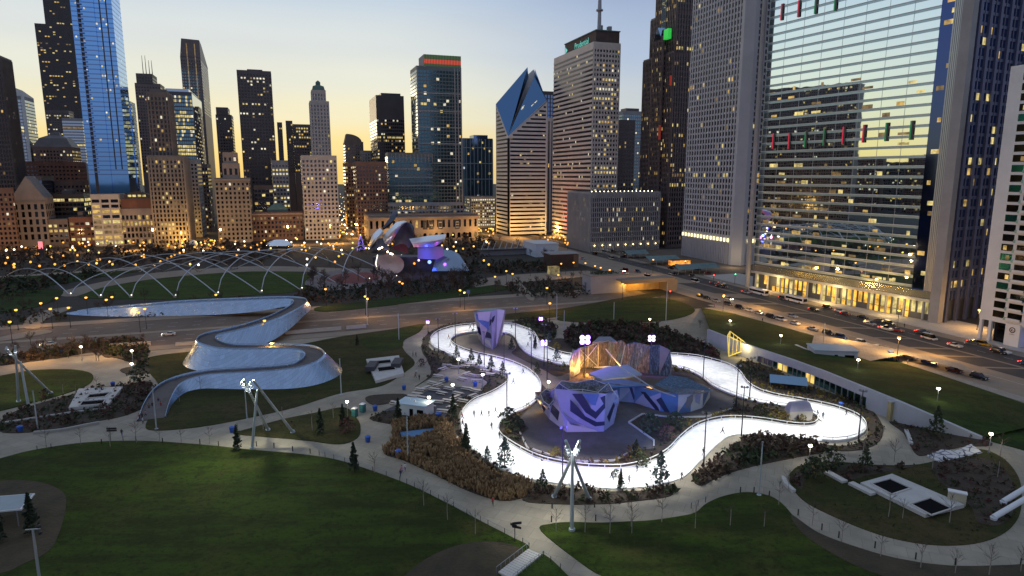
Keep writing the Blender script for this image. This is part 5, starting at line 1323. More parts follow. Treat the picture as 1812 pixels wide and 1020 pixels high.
def crown(t, px, z0, hs, mat, name='net_crown', d=2.5):
    """an uneven collar of netting: px ring in the picture at height z0, peaks hs."""
    O = Vector(t.location); A = [G(x, y, z0) for x, y in px]; c = sum(A, Vector())/len(A)
    B = [p.lerp(c, .16)+Vector((0,0,h)) for p, h in zip(A, hs)]; C_ = [p.lerp(c, .55)+Vector((0,0,h-1.2)) for p, h in zip(A, hs)]
    mb = MB(); mb.loft([[p-O for p in r] for r in (A, B, C_)], 0, True, False, True); mb.build(name, mat, t)
    mb = MB()
    for i in range(len(A)): a, b_ = B[i]-O, B[(i+1) % len(B)]-O; mb.tube([a, b_], .09, 4); mb.tube([a, A[i]-O], .09, 4)
    mb.build('net_frame', MULL, t)
bb = COL.objects.get('climbing_boulder')
crown(bb, [(980,690),(1000,693),(1030,697),(1062,698),(1084,692),(1094,703),(1080,686),(1050,681),(1015,680),(985,683)], 8.4, (1.6,.4,.9,.3,1.9,1.2,.8,1.6,.5,1.4), NET1)
crown(bb, [(954,703),(966,698),(979,699),(981,712),(972,722),(960,716)], 6.2, (1.0,1.6,.8,.4,.3,.7), NET3)
# the wide complex behind
def wallstrip(t, O, name, base, mats, fill, patches=(), thick=.5):
    b_ = []; t_ = []
    for x, y, z, ty in base:
        g = G(x, y, z); b_.append(g); t_.append(Vector((g.x, g.y, zat(g.x, g.y, ty))))
    mb = MB(); away = Vector((-.2,.98,0))*thick
    for i in range(len(b_)-1):
        a, b2, c, d_ = b_[i]-O, b_[i+1]-O, t_[i+1]-O, t_[i]-O
        mb.face([a, b2, c], fill[i % len(fill)]); mb.face([a, c, d_], fill[(i+1) % len(fill)])
        mb.face([d_, c, c+away, d_+away], fill[i % len(fill)]); mb.face([b2+away, a+away, d_+away, c+away], fill[i % len(fill)])
    mb.build(name, mats, t)
    for seg, pts, mi in patches: mb = MB(); mb.face([hit(x, y, b_[seg], b_[seg+1], t_[seg+1])-O for x, y in pts]); mb.build('painted_facet', mats[mi], t)
    return b_, t_
O = G(1130, 690, .2)
cw = thing('climbing_complex', 'wide blue grey climbing complex with netted walls and a flat grey roof', 'climbing wall', O)
wallstrip(cw, O, 'front_panels', [(1072,706,.2,678),(1096,711,.2,680),(1122,713,.2,683),(1168,728,.2,695),(1199,732,.2,697),(1222,729,.2,697),(1243,722,.2,693),(1256,704,.2,688)], BP, [3,1,0,3,3,4,4],
    [(1,[(1112,682),(1118,683),(1124,706),(1121,708)],2),(2,[(1133,693),(1142,694),(1163,719),(1168,729),(1160,726)],2),(2,[(1124,711),(1138,697),(1150,722)],0),(3,[(1161,708),(1170,703),(1186,731),(1178,732)],2),(0,[(1076,682),(1092,681),(1094,708),(1086,707)],3),
     (4,[(1202,699),(1214,697),(1212,712),(1206,706)],4),(4,[(1216,703),(1227,698),(1226,710),(1219,724),(1212,720)],5),(5,[(1230,700),(1241,694),(1238,716),(1230,712)],0)])
NP = [NET1, NET2, NET3, B_MID, B_BLU]
wallstrip(cw, O, 'net_wall', [(1008,672,.2,640),(1014,668,.2,624),(1026,660,1,617)], NP, [0,3,0])
bw, tw = wallstrip(cw, O, 'net_wall', [(1012,655,1,628),(1024,653,1,617),(1040,650,1,613),(1058,649,1,607),(1076,648,1,603)], NP, [2,2,0,2,2])
wallstrip(cw, O, 'net_wall', [(1076,648,1,603),(1086,649,1,605),(1100,650,1,603),(1108,655,1,610)], NP, [0,1,0,0])
wallstrip(cw, O, 'net_wall', [(1108,655,1,610),(1124,657,1,606),(1148,662,1,612),(1166,664,1,611),(1184,666,1,620),(1188,664,1,642)], NP, [1,0,1,1,3,1])
mb = MB()
for i in range(4): mb.tube([tw[i]-O, tw[i+1]-O], .12, 5); mb.tube([bw[i]-O+Vector((0,-.3,0)), tw[i]-O+Vector((0,-.1,0))], .12, 5)
mb.tube([bw[1]-O, tw[3]-O+Vector((0,-.4,0))], .1, 5); mb.tube([bw[3]-O, tw[1]-O+Vector((0,-.4,0))], .1, 5)
mb.build('steel_frame', MULL, cw)
mb = MB(); q0 = G(1062,606,9.2)-O; A = [G(x, y, 9.0)-O for x, y in ((1048,608),(1075,603),(1092,606),(1080,597),(1060,597))]; mb.prism([(p.x, p.y) for p in A], 8.4, 9.0); mb.build('top_deck', [B_MID], cw)
WARM = lamp_mat('warm_flood_light', (1,.55,.12), 1.2)
mb = MB()   # platform
pl = [G(x, y, 4.6)-O for x, y in [(1042,661),(1066,672),(1105,668),(1136,662),(1110,645),(1072,650)]]
mb.prism([(p.x, p.y) for p in pl], 4.6-.2-.45, 4.6-.2); mb.build('platform_roof', [pbr('roof_slate', (.22,.30,.36), .7, var=.1)], cw)
mb = MB(); p2 = [Vector((p.x, p.y, 0)).lerp(Vector((0,8,0)), .12) for p in pl]; mb.prism([(p.x, p.y) for p in p2], 0, 3.9, cap=False); mb.build('core_wall', [B_MID], cw)
mb = MB()   # sloping blue net roof at the right
A = [G(1158,681,5.5)-O, G(1185,664,6)-O, G(1215,668,5)-O, G(1262,692,4.0)-O, G(1240,697,5.4)-O, G(1200,699,5.6)-O]; c = sum(A, Vector())/6+Vector((0,0,-.6))
for i in range(6): mb.face([A[i], A[(i+1) % 6], c])
mb.build('net_roof', [NET2], cw)
mb = MB()   # front terrace and gully roofs
A = [G(1020,690,4.2)-O, G(1050,676,4.6)-O, G(1100,670,4.6)-O, G(1160,684,5.4)-O, G(1122,684,5.5)-O, G(1095,682,5.6)-O, G(1072,684,5)-O]
for i in range(1, 6): mb.face([A[0], A[i], A[i+1]])
mb.build('terrace_roof', [B_BLU], cw)
mb = MB()
for a, b2, za, zb in (((1098,648),(1072,618),7.5,8.5),((1098,648),(1106,612),7.5,8.5),((1098,650),(1160,690),7.5,5.5),((1160,690),(1195,702),5.5,6)): mb.bar(G(*a, za)-O, G(*b2, zb)-O, .25, .25)
mb.build('steel_strut', [MULL], cw)
mb = MB()
for a, b2 in (((1094,676),(1112,677)),((1138,679),(1152,684))):
    p, q = G(*a, 3.4)-O, G(*b2, 3.4)-O; mb.bar(p+Vector((0,-1.2,0)), q+Vector((0,-1.2,0)), .4, .5)
for x, y in ((1039,664),(1049,674)): mb.ball(G(x, y, 4.5)-O, .45, 0, 8, 6)
mb.build('warm_lamp', [WARM], cw)
point(G(1036,644,3)+Vector((0,-2.5,0)), (1,.46,.05), 4200, .4); point(G(1056,643,3.4)+Vector((0,-2.5,0)), (1,.46,.05), 2600, .4); point(G(1016,650,2.5)+Vector((0,-2.5,0)), (1,.50,.06), 1200, .5); point(G(1102,680,4)+Vector((0,-2,0)), (1,.5,.1), 900, .4); point(G(966,702,2.5)+Vector((-2,-5,0)), (1,.6,.15), 260, .4); point(G(1145,684,3.6)+Vector((0,-2,0)), (1,.55,.12), 300, .3)
# white block on the inner tip of the ice
hb = thing('climbing_block', 'small bluish white faceted block beside the right bend of the ice', 'climbing wall', G(1412,740,.2))
mb = MB(); mb.loft([[(-3,-1.6,0),(2.6,-1.8,0),(3.1,1.6,0),(-2.6,1.8,0)],[(-2.9,-1.7,2.2),(2.9,-1.6,2.4),(3.0,1.7,2.4),(-2.7,1.7,2.2)],[(-2.3,-1.0,3.9),(2.2,-1.1,4.3),(2.3,1.3,4.2),(-2.0,1.3,3.8)]], 0, True, False, True); mb.m = [4,4,4,4,0,0,0,0,0]; mb.build('wall_panels', BP, hb)
mb = MB(); mb.face([(-1.9,-1.78,.5),(-.4,-1.84,.4),(-.8,-1.76,1.8)]); mb.build('painted_facet', [B_MID], hb)
# violet floods
VIO = (.20,.13,1.0)
spot(G(1010,806,11)+Vector((0,0,0)), G(1040,735,4), VIO, 22000, 70); spot(G(958,742,10), G(1030,730,4), VIO, 9000, 70)
spot(G(858,640,12), G(866,590,6), (.24,.16,1.0), 26000, 75); spot(G(918,606,10), G(880,585,7), (.28,.14,1.0), 16000, 80); spot(G(1170,752,10), G(1140,705,3), (.10,.28,1.0), 9000, 80); spot(G(1195,760,11), G(1150,655,5), (.20,.45,1.0), 9000, 60)
# ---------------------------------------------------------------- lamp posts and floodlight masts
POLEG = pbr('pole_grey', (.30,.32,.34), .45, .5); POLED = pbr('pole_dark', (.03,.03,.035), .5, .4); MASTW = pbr('mast_pale_blue', (.42,.48,.50), .4, .3)
LW = lamp_mat('park_lamp_light', (1.0,.90,.66), 12); LO = lamp_mat('sodium_lamp_light', (1.0,.46,.07), 2.3); LF = lamp_mat('flood_lamp_light', (.95,.97,1.0), 14); LV = lamp_mat('violet_lamp_light', (.38,.20,1.0), 9)
def make_post(name, label, group, h, lr, pole, lamp, cat='street lamp', seg=8, arm=0):
    t = thing(name, label, cat, (0,0,-500), 0, group)
    mb = MB(); mb.tube([(0,0,0),(0,0,.5)], [.22,.2], seg); mb.tube([(0,0,.5),(0,0,h-lr)], [.11,.07], seg)
    if arm: mb.tube([(0,0,h-lr),(arm*.6,0,h+.2),(arm,0,h+lr)], .06, 5)
    mb.build('pole', pole, t); mb = MB(); mb.ball((arm,0,h), lr, 0, 10, 6, .8); mb.build('lamp', lamp, t)
    mb = MB(); mb.tube([(arm,0,h+lr*.75),(arm,0,h+lr*.95)], [lr*.9,lr*.3], 8); mb.build('cap', pole, t)
    return Proto(t)
P_W = make_post('lamp_post', '', 'white globe lamp posts in the park', 4.6, .42, POLEG, LW)
for px, py, lab, pw in ((143,614,'white lamp post before the dark shrub bank at far left of the park',260),(233,621,'rear one of two white lamp posts on the left plaza',260),(233,644,'front one of two white lamp posts on the left plaza',200),
    (614,711,'white lamp post beside the two portable toilets',260),(759,703,'white lamp post beside the pale kiosk roof',280),(801,681,'white lamp post in the middle of the picnic tables',260),(854,663,'white lamp post by the picnic tables next to the ice bend',260),(811,636,'white lamp post just outside the left loop of the ice',220),
    (971,676,'white lamp post between the ice bend and the climbing complex',200),(1292,568,'white lamp post on the upper lawn behind the yellow frame',260),(1382,594,'white lamp post on the upper lawn left of the grey hut',260),(1519,637,'white lamp post at the corner of the grey hut',260),
    (1661,688,'white lamp post alone on the long upper lawn',280),(1754,768,'white lamp post at the right end of the concrete wall',300),(1434,789,'white lamp post at the end of the hedge bed',280),(1150,565,'white lamp post on the lawn left of the avenue crossing',220)):
    z0 = {1382:2.0,1519:2.6,1661:2.2}.get(px, 0)
    p = G(px, py, 4.6+z0); P_W.put((p.x, p.y, z0), label=lab, rz=0); point((p.x, p.y, 4.0+z0), (1,.88,.62), pw, .4)
P_O = make_post('street_lamp', '', 'orange lamps along the roads', 8.0, .55, POLED, LO, arm=.0)
ORA = [(17,570),(28,549),(72,537),(89,547),(100,528),(121,545),(152,527),(188,531),(198,526),(245,553),(256,547),(382,522),(468,568),(576,512),(650,529),(646,525),(707,499),(712,502),(814,514),(822,518),(876,490),(896,480),(907,485),(968,510),(988,487),(973,537),(993,467),(1015,465),(1036,466),(1053,471),(1063,474),(1079,478),(1102,503),(1156,460),(1281,523),(1591,598),(1733,549),(1591,550)]
OL = {17:'orange street lamp nearest the left edge of the photo',28:'orange lamp above the left end of the near roadside path',72:'orange lamp left of the trellis feet',89:'orange lamp below the trellis feet at the far left',100:'orange lamp at the leftmost trellis foot',121:'orange lamp beside the left end of the silver bridge ramp',152:'orange lamp at the third trellis foot from the left',188:'orange lamp on the left part of the great lawn edge',198:'second orange lamp on the left part of the great lawn edge',245:'taller orange lamp in front of the bridge ramp',256:'paler lamp close behind the tall orange lamp at the bridge ramp',382:'orange lamp at a trellis foot above the middle of the bridge ramp',468:'orange lamp on the road just left of the bridge crossing',576:'orange lamp amid the bare trees right of the bridge',650:'front lamp of a close pair on the road before the bare trees',646:'rear lamp of a close pair on the road before the bare trees',707:'upper lamp of a pair below the bandshell',712:'lower lamp of a pair below the bandshell',814:'left lamp of the pair by the blue sign on the road',822:'right lamp of the pair by the blue sign on the road',876:'orange lamp at the left end of the far terrace garden',896:'upper orange lamp on the terrace stairs',907:'lower orange lamp on the terrace stairs',968:'orange lamp on the road left of the concrete block wall',988:'orange lamp by the glass entrance box on the terrace',973:'orange lamp on the near side of the road behind the climbing tower',993:'leftmost lamp of the row below the dark pavilion',1015:'second lamp of the row below the dark pavilion',1036:'smaller lamp between the dark pavilion and the avenue',1053:'first lamp of a bright row descending to the underpass',1063:'second lamp of a bright row descending to the underpass',1079:'third lamp of a bright row descending to the underpass',1102:'lamp at the mouth of the amber underpass',1156:'orange lamp among the parked cars below the chevron tower',1281:'orange lamp over the parked cars at the top of the avenue',1591:'big orange lamp over the avenue beside the parked cars',1733:'orange lamp in front of the white apartments',1592:'orange lamp in front of the gold lobby'}
for i, (px, py) in enumerate(ORA):
    p = G(px, py, 8.0); key = 1592 if (px, py) == (1591,550) else px
    P_O.put((p.x, p.y, 0), label=OL[key], rz=0)
for px, py, pw in ((60,600,3500),(190,590,3500),(480,600,2500),(740,540,2500),(60,545,2600),(190,535,900),(256,575,900),(420,555,2600),(576,515,1800),(648,530,2600),(818,517,2600),(970,520,2600),(1005,470,1800),(1065,480,2600),(1281,523,7000),(1591,598,7500),(1733,549,6000),(1430,545,6500),(1500,575,5500),(1350,515,5500),(1660,590,5500),(1200,500,6000),(1120,470,4000),(1156,465,1500),(330,585,2000),(120,580,2000)):
    p = G(px, py, 8.0); point((p.x, p.y, 7.0), (1,.52,.14), pw, .5)
# lesser lamps far across the park, in rows, and along the foot of the building wall
farg = 'small far lamps under the building wall'
mb = MB(); mb.tube([(0,0,0),(0,0,4.6)], .10, 4, 1); mb.ball((0,0,5), .74, 0, 6, 4)
FLM = [mb.mesh('far_lamp', [m, POLED]) for m in (lamp_mat('far_amber', (1,.42,.05), 1.7), lamp_mat('far_gold', (1,.60,.16), 1.9), lamp_mat('far_white', (1,.93,.75), 3))]
rn = random.Random(21); spots = []
for px, py in [(273,469),(284,463),(296,458),(303,454),(309,451),(318,448),(325,446),(10,466),(25,473),(54,464),(70,471),(97,468),(114,470),(157,468),(177,459),(199,468),(240,469),(255,456),(92,455),(137,452),(24,469)]: spots.append((px, py, 0))
for k in range(150):
    px = rn.uniform(-5, 870); py = rn.gauss(434, 6) if rn.random() < .7 else rn.uniform(436, 470); spots.append((px, py, rn.choice((0,0,1,1,2))))
for k in range(46):
    py = 340+rn.random()**.7*80; w_ = 700-(py-330)*1.0; sgn = rn.choice((-1,1))
    spots.append((607+(py-300)*.08*rn.uniform(-1,1.4), py, rn.choice((0,1,1,2))))
for k in range(24): spots.append((rn.uniform(355,382), rn.uniform(408,436), rn.choice((0,0,1))))
for k in range(16): spots.append((rn.uniform(846,874), rn.uniform(392,418), rn.choice((0,0,1))))
for k in range(26): spots.append((rn.uniform(955,1010), rn.uniform(410,436), rn.choice((0,1,0))))
for px, py, c in spots:
    p = None
    if py > 425: p = G(px, py, 5)
    elif 590 < px < 630 and py < 425: # down the amber avenue
        p = G(rn.uniform(600,612) if py < 402 else rn.uniform(600,626), py, 5)
    elif 350 < px < 390: p = grid(rn.uniform(610,900), rn.uniform(-97,-85), 5)
    else: p = G(px, max(py, 405), 5)
    o = link('far_lamp', FLM[c], None, (p.x, p.y, 0)); tag(o, 'small '+('amber','golden','whitish')[c]+' lamp far off under the building wall', 'street lamp', ('amber','golden','whitish')[c]+' '+farg)
for n_, pw in ((-240,26000),(-180,26000),(-120,26000),(-60,26000),(0,26000),(40,26000),(90,9000),(130,9000),(170,12000),(210,26000),(250,22000)): point(grid(592, n_, 9), (1,.52,.13), pw, 1.0)
for w_, n_ in ((640,60),(700,60),(780,60),(880,60),(680,-91),(620,-91),(760,-91),(650,190),(700,195)): point(grid(w_, n_, 9), (1,.52,.10), 16000, 1.0)
# thin dark floodlight poles round the rink
t = thing('rink_floodlight', '', 'floodlight', (0,0,-500), 0, 'dark floodlight poles round the ice')
mb = MB(); mb.tube([(0,0,0),(0,0,12)], [.16,.09], 8); mb.bar((-.7,0,11.6),(.7,0,11.6), .1, .1); mb.build('pole', POLED, t)
for x in (-.6, .6):
    mb = MB(); mb.loft([[(x+r*math.cos(a*math.pi/4), -.1-y_, 11.9+r*math.sin(a*math.pi/4)) for a in range(8)] for y_, r in ((0,.18),(.3,.32))], 0, True, True, False); h_ = mb.build('flood_head', POLED, t)
    mb = MB(); mb.loft([[(x+r*math.cos(a*math.pi/4), -.39, 11.9+r*math.sin(a*math.pi/4)) for a in range(8)] for r in (.30,.02)]); mb.build('lens', POLEG, h_)
P_R = Proto(t)
for px, py, lab in ((776,624,'floodlight pole outside the left tip of the ice loop'),(806,612,'floodlight pole on the inner left tip of the loop'),(857,651,'floodlight pole before the climbing tower'),(892,655,'floodlight pole beside the inner neck of the loop'),(940,657,'floodlight pole on the tan paving of the neck'),(912,601,'floodlight pole right of the climbing tower'),(963,636,'floodlight pole on the outer rim behind the neck'),(968,672,'floodlight pole between neck and climbing complex'),(897,741,'floodlight pole at the inner bend near four skaters'),(995,856,'floodlight pole behind the pale tripod mast'),(1245,825,'floodlight pole with two heads at the lower right bend'),(1312,770,'floodlight pole at the lower right straight'),(1519,778,'floodlight pole at the far right bend'),(1326,708,'floodlight pole on the inner right straight'),(1244,672,'floodlight pole behind the cream facets'),(1302,724,'floodlight pole at the corner of the rubber plaza')):
    p = G(px, py, .2); P_R.put((p.x, p.y, .1), label='dark '+lab, rz=R.uniform(-.6,.6))
# the light the poles throw on the ice
mids = [(782,604),(812,586),(862,583),(912,587),(934,604),(964,628),(1020,641),(1100,643),(1170,641),(1215,643),(1255,656),(1290,676),(1325,698),(1375,712),(1430,720),(1478,735),(1500,755),(1465,768),(1410,766),(1345,759),(1290,757),(1252,778),(1225,802),(1196,824),(1160,841),(1110,849),(1055,847),(1000,840),(950,826),(905,812),(865,790),(846,765),(850,742),(875,725),(910,712),(930,695),(928,677),(905,662),(870,646),(830,634),(798,620)]
for px, py in mids:
    p = G(px, py, 0); spot((p.x, p.y, 11), (p.x, p.y, 0), (1.0,.97,.88), 4200, 96, .35, .8, 'rink_light')
# violet lamp heads behind
t = thing('violet_flood', '', 'floodlight', (0,0,-500), 0, 'violet floodlight posts')
mb = MB(); mb.tube([(0,0,0),(0,0,7.6)], [.14,.09], 8); mb.bar((-.7,0,7.7),(.7,0,7.7), .1, .1); mb.build('pole', POLED, t)
for x in (-.55,.55):
    for z in (7.4, 8.3): mb = MB(); mb.ball((x,-.2,z), .5, 0, 8, 6); mb.build('lamp', LV, t)
P_V = Proto(t)
for px, py, sc, lab in ((1035,600,1.5,'glaring violet floodlight behind the netted climbing wall'),(1153,598,1.1,'violet four lamp post behind the blue net wall'),(963,606,1.0,'violet four lamp post right of the climbing tower'),(757,570,.55,'small violet lamp post left of the ice loop'),(957,564,.7,'small violet lamp post on the lawn behind the neck')):
    p = G(px, py, 8*sc); P_V.put((p.x, p.y, 0), label=lab, rz=0, scale=sc)
LVB = lamp_mat('violet_glare', (.55,.38,1.0), 60)
p = G(1035,600,12); point((p.x, p.y-1.5, 11.5), (.34,.14,1), 5000, .6); p = G(1153,598,9); point((p.x, p.y-1, 8.5), (.34,.14,1), 2600, .5); p = G(757,570,5); point(p, (.38,.2,1), 250, .3); p = G(963,606,8); point(p-Vector((0,1,0)), (.38,.2,1), 500, .3)
# slim pale light masts standing in the lawns
t = thing('slim_mast', '', 'mast', (0,0,-500), 0, 'slim pale masts')
mb = MB(); mb.tube([(0,0,0),(0,0,.25)], .45, 10); mb.tube([(0,0,.25),(0,0,15)], [.17,.12], 8); mb.build('pole', MASTW, t); mb = MB(); mb.tube([(0,0,15),(0,0,15.4)], [.2,.2], 8); mb.build('cap', POLEG, t)
P_M = Proto(t)
for px, py0, py1, lab in ((1343,877,782,'slim pale mast at the tip of the lower right lawn'),(722,815,738,'slim pale mast among the golden grass'),(604,699,635,'slim pale mast before the right hairpin of the bridge'),(277,760,685,'slim pale mast at the foot of the bridge'),(437,740,690,'slim pale mast behind the middle tripod mast'),(67,760,692,'slim pale mast on the bed at far left'),(1455,630,572,'slim pale mast behind the grey hut'),(650,575,510,'slim pale mast on the road before the bare trees'),(1178,572,500,'slim pale mast on the upper green lawn'),(1086,566,535,'shorter pale mast on the upper green lawn'),(985,566,520,'slim pale mast behind the neck of the ice'),(706,602,555,'slim pale mast on the lawn left of the ice loop'),(998,590,550,'short pale mast behind the violet flood')):
    p = G(px, py0); h_ = zat(p.x, p.y, py1); P_M.put(p, label=lab, rz=0, scale=(1,1,h_/15.4))
# big tripod floodlight masts: three raking pipes crossing below their lamp heads
def tripod(label, feet, cross, tops, heads, glow=0):
    F0 = G(*feet[0]); t = thing('tripod_mast', label, 'floodlight mast', F0)
    def at(px, py, depth): # point on the sight line at the depth of the mast
        d_ = ray(px, py); k = depth/d_.y; return Vector((d_.x*k, depth, CAMH+d_.z*k))
    for i, (f, tp) in enumerate(zip(feet, tops)):
        a = G(*f); b_ = at(tp[0], tp[1], F0.y+(a.y-F0.y)*(-.15))
        mb = MB(); mb.tube([a-F0, b_-F0], [.34,.24], 10); mb.tube([a-F0, a-F0+(b_-a).normalized()*.5], .55, 10); leg = mb.build('leg', MASTW, t)
    for k, (px, py) in enumerate(heads):
        c = at(px, py, F0.y-.5)-F0
        mb = MB(); mb.loft([[(c.x+r*math.cos(a*math.pi/4), c.y+r*math.sin(a*math.pi/4), c.z+z) for a in range(8)] for z, r in ((.5,.16),(.15,.32),(-.2,.42))], 0, True, True, False); h_ = mb.build('flood_head', MASTW, t)
        mb = MB(); mb.loft([[(c.x+r*math.cos(a*math.pi/4), c.y+r*math.sin(a*math.pi/4), c.z-.22) for a in range(8)] for r in (.38,.02)]); mb.build('lens', LF, h_)
    if glow: 
        c = at(*heads[0], F0.y); return c
c1 = tripod('tripod floodlight mast standing before the lower edge of the ice', [(1012,940),(980,880),(1043,885)], None, [(1013,800),(1026,780),(1001,780)], [(1003,792),(1005,797),(1007,803),(1024,792),(1022,797),(1019,803)], 1)
c2 = tripod('tripod floodlight mast at the edge of the big lawn', [(446,795),(519,766),(475,762)], None, [(455,690),(448,673),(431,672)], [(428,679),(431,684),(437,690),(443,680),(446,685),(441,692)], 1)
c3 = tripod('tripod floodlight mast on the oval lawn at far left', [(51,722),(91,697),(33,712)], None, [(36,640),(10,618),(27,612)], [(12,617),(15,622),(18,626),(27,622)], 1)
spot(c1+Vector((0,0,2)), G(1120,985), (1,.97,.85), 7500, 140, 1.0); spot(c2+Vector((0,0,3)), G(430,835), (1,1,.72), 13000, 150, 1.0); spot(c2, G(560,760), (1,.97,.85), 4000, 90, .9); spot(c3, G(70,690), (1,.97,.85), 5000, 90, .9); spot(c1, G(960,935), (1,.97,.8), 9000, 90, .9)
# raking pipe of another mast at the right edge
F0 = G(1758,921); t = thing('tripod_mast', 'two raking white pipes of a mast cut by the right edge', 'floodlight mast', F0)
for a, b_ in (((1758,921),(1850,862)),((1775,893),(1850,842))):
    p = G(*a); q = ray(*b_)*((p.y*1.01)/ray(*b_).y)+Vector((0,0,CAMH)); mb = MB(); mb.tube([p-F0+Vector((0,0,.6)), q-F0], [.5,.45], 12); mb.tube([p-F0, p-F0+Vector((0,0,.6))], [.5,.6], 10); mb.build('leg', pbr('mast_white', (.62,.65,.68), .4), t)
# lamp on a pole at lower left, with two heads
p = G(72,1040); t = thing('double_lamp_mast', 'grey pole with twin round lamp heads at the lower left', 'street lamp', p); h_ = zat(p.x, p.y, 938)
mb = MB(); mb.tube([(0,0,0),(0,0,h_)], [.22,.15], 10); mb.bar((-1.1,0,h_),(1.1,0,h_+.2), .12, .12); mb.build('pole', pbr('pole_light', (.45,.46,.48), .4, .4), t)
for dx, dz in ((.9,.55),(.95,-.45)): mb = MB(); mb.tube([(dx,0,h_+dz),(dx+.35,-.1,h_+dz+.1)], [.30,.14], 10); mb.build('lamp_head', POLED, t)
# white canopy cut by the left edge, with a dark cone tree
p = G(0,915); t = thing('canopy', 'flat white edged canopy cut by the left edge', 'canopy', p)
zc = 3.4; q = [G(x, y, zc)-p for x, y in ((-90,885),(62,873),(38,901),(-90,913))]
mb = MB(); mb.prism([(v.x, v.y) for v in q], zc-.25, zc); mb.build('frame', WHITEC, t)
q2 = [v.lerp(sum(q, Vector())/4, .05) for v in q]; mb = MB(); mb.face([(v.x, v.y, zc+.006) for v in q2]); mb.build('panel', pbr('canopy_panel', (.20,.26,.30), .35, var=.1), t)
mb = MB()
for v in q2[1:3]: mb.tube([(v.x-.6, v.y, 0),(v.x-.6, v.y, zc-.25)], .1, 6)
mb.build('post', POLEG, t)
# ---------------------------------------------------------------- bandshell, trellis, mirrored bean and the park across the road
BRUSH = pbr('bandshell_steel', (.88,.92,.96), .38, .75, var=.08, scale=.15, bump=.1, bscale=.6)
BRUSHD = pbr('bandshell_dark', (.085,.095,.125), .4, .6, var=.2, scale=.2)
RED_LIT = pbr('wine_panel', (.16,.045,.05), .6, var=.2, scale=.3)  # red stage light put into the colour of the dark interior
def at_y(px, py, y): # a point on the sight line at forward distance y
    d_ = ray(px, py); k = y/d_.y; return Vector((d_.x*k, y, CAMH+d_.z*k))
def curl(t, O, name, rows, mat, thick=.5, sm=3):
    """rows: lists of (px, py, y): a bent steel sheet through these points."""
    g = [[at_y(*p) for p in r] for r in rows]
    g = [smooth(r, sm, False) for r in g]; cols = list(zip(*g)); cols = [smooth(list(c), sm, False) for c in cols]; g = [list(r) for r in zip(*cols)]
    mb = MB(); off = Vector((0,thick,0))
    A = [[p-O for p in r] for r in g]; mb.loft(A, 0, False); mb.loft([[p+off for p in reversed(r)] for r in A], 0, False)
    edge = A[0]+[r[-1] for r in A[1:]]+list(reversed(A[-1]))[1:]+[r[0] for r in reversed(A[1:-1])]
    mb.loft([edge, [p+off for p in edge]], 0, True)
    return mb.build(name, mat, t, True)
O = at_y(715, 478, 405); O.z = 0
bs = thing('bandshell', 'curling silver bandshell with red, violet and blue stage light', 'bandshell', O)
curl(bs, O, 'steel_curl', [[(653,432,405),(660,415,402),(672,404,404)],[(655,440,403),(664,424,397),(678,410,402)],[(660,434,408),(668,424,402),(676,417,406)]], BRUSH)
curl(bs, O, 'steel_curl', [[(677,418,404),(690,404,398),(703,393,398),(716,391,402)],[(680,430,400),(694,412,392),(708,398,392),(720,393,398)],[(688,434,404),(697,421,396),(706,407,396),(714,397,402)]], BRUSH)
curl(bs, O, 'dark_curl', [[(676,404,412),(688,388,414),(694,376,418)],[(690,400,412),(700,386,412),(703,374,416)],[(664,416,410),(684,400,410),(704,382,414)]], BRUSHD)
curl(bs, O, 'dark_curl', [[(700,402,404),(715,394,402),(728,397,404)],[(699,420,406),(716,412,404),(731,416,405)],[(697,436,406),(714,432,404),(724,440,404)]], BRUSHD)
curl(bs, O, 'stage_lining', [[(700,412,410),(712,408,411),(722,412,410)],[(698,428,409),(711,430,412),(722,436,409)],[(694,440,407),(710,446,408),(722,448,407)]], RED_LIT)
curl(bs, O, 'dark_curl', [[(656,440,403),(668,424,402),(680,422,403)],[(658,448,402),(668,440,399),(688,440,401)],[(664,448,402),(672,448,400),(690,446,402)]], BRUSHD)
curl(bs, O, 'steel_curl', [[(724,423,402),(750,419,399),(772,416,398),(789,415,398)],[(728,430,400),(752,426,396),(775,424,395),(787,424,397)],[(732,438,400),(752,437,397),(770,436,397),(783,428,398)]], BRUSH)
mb = MB(); a, b_ = at_y(739,437,401)-O, at_y(785,436,399)-O; c, d_ = at_y(785,459,399)-O, at_y(739,458,401)-O
n = 8; rows = [[a.lerp(b_, i/n)+Vector((0,-1.5*math.sin(math.pi*i/n),0)) for i in range(n+1)], [d_.lerp(c, i/n)+Vector((0,-1.5*math.sin(math.pi*i/n),0)) for i in range(n+1)]]
mb.loft(rows, 0, False); mb.build('light_drum', pbr('drum_panel', (.30,.27,.42), .5), bs, True)
mb = MB(); a = at_y(664,468,398)-O; 
rings = []
for r, dy in ((0,0),(6,1.2),(9.2,3.4)): rings.append([at_y(689,468,398)-O+Vector((math.cos(t*math.pi/12)*r*1.0, -dy+3, math.sin(t*math.pi/12)*r*.72)) for t in range(24)])
mb.loft(rings, 0, True); mb.build('stage_bowl', pbr('bowl_panel', (.42,.38,.36), .5, .2, var=.1), bs, True)
curl(bs, O, 'glass_skirt', [[(786,442,404),(800,444,402),(812,450,402)],[(770,462,398),(800,460,394),(820,462,396)],[(765,480,392),(800,480,388),(831,480,390)]], mirror('skirt_glass', (.24,.31,.42), .2, .05))
mb = MB(); mb.box(-20, 28, 2, 14, 0, 9); mb.build('stage_house', BRUSHD, bs)
mb = MB()
for px, py in ((670,441),(676,438),(672,440)): mb.ball(at_y(px, py, 398)-O, .5, 0, 6, 4)
for px, py in ((686,446),(694,450),(691,449)): mb.ball(at_y(px, py, 397)-O, .55, 0, 6, 4)
mb.build('stage_lamp', lamp_mat('stage_warm_light', (1,.8,.5), 10), bs)
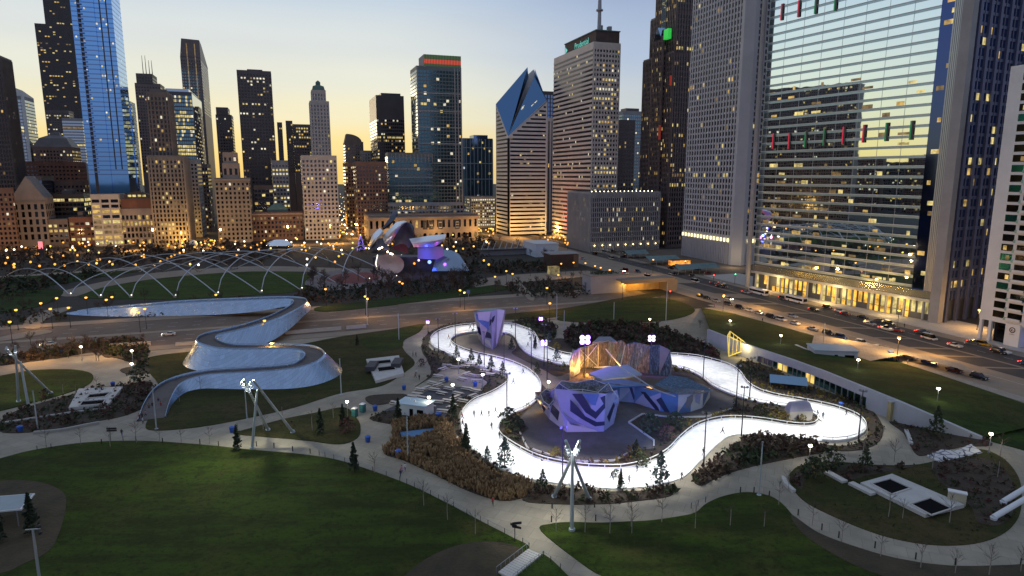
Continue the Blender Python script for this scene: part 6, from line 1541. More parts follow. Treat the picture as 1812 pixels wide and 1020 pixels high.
mb = MB(); mb.ball(at_y(760,464,393)-O, 1.1, 0, 8, 6); mb.build('stage_lamp', lamp_mat('stage_blue_light', (.06,.10,1), 9), bs); mb = MB(); mb.ball(at_y(741,461,393)-O, .6, 0, 8, 6); mb.build('stage_lamp', lamp_mat('stage_violet_light', (.45,.2,1), 8), bs)
mb = MB()
for k in range(14): mb.ball(at_y(665+1.2*abs(k-7)*.35, 452+k*2.0, 394)-O, .32, 0, 5, 4)
mb.build('rim_lamp', lamp_mat('far_white', (1,.9,.7), 3), bs)['kind'] = 'stuff'
pc = lambda px, py, y, col, pw: point(at_y(px, py, y), col, pw*.4, 1.0)
pc(712,440,401,(1,.10,.08),500); pc(704,460,391,(1,.20,.34),1100); pc(746,452,394,(.05,.08,1),3600); pc(779,454,393,(.6,.08,.8),1300); pc(688,440,396,(.10,.08,1),260); pc(668,437,392,(1,.6,.3),250)
curl(bs, O, 'dark_curl', [[(716,393,403),(728,396,402),(733,404,402)],[(722,402,402),(731,408,400),(733,416,401)],[(724,412,403),(730,418,402),(728,424,403)]], BRUSHD)
# trellis: crossing steel arches over the lawn
PIPE = pbr('trellis_pipe', (.42,.45,.50), .35, .7)
tr = thing('lawn_trellis', 'great lattice of crossing silver pipe arches over the lawn', 'trellis', G(385,522))
TO = Vector(tr.location)
feet = [(125,524),(178,527),(232,527),(310,527),(385,522),(462,519),(533,514),(604,506),(652,497),(700,492)]
SFT = [G(*p) for p in feet]; ext = SFT[1]-SFT[0]
ntr = 0
def arch(a, b_, h_, ex=.8, sk=1.0, name='pipe_arch', r=.27):
    mb = MB(); n = 22; pts = []
    for i in range(n+1):
        u = i/n; p = a.lerp(b_, u); z = h_*math.sin(math.pi*u**sk)**ex; pts.append(Vector((p.x, p.y, z))-TO)
    mb.tube(pts, r, 6); return mb.build(name, PIPE, tr, True)
NFT = [grid(*wn(p))+WV*(92 if 0 < i < 9 else 80) for i, p in enumerate(SFT)]
for i in range(len(SFT)):
    hh = (8, 11, 14, 16)[i] if i < 4 else 17
    if i+2 < len(NFT): arch(SFT[i], NFT[i+2], hh, .62, .8)
    j = i-5
    b_ = NFT[j] if j >= 0 else NFT[0]+(NFT[0]-NFT[1])*(-j)*.7
    arch(SFT[i], b_, hh*.95 if i > 1 else 10, 1.0, .95)
mb = MB()
for p in SFT: 
    mb.tube([p-TO, p-TO+Vector((0,0,1.2))], .9, 8)
mb.build('foot', pbr('foot_concrete', (.35,.34,.33), .8), tr)['kind'] = 'stuff'
mb = MB()
for p in SFT: mb.ball(p-TO+Vector((.8,-.8,1.5)), .3, 0, 5, 4)
mb.build('foot_lamp', lamp_mat('far_white', (1,.9,.7), 3), tr)['kind'] = 'stuff'
# the lawn under it, paths, seats
island('great_lawn', grass('far_lawn', (.028,.05,.008), (.045,.085,.012), (.05,.07,.015)), [(140,527),(230,530),(330,530),(450,523),(530,516),(560,505),(555,490),(520,483),(450,482),(360,487),(260,497),(180,511)], .12, 4)
for px in ([(100,520),(180,500),(280,483),(400,474),(480,472),(560,474),(640,478),(640,484),(560,482),(450,481),(360,486),(260,496),(180,510),(135,525)], [(-20,492),(60,486),(150,480),(250,474),(250,478),(150,485),(60,491),(-20,497)], [(40,580),(60,556),(120,544),(124,548),(80,566),(70,582)], [(0,605),(0,598),(70,585),(90,590)]):
    island('path', CONC, px, .13, 3)
island('seating_bowl', pbr('seat_grey', (.17,.15,.15), .9, var=.3, scale=.5), [(540,500),(560,488),(600,478),(650,476),(690,484),(700,494),(660,506),(600,514),(550,512)], .13, 4)
island('seating_bowl', pbr('seat_red', (.16,.045,.045), .9, var=.3, scale=.5), [(578,498),(600,486),(650,483),(672,490),(660,498),(620,503)], .15, 4)
island('terrace', CONC, [(840,500),(880,490),(960,484),(1040,480),(1060,486),(1000,494),(930,500),(880,512),(850,514)], .13, 3); island('terrace', CONC, [(895,490),(905,488),(940,520),(946,530),(934,530)], .14, 2)
island('far_lawn', LAWN3, [(560,545),(640,535),(760,520),(840,510),(880,505),(900,512),(830,524),(700,540),(580,552)], .13, 4)
island('far_lawn', LAWN3, [(-20,520),(60,512),(110,515),(100,530),(60,545),(-20,555)], .13, 4); island('far_lawn', LAWN3, [(-20,494),(80,488),(170,482),(250,480),(170,492),(100,504),(-20,512)], .12, 4)
# bean
p = at_y(495, 446, 505); gp = G(495,447)
bn = thing('mirror_bean', 'mirrored bean sculpture among the lamps of the far plaza', 'sculpture', (gp.x, gp.y, 0))
mb = MB(); rings = []
for i in range(15):
    t = math.pi*i/14; rr = 10.4*math.sin(t); x = -10.4*math.cos(t)
    rings.append([(x, .62*max(rr,.05)*math.cos(a*math.pi/10), 5.2+max(rr,.05)*.5*math.sin(a*math.pi/10)*(1 if math.sin(a*math.pi/10) > 0 else .85)+(2.2*math.cos(x/10.4*1.5) if math.sin(a*math.pi/10) < 0 else 0)*abs(math.sin(a*math.pi/10))) for a in range(20)])
mb.loft(rings, 0, True, True, True); mb.build('shell', mirror('chrome', (.85,.88,.92), .03, 0), bn, True)
for x in (-7, 7): mb = MB(); mb.ball((x,0,2.2), 2.3, 0, 10, 6); mb.build('lobe', MATS['chrome'], bn, True)
# christmas tree, small white pavilion
p = G(639,446); t = thing('christmas_tree', 'tall conical christmas tree with violet lights at the foot of the amber avenue', 'christmas tree', p)
mb = MB(); rn = random.Random(8); mb.loft([[(r*math.cos(a*math.pi/6), r*math.sin(a*math.pi/6), z) for a in range(12)] for z, r in ((1,3.0),(13,.2))], 0, True, True, True); mb.build('crown', NEEDLE, t)
mb = MB()
for k in range(150): u = rn.random(); a = rn.random()*6.28; r = 3.1*(1-u)+.25; mb.ball((r*math.cos(a), r*math.sin(a), 1+12*u), .2, 0, 4, 3)
mb.build('fairy_light', lamp_mat('fairy_violet', (.32,.22,1), 2.0), t)['kind'] = 'stuff'
mb = MB(); mb.ball((0,0,13.5), .6, 0, 6, 4); mb.build('star', lamp_mat('far_gold', (1,.7,.28), 5), t); mb = MB(); mb.tube([(0,0,0),(0,0,1)], .4, 6); mb.build('trunk', BARK, t)
p = G(343,441); t = thing('pavilion', 'tiny white domed kiosk at the foot of the lit street', 'kiosk', p); mb = MB(); mb.tube([(0,0,0),(0,0,4)], 3, 10); mb.build('wall', WHITEC, t); mb = MB(); mb.loft([[(r*math.cos(a*math.pi/5), r*math.sin(a*math.pi/5), z) for a in range(10)] for z, r in ((4,3.4),(6.4,2.4),(7.6,.1))]); mb.build('roof', WHITEC, t)
# video fountain glow at the far left
p = G(76,452); t = thing('video_pillar', 'small glowing pink pillar among the trees at far left', 'fountain', p); mb = MB(); mb.box(-1.8,1.8,-1.2,1.2,0,11); mb.build('tower', pbr('glass_brick', (.1,.08,.09), .4), t); mb = MB(); mb.box(-1.7,1.7,-1.3,-1.22,5,10.6); mb.build('screen', lamp_mat('screen_pink', (1,.25,.3), 1.2), t)
# dark pavilions and white screen at the top of the terrace
p = G(1010,474); t = thing('dark_pavilion', 'dark cube pavilion at the head of the terrace', 'pavilion', p, GA)
mb = MB(); mb.box(-14, 2, 0, 13, 0, 9); mb.build('wall', pbr('pav_brown', (.045,.03,.026), .8, var=.3, scale=.3), t); mb = MB(); mb.box(2.02, 5.5, 0, 13, 0, 8.5); mb.build('side_wall', pbr('pav_tan', (.12,.09,.06), .8), t)
mb = MB(); mb.box(-14.5, 6, -.5, 13.5, 9, 9.6); mb.build('roof', GREYC, t)
p = G(968,455); t = thing('white_pavilion', 'blank pale blue box behind the dark cube pavilion', 'pavilion', p, GA); mb = MB(); mb.box(-9, 9, 0, 26, 0, 9.5); mb.build('wall', pbr('pav_white', (.55,.62,.72), .7), t); mb = MB(); mb.box(-9.4, 9.4, -.4, 26.4, 9.5, 10); mb.build('roof', WHITEC, t)
# zig-zag roof of the terrace market hall
p = G(900,452); t = thing('zigzag_canopy', 'low canopy of pale zigzag struts left of the blank pale box', 'canopy', p, GA)
mb = MB(); mb.box(-22, 20, 2, 2.6, 0, 4.2); mb.build('wall', pbr('terrace_wall', (.24,.24,.26), .8), t); mb = MB(); mb.box(-22, 20, 0, 12, 4.2, 4.7); mb.build('roof', ROOF, t)
mb = MB()
for k in range(9): x = -21+k*4.7; mb.bar((x,2,4.8),(x+4.4,8,10.2),.3,.3); mb.bar((x+4.4,8,10.2),(x+5,12,4.8),.3,.3)
mb.build('strut', MULL, t)
# concrete block wall and the amber underpass
p = G(1045,521); t = thing('concrete_block_wall', 'blank concrete box wall beside the amber underpass', 'wall', p, GA)
mb = MB(); mb.box(0, 20, 0, 10, 0, 9); mb.build('wall', GREYC, t); mb = MB(); mb.box(-.2, 20.2, -.2, 10.2, 9, 9.4); mb.build('coping', CONC, t)
mb = MB(); rn = random.Random(5)
for k in range(200): leaf(mb, (rn.uniform(3,17), rn.uniform(2,8), 9.6+rn.random()), .5, rn)
mb.build('planting', LEAFG, t)
p = G(1102,521); t = thing('underpass', 'amber lit underpass opening below the avenue bridge', 'bridge', p, GA)
mb = MB(); mb.box(0, 26, 8, 8.4, 0, 6); mb.build('back_wall', pbr('underpass_tile', (.42,.30,.14), .8, var=.2, scale=.4), t); mb = MB(); mb.box(-1, 30, -.6, .2, 5.2, 7.2); mb.box(-1, 30, .2, 9, 6.4, 7.0); mb.build('beam', CONC, t); mb = MB(); mb.box(26, 32, 0, 8, 0, 6.2); mb.build('abutment', CONC, t)
q = p+NV*12+WV*4; point((q.x, q.y, 4), (1,.5,.08), 1500, 1); q = p+NV*4+WV*3; point((q.x, q.y, 4), (1,.5,.08), 1500, 1)
# glass entrance box
p = G(982,487); t = thing('entrance_box', 'small lit glass entrance box on the terrace', 'kiosk', p, GA); mb = MB(); mb.box(-3,3,0,5,0,5); mb.build('glass', lit_window('box_glow', (.75,.6,.25), .35), t); mb = MB()
for i in range(5): mb.box(-3.1+i*1.5,-2.95+i*1.5,-.1,0,0,5)
for z in (0,1.6,3.2,4.9): mb.box(-3.1,3.1,-.12,0,z,z+.12)
mb.build('frame', GREYC, t)
# low market roofs and lights by the avenue beyond the crossing
for k, (px, py, w_, d_, h_, lab) in enumerate(((1178,470,24,14,3.5,'long greenish market tent beyond the crossing'),(1238,485,30,12,3.2,'low blue grey market tent beside the granite tower'),(1130,458,18,12,3.2,'small market tent below the grey ribbed block'))):
    p = G(px, py); t = thing('market_tent', lab, 'tent', p, GA); mb = MB(); mb.loft([[(-w_/2,0,h_),(w_/2,0,h_)],[(-w_/2,d_/2,h_+2.4),(w_/2,d_/2,h_+2.4)],[(-w_/2,d_,h_),(w_/2,d_,h_)]], 0, False); mb.build('roof', pbr('tent_roof', (.13,.21,.22), .7, var=.2, scale=.4), t)
    mb = MB()
    for x in range(int(-w_/2), int(w_/2)+1, 5): mb.tube([(x,.3,0),(x,.3,h_)], .12, 5)
    mb.build('post', POLEG, t)
p = G(1206,470); t = thing('glowing_hut', 'orange glowing hut at the corner of the granite tower', 'kiosk', p, GA); mb = MB(); mb.box(-7,7,0,5,0,3.4); mb.build('front', lit_window('hut_orange', (1,.34,.05), 1.4), t); mb = MB(); mb.box(-7.5,7.5,-.5,5.5,3.4,3.9); mb.build('roof', ROOF, t)
# blue road sign
p = G(829,534); t = thing('road_sign', 'blue road sign panel on a post beside the road', 'sign', p); mb = MB(); mb.tube([(0,0,0),(0,0,5.5)], .1, 6); mb.build('post', POLEG, t); mb = MB(); mb.box(-.8,.8,-.12,-.04,3.8,5.8); mb.build('panel', pbr('sign_blue', (.03,.10,.35), .5), t)
# low barrier walls along the near edge of the road
for a, b_, lab in (((194,615),(267,611),'amber lit piece of the low roadside wall at left'),((311,613),(354,610),'short piece of the low roadside wall left of the bridge'),((505,592),(604,584),'longest pale piece of the low roadside wall right of the bridge'),((613,583),(648,580),'short pale piece of the low roadside wall above the dry lawn')):
    A, B = G(*a), G(*b_); t = thing('barrier_wall', lab, 'wall', A); mb = MB(); mb.bar(Vector((0,0,.6)), B-A+Vector((0,0,.6)), .5, 1.2); mb.build('wall', pbr('barrier_concrete', (.55,.50,.44), .8), t); mb = MB(); mb.bar(Vector((0,0,1.26)), B-A+Vector((0,0,1.26)), .62, .12); mb.build('coping', KERB, t)
# trees of the far park, bare in winter
bare = [Proto(bare_proto('bare_tree', 31+i, 9.5, '', '', 2, 6, .22, thin=1.0)) for i in range(4)]
def grove(n, px0, px1, py0, py1, label, group, sc=(.7,1.15), seed=1):
    rn = random.Random(seed)
    for k in range(n):
        px, py = rn.uniform(px0, px1), rn.uniform(py0, py1); p = G(px, py); bare[k % 4].put(p, rn.random()*6.28, label, group, rn.uniform(*sc))
grove(46, 545, 830, 492, 522, 'dark bare tree in the band between the bandshell and the road', 'bare trees between bandshell and road', seed=2)
grove(80, -20, 480, 438, 478, 'dark bare tree in the far grove left of the bandshell', 'bare trees of the far left grove', (.6,.95), seed=3)
grove(40, 640, 1000, 425, 462, 'dark bare tree behind the bandshell and terrace', 'bare trees behind the bandshell', (.6,.9), seed=4)
grove(26, 840, 1050, 480, 520, 'dark bare tree on the terrace garden', 'bare trees on the terrace garden', (.5,.8), seed=5)
grove(22, -10, 540, 532, 556, 'dark bare tree along the far side of the road by the silver ramp', 'bare trees along the far roadside', (.5,.75), seed=6)
grove(20, 20, 260, 606, 640, 'bare tree on the shrub bank before the road at left', 'bare trees on the shrub bank', (.35,.6), seed=7)
grove(26, 640, 880, 428, 440, 'dark bare tree along the avenue before the stone hall', 'bare trees before the stone hall', (.6,.9), seed=8)
grove(20, 1010, 1270, 578, 625, 'dark bushy bare tree in the bed behind the climbing complex', 'bare trees behind the climbing complex', (.3,.45), seed=9)
def hedge_mass(name, px, dens, mats, h, seed):
    cover(name, pxpoly(px, 0, 3), dens, mats, h, 9, seed)
hedge_mass('undergrowth', [(545,512),(620,508),(720,500),(830,492),(860,500),(840,512),(760,522),(640,534),(560,540),(520,536)], .10, [LEAFB, NEEDLE], (1.2,3.0), 31)
hedge_mass('undergrowth', [(-10,500),(100,490),(170,482),(180,490),(110,506),(60,520),(-10,530)], .05, [NEEDLE, LEAFB], (2,4.5), 32)
hedge_mass('undergrowth', [(-10,560),(30,552),(110,560),(150,566),(90,572),(0,580)], .08, [NEEDLE, LEAFB], (1,2.5), 33)
hedge_mass('undergrowth', [(210,552),(250,548),(320,548),(440,542),(520,538),(540,542),(440,552),(300,560),(220,562)], .10, [NEEDLE, LEAFB], (1,2.2), 34)
hedge_mass('undergrowth', [(800,470),(900,466),(960,470),(1000,480),(940,484),(860,486),(820,488)], .05, [NEEDLE, LEAFB], (2,4.5), 35)
hedge_mass('undergrowth', [(890,505),(960,500),(1040,508),(1040,524),(940,530),(900,520)], .08, [NEEDLE, LEAFB], (1.5,3), 36)
hedge_mass('grove_haze', [(-30,446),(150,444),(350,440),(480,438),(480,462),(350,470),(150,480),(-30,486)], .012, [LEAFB, TWIG], (3,7), 37)
hedge_mass('grove_haze', [(640,432),(760,428),(860,424),(880,440),(850,462),(800,452),(700,446)], .012, [LEAFB, TWIG], (3,6), 38)
# ---------------------------------------------------------------- small furniture, people, cars
STONEW = pbr('pale_stone', (.46,.45,.43), .8, var=.1, scale=.5); WOODP = pbr('bench_wood', (.40,.30,.22), .8, var=.2, scale=1); VOID = pbr('black_void', (.008,.008,.009), .9, spec=.05)
BLUEB = pbr('bin_blue', (.02,.07,.32), .5); TEALP = pbr('toilet_teal', (.03,.13,.13), .5); WHITEP = pbr('white_plastic', (.70,.70,.70), .5); PALEB = pbr('pale_blue_roof', (.42,.55,.62), .6, var=.05)
# picnic tables
t = thing('picnic_table', '', 'picnic table', (0,0,-500), 0, 'picnic tables by the ice')
mb = MB(); mb.box(-1.5,1.5,-.42,.42,.72,.80); mb.build('tabletop', pbr('table_pale', (.55,.50,.46), .7), t)
for s_ in (-1,1): mb = MB(); mb.box(-1.5,1.5,s_*.75-.16,s_*.75+.16,.42,.48); mb.build('bench', MATS['table_pale'], t)
for s_ in (-1,1): mb = MB(); mb.bar((s_*1.1,-.8,.02),(s_*1.1,.35,.72),.08,.08); mb.bar((s_*1.1,.8,.02),(s_*1.1,-.35,.72),.08,.08); mb.build('leg', POLED, t)
PT = Proto(t)
tabs = [(783,655),(791,649),(806,652),(823,651),(833,648),(825,664),(838,667),(818,673),(775,668),(765,680),(775,684),(782,698),(795,690),(811,699),(826,690),(806,706),(792,712),(776,714),(760,722),(769,692),(754,689),(744,692),(738,700),(730,705),(745,706),(786,676),(843,676),(848,668),(858,659),(868,665),(836,703),(820,712),(842,694),(700,716),(712,718),(800,722),(783,730)]
for i, (x, y) in enumerate(tabs): PT.put(G(x, y, .05), rad(-22)+R.uniform(-.25,.25) if i % 5 else rad(50), label='pale picnic table among the rows between kiosk and ice', group='picnic tables by the ice')
sheet('dark_paving', pbr('dark_paving', (.055,.058,.075), .8, var=.2, scale=.4), pxpoly([(655,740),(690,722),(735,704),(760,690),(800,684),(850,690),(866,696),(842,708),(815,724),(800,742),(770,745),(742,742),(712,727),(680,730)], 0, 2), .03)
# kiosk with flat white roof
def boxhut(name, label, cat, px, py, w, d, h, roof, wall, rz=GA, over=.3, door=True):
    p = G(px, py, 0); t = thing(name, label, cat, p, rz)
    mb = MB(); mb.box(-w/2,w/2,0,d,0,h); mb.build('wall', wall, t); mb = MB(); mb.box(-w/2-over,w/2+over,-over,d+over,h,h+.3); mb.build('roof', roof, t)
    if door: mb = MB(); mb.box(-.5,.5,-.06,-.005,.05,2.1); mb.build('door', VOID, t); mb = MB(); mb.box(w*.2,w*.42,-.06,-.005,1.1,2.1); mb.build('window', G_DARK, t)
    return t
k = boxhut('kiosk', 'pale roofed service kiosk beside the golden grass', 'kiosk', 728, 738, 8, 4.5, 3, PALEB, pbr('kiosk_wall', (.55,.60,.62), .6), rad(-20))
mb = MB(); mb.tube([(0,2,3.3),(0,2,3.9)], .3, 8); mb.tube([(-2,3,3.3),(-2,3,3.7)], .25, 8); mb.build('roof_vent', WHITEP, k)
hut = boxhut('grey_hut', 'plain grey blue service hut on the upper lawn', 'hut', 1478, 648, 13, 8, 3.2, pbr('hut_roof', (.30,.38,.43), .7, var=.08), CONCW, rad(-8)); hut.location.z = 1.6
for px, py, lab in ((628,737,'left of the two teal portable toilets'),(642,729,'right of the two teal portable toilets')):
    t = thing('portable_toilet', lab, 'portable toilet', G(px, py), rad(-20)); mb = MB(); mb.box(-.6,.6,-.6,.6,0,2.1); mb.build('cabin', TEALP, t)
    mb = MB(); mb.loft([[(-.65,-.65,2.1),(.65,-.65,2.1),(.65,.65,2.1),(-.65,.65,2.1)],[(-.4,-.4,2.35),(.4,-.4,2.35),(.4,.4,2.35),(-.4,.4,2.35)]], 0, True, False, True); mb.build('roof', WHITEP, t); mb = MB(); mb.box(-.42,.42,-.66,-.605,.1,1.9); mb.build('door', pbr('toilet_door', (.05,.20,.19), .5), t)
# blue bins
t = thing('blue_bin', '', 'bin', (0,0,-500), 0, 'blue bins'); mb = MB(); mb.loft([[(r*math.cos(a*math.pi/5), r*math.sin(a*math.pi/5), z) for a in range(10)] for z, r in ((0,.42),(1.0,.55))], 0, True, False, True); mb.build('body', BLUEB, t); mb = MB(); mb.loft([[(r*math.cos(a*math.pi/5), r*math.sin(a*math.pi/5), z) for a in range(10)] for z, r in ((1.0,.58),(1.12,.58),(1.35,.2))], 0, True, False, True); mb.build('lid', pbr('bin_lid', (.03,.10,.42), .5), t)
PB = Proto(t)
for px, py, sc, lab in ((411,765,1.45,'blue bin beside the dark cone tree at the lawn edge'),(651,782,1.5,'blue bin alone on the path fork'),(705,808,1.6,'blue bin at the corner of the golden grass'),(664,727,1.5,'blue bin in the bed behind the toilets'),(715,690,1.4,'blue bin on the path above the kiosk'),(36,764,1.5,'blue bin at the left end of the stone bench'),(1488,722,1.5,'blue bin behind the right bend of the ice'),(790,676,1.5,'blue bin at the rear of the picnic tables'),(841,684,1.5,'blue bin by the picnic tables near the ice'),(776,742,1.8,'blue bin behind the golden grass top'),(109,628,1.7,'blue bin at the plaza edge under the shrub bank'),(200,684,1.4,'blue bin by the left plaza bed')):
    PB.put(G(px, py, .05), label=lab, scale=sc*.78)
p = G(1575,636); t = thing('blue_toilet', 'tall bright blue cabin on the pavement beside the parked cars', 'cabin', p); mb = MB(); mb.box(-.7,.7,-.7,.7,0,2.6); mb.build('cabin', BLUEB, t); mb = MB(); mb.box(-.75,.75,-.75,.75,2.6,2.85); mb.build('roof', pbr('cabin_roof', (.10,.18,.5), .5), t); mb = MB(); mb.box(-.45,.45,-.76,-.71,.2,2.1); mb.build('door', pbr('cabin_door', (.03,.10,.45), .5), t)
# blue pool-like panel in the grass, blue tarp, counters
mb = MB(); q = pxpoly([(708,765),(767,758),(771,767),(712,777)], .3); O = q[0].copy(); O.z = 0; t = thing('rubber_pad', 'flat blue rubber panel in a clearing of the golden grass', 'panel', O); mb.prism([(v.x-O.x, v.y-O.y) for v in q], .15, .32); mb.build('surface', pbr('panel_blue', (.06,.17,.34), .6, var=.1), t)
p = G(1395,690); t = thing('blue_tarp', 'sloping pale blue tarp roof by the teal glazing', 'tarp', p, rad(-20)); mb = MB(); mb.face([(-5,0,1.6),(5,0,1.6),(5,5,2.6),(-5,5,2.6)]); mb.face([(-5,5,2.55),(5,5,2.55),(5,0,1.55),(-5,0,1.55)]); mb.build('cover', pbr('tarp_blue', (.20,.34,.46), .6), t); mb = MB(); 
for x, y in ((-4.8,.2),(4.8,.2),(4.8,4.8),(-4.8,4.8)): mb.tube([(x,y,0),(x,y,1.6 if y < 1 else 2.5)], .07, 5)
mb.build('post', POLEG, t)
# lit yellow frame sculpture at the head of the field house
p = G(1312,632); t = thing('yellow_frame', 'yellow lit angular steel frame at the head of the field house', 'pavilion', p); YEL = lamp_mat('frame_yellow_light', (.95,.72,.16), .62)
mb = MB(); V = [Vector(v) for v in ((-4.3,0,8.8),(-4.3,0,.2),(3.6,1,3.0),(3.6,2,.2),(-4.0,3,6.6),(2.8,4,2.6))]
for a, b_ in ((0,1),(0,2),(1,2),(2,3),(0,4),(4,5),(2,5),(1,4),(4,2)): mb.bar(V[a], V[b_], .28, .28)
for k in range(1, 6): mb.bar(V[0].lerp(V[2], k/6), V[1].lerp(V[2], k/6), .16, .16)
mb.build('frame', YEL, t); mb = MB(); mb.face([V[1]+Vector((.4,.3,.3)), V[2]+Vector((-.6,.3,-.4)), V[5], V[1]+Vector((.4,3,.3))]); mb.build('panel', pbr('frame_panel', (.45,.36,.14), .6), t)
mb = MB(); mb.box(3.8, 9.0, 1.5, 4, 0, 3.2); mb.build('lit_box', lit_window('frame_glow', (1,.74,.2), .7), t); point(p+Vector((0,-2,4)), (1,.8,.3), 900, .6)
# stone seating frames; flat black slabs put the pits' shade into colour
def stone_frame(label, quad, voids, h=.7):
    q = [G(x, y) for x, y in quad]; O = q[0].copy(); t = thing('stone_planter', label, 'stone planter', O); mb = MB(); mb.prism([(v.x-O.x, v.y-O.y) for v in q], 0, h); mb.build('slab', STONEW, t)
    for vd in voids:
        p4 = [G(x, y, h)-O for x, y in vd]; mb = MB(); mb.prism([(v.x, v.y) for v in p4], h-.2, h+.02); mb.build('pit', VOID, t)
        mb = MB(); n = len(p4)
        for i in range(n): a, b_ = p4[i], p4[(i+1)%n]; a = Vector((a.x,a.y,h+.12)); b_ = Vector((b_.x,b_.y,h+.12)); mb.bar(a, b_, .25, .22)
        mb.build('kerb', STONEW, t)
    return t
sf = stone_frame('pale stone frame with two dark slots on the dry lawn by the path', [(665,680),(715,666),(706,634),(648,641)], [[(662,640),(691,637),(693,643),(664,646)],[(667,651),(697,648),(701,655),(670,659)]], 1.0)
for px, py in ((659,656),(704,650)): mb = MB(); P0 = G(px, py)-Vector(sf.location); mb.box(P0.x-1.4,P0.x+1.4,P0.y-4,P0.y+3,.9,2.3); mb.build('side_block', pbr('block_dark', (.05,.05,.06), .7), sf)
sf2 = stone_frame('pale stone frame with two dark slots in the shrub bed at left', [(122,728),(192,722),(218,690),(140,694)], [[(158,699),(196,695),(186,703),(152,706)],[(146,711),(187,708),(181,716),(140,719)]], 1.0)
stone_frame('long pale stone frame with two black pits on the oval lawn', [(1522,861),(1637,918),(1706,900),(1578,845)], [[(1541,857),(1575,848),(1612,865),(1578,876)],[(1611,893),(1646,882),(1685,901),(1648,913)]], .8)
bx = G(1692,892); t = thing('stone_box', 'white topped concrete box beside the black pits', 'cabinet', bx, rad(-30)); mb = MB(); mb.box(-1.4,1.4,-.5,.5,0,2.3); mb.build('body', pbr('box_cream', (.42,.38,.28), .8), t); mb = MB(); mb.box(-1.5,1.5,-.6,.6,2.3,2.5); mb.build('top', WHITEP, t)
for a, b_, w_, lab in (((1462,838),(1495,856),1.4,'pale stone slab path into the oval lawn'),((1505,858),(1545,878),1.4,'second pale stone slab on the oval lawn beside the pits'),((1585,848),(1622,866),.9,'grey stone bench on the rim of the upper pit')):
    A, B = G(*a), G(*b_); t = thing('stone_slab', lab, 'slab', A); mb = MB(); mb.bar(Vector((0,0,.35)), B-A+Vector((0,0,.35)), w_, .5); mb.build('slab', STONEW, t)
def wall_line(name, label, cat, px, h, w, mat, cap=None):
    P = smooth([G(*p) for p in px], 4, False); O = P[0].copy(); t = thing(name, label, cat, O); mb = MB()
    for a, b_ in zip(P, P[1:]): mb.bar(a-O+Vector((0,0,h/2)), b_-O+Vector((0,0,h/2)), w, h)
    mb.build('seat', mat, t)
    return t
wall_line('curved_bench', 'curved white stone bench at the tip of the oval lawn', 'bench', [(1386,847),(1390,858),(1400,868),(1405,872)], .6, .8, STONEW)
wall_line('stone_bench', 'short white bench at the left end of the wall garden', 'bench', [(1603,764),(1608,776),(1612,788)], .6, .8, STONEW)
wall_line('stone_bench', 'long grey stone bench along the path at left', 'bench', [(60,768),(110,763),(150,755),(176,750)], .6, .8, pbr('bench_grey', (.28,.27,.25), .8))
wall_line('stone_kerb', 'long pale kerb wall through the shrub bed at left', 'wall', [(2,751),(60,742),(120,733),(160,728),(200,722)], .5, .5, STONEW)
wall_line('stone_bench', 'grey bench at the bed corner on the picnic path', 'bench', [(668,674),(685,668),(700,660)], .6, .8, pbr('bench_grey', (.28,.27,.25), .8))
wall_line('stone_bench', 'pale bench on the upper lawn above the field house', 'bench', [(1407,628),(1432,640)], 3.6, .9, STONEW)
wall_line('stone_bench', 'second pale bench on the upper lawn right of the mast', 'bench', [(1452,649),(1480,658)], 3.6, .9, STONEW)
wall_line('stone_bench', 'pale curved bench between the ice and the upper path', 'bench', [(902,575),(914,577),(925,580)], .6, .7, STONEW)
wall_line('stone_bench', 'second pale bench right of the curved bench behind the ice', 'bench', [(929,581),(938,584),(946,588)], .6, .7, STONEW)
# coloured art pavement
q = [G(x, y) for x, y in ((1640,808),(1662,820),(1738,803),(1718,788),(1690,800),(1665,798))]; O = q[0].copy(); t = thing('art_pavement', 'white paved artwork with dark cracks beside the wall garden', 'pavement art', O)
m, nt, b = nodes('cracked_white'); vo = nt.nodes.new('ShaderNodeTexVoronoi'); vo.feature = 'DISTANCE_TO_EDGE'; vo.inputs['Scale'].default_value = .45; tc = nt.nodes.new('ShaderNodeTexCoord'); nt.links.new(tc.outputs['Object'], vo.inputs['Vector'])
cr = nt.nodes.new('ShaderNodeValToRGB'); cr.color_ramp.elements[0].position = .03; cr.color_ramp.elements[1].position = .06; cr.color_ramp.elements[0].color = (.05,.05,.08,1); cr.color_ramp.elements[1].color = (.55,.55,.56,1); nt.links.new(vo.outputs['Distance'], cr.inputs[0]); nt.links.new(cr.outputs[0], b.inputs['Base Color']); b.inputs['Roughness'].default_value = .8
mb = MB(); mb.prism([(v.x-O.x, v.y-O.y) for v in q], .02, .30); mb.build('surface', m, t)
# pale stair at the bottom centre
A, B = G(946,980), G(893,1022); t = thing('stairs', 'pale stair between two brown mounds at the bottom edge', 'stairs', A); mb = MB(); D = B-A; n = 14
for i in range(n): mb.bar(D*(i/n)+Vector((0,0,.2+.0*i)), D*((i+.86)/n)+Vector((0,0,.2)), 2.6, .34)
mb.build('step', STONEW, t); mb = MB(); lat = Vector((-D.y, D.x, 0)).normalized()*1.6
for s_ in (-1,1):
    mb.bar(lat*s_+Vector((0,0,1.1)), lat*s_+D+Vector((0,0,1.1)), .07, .07)
    for k in range(8): mb.bar(lat*s_+D*k/7, lat*s_+D*k/7+Vector((0,0,1.1)), .07, .07)
mb.build('handrail', POLEG, t)
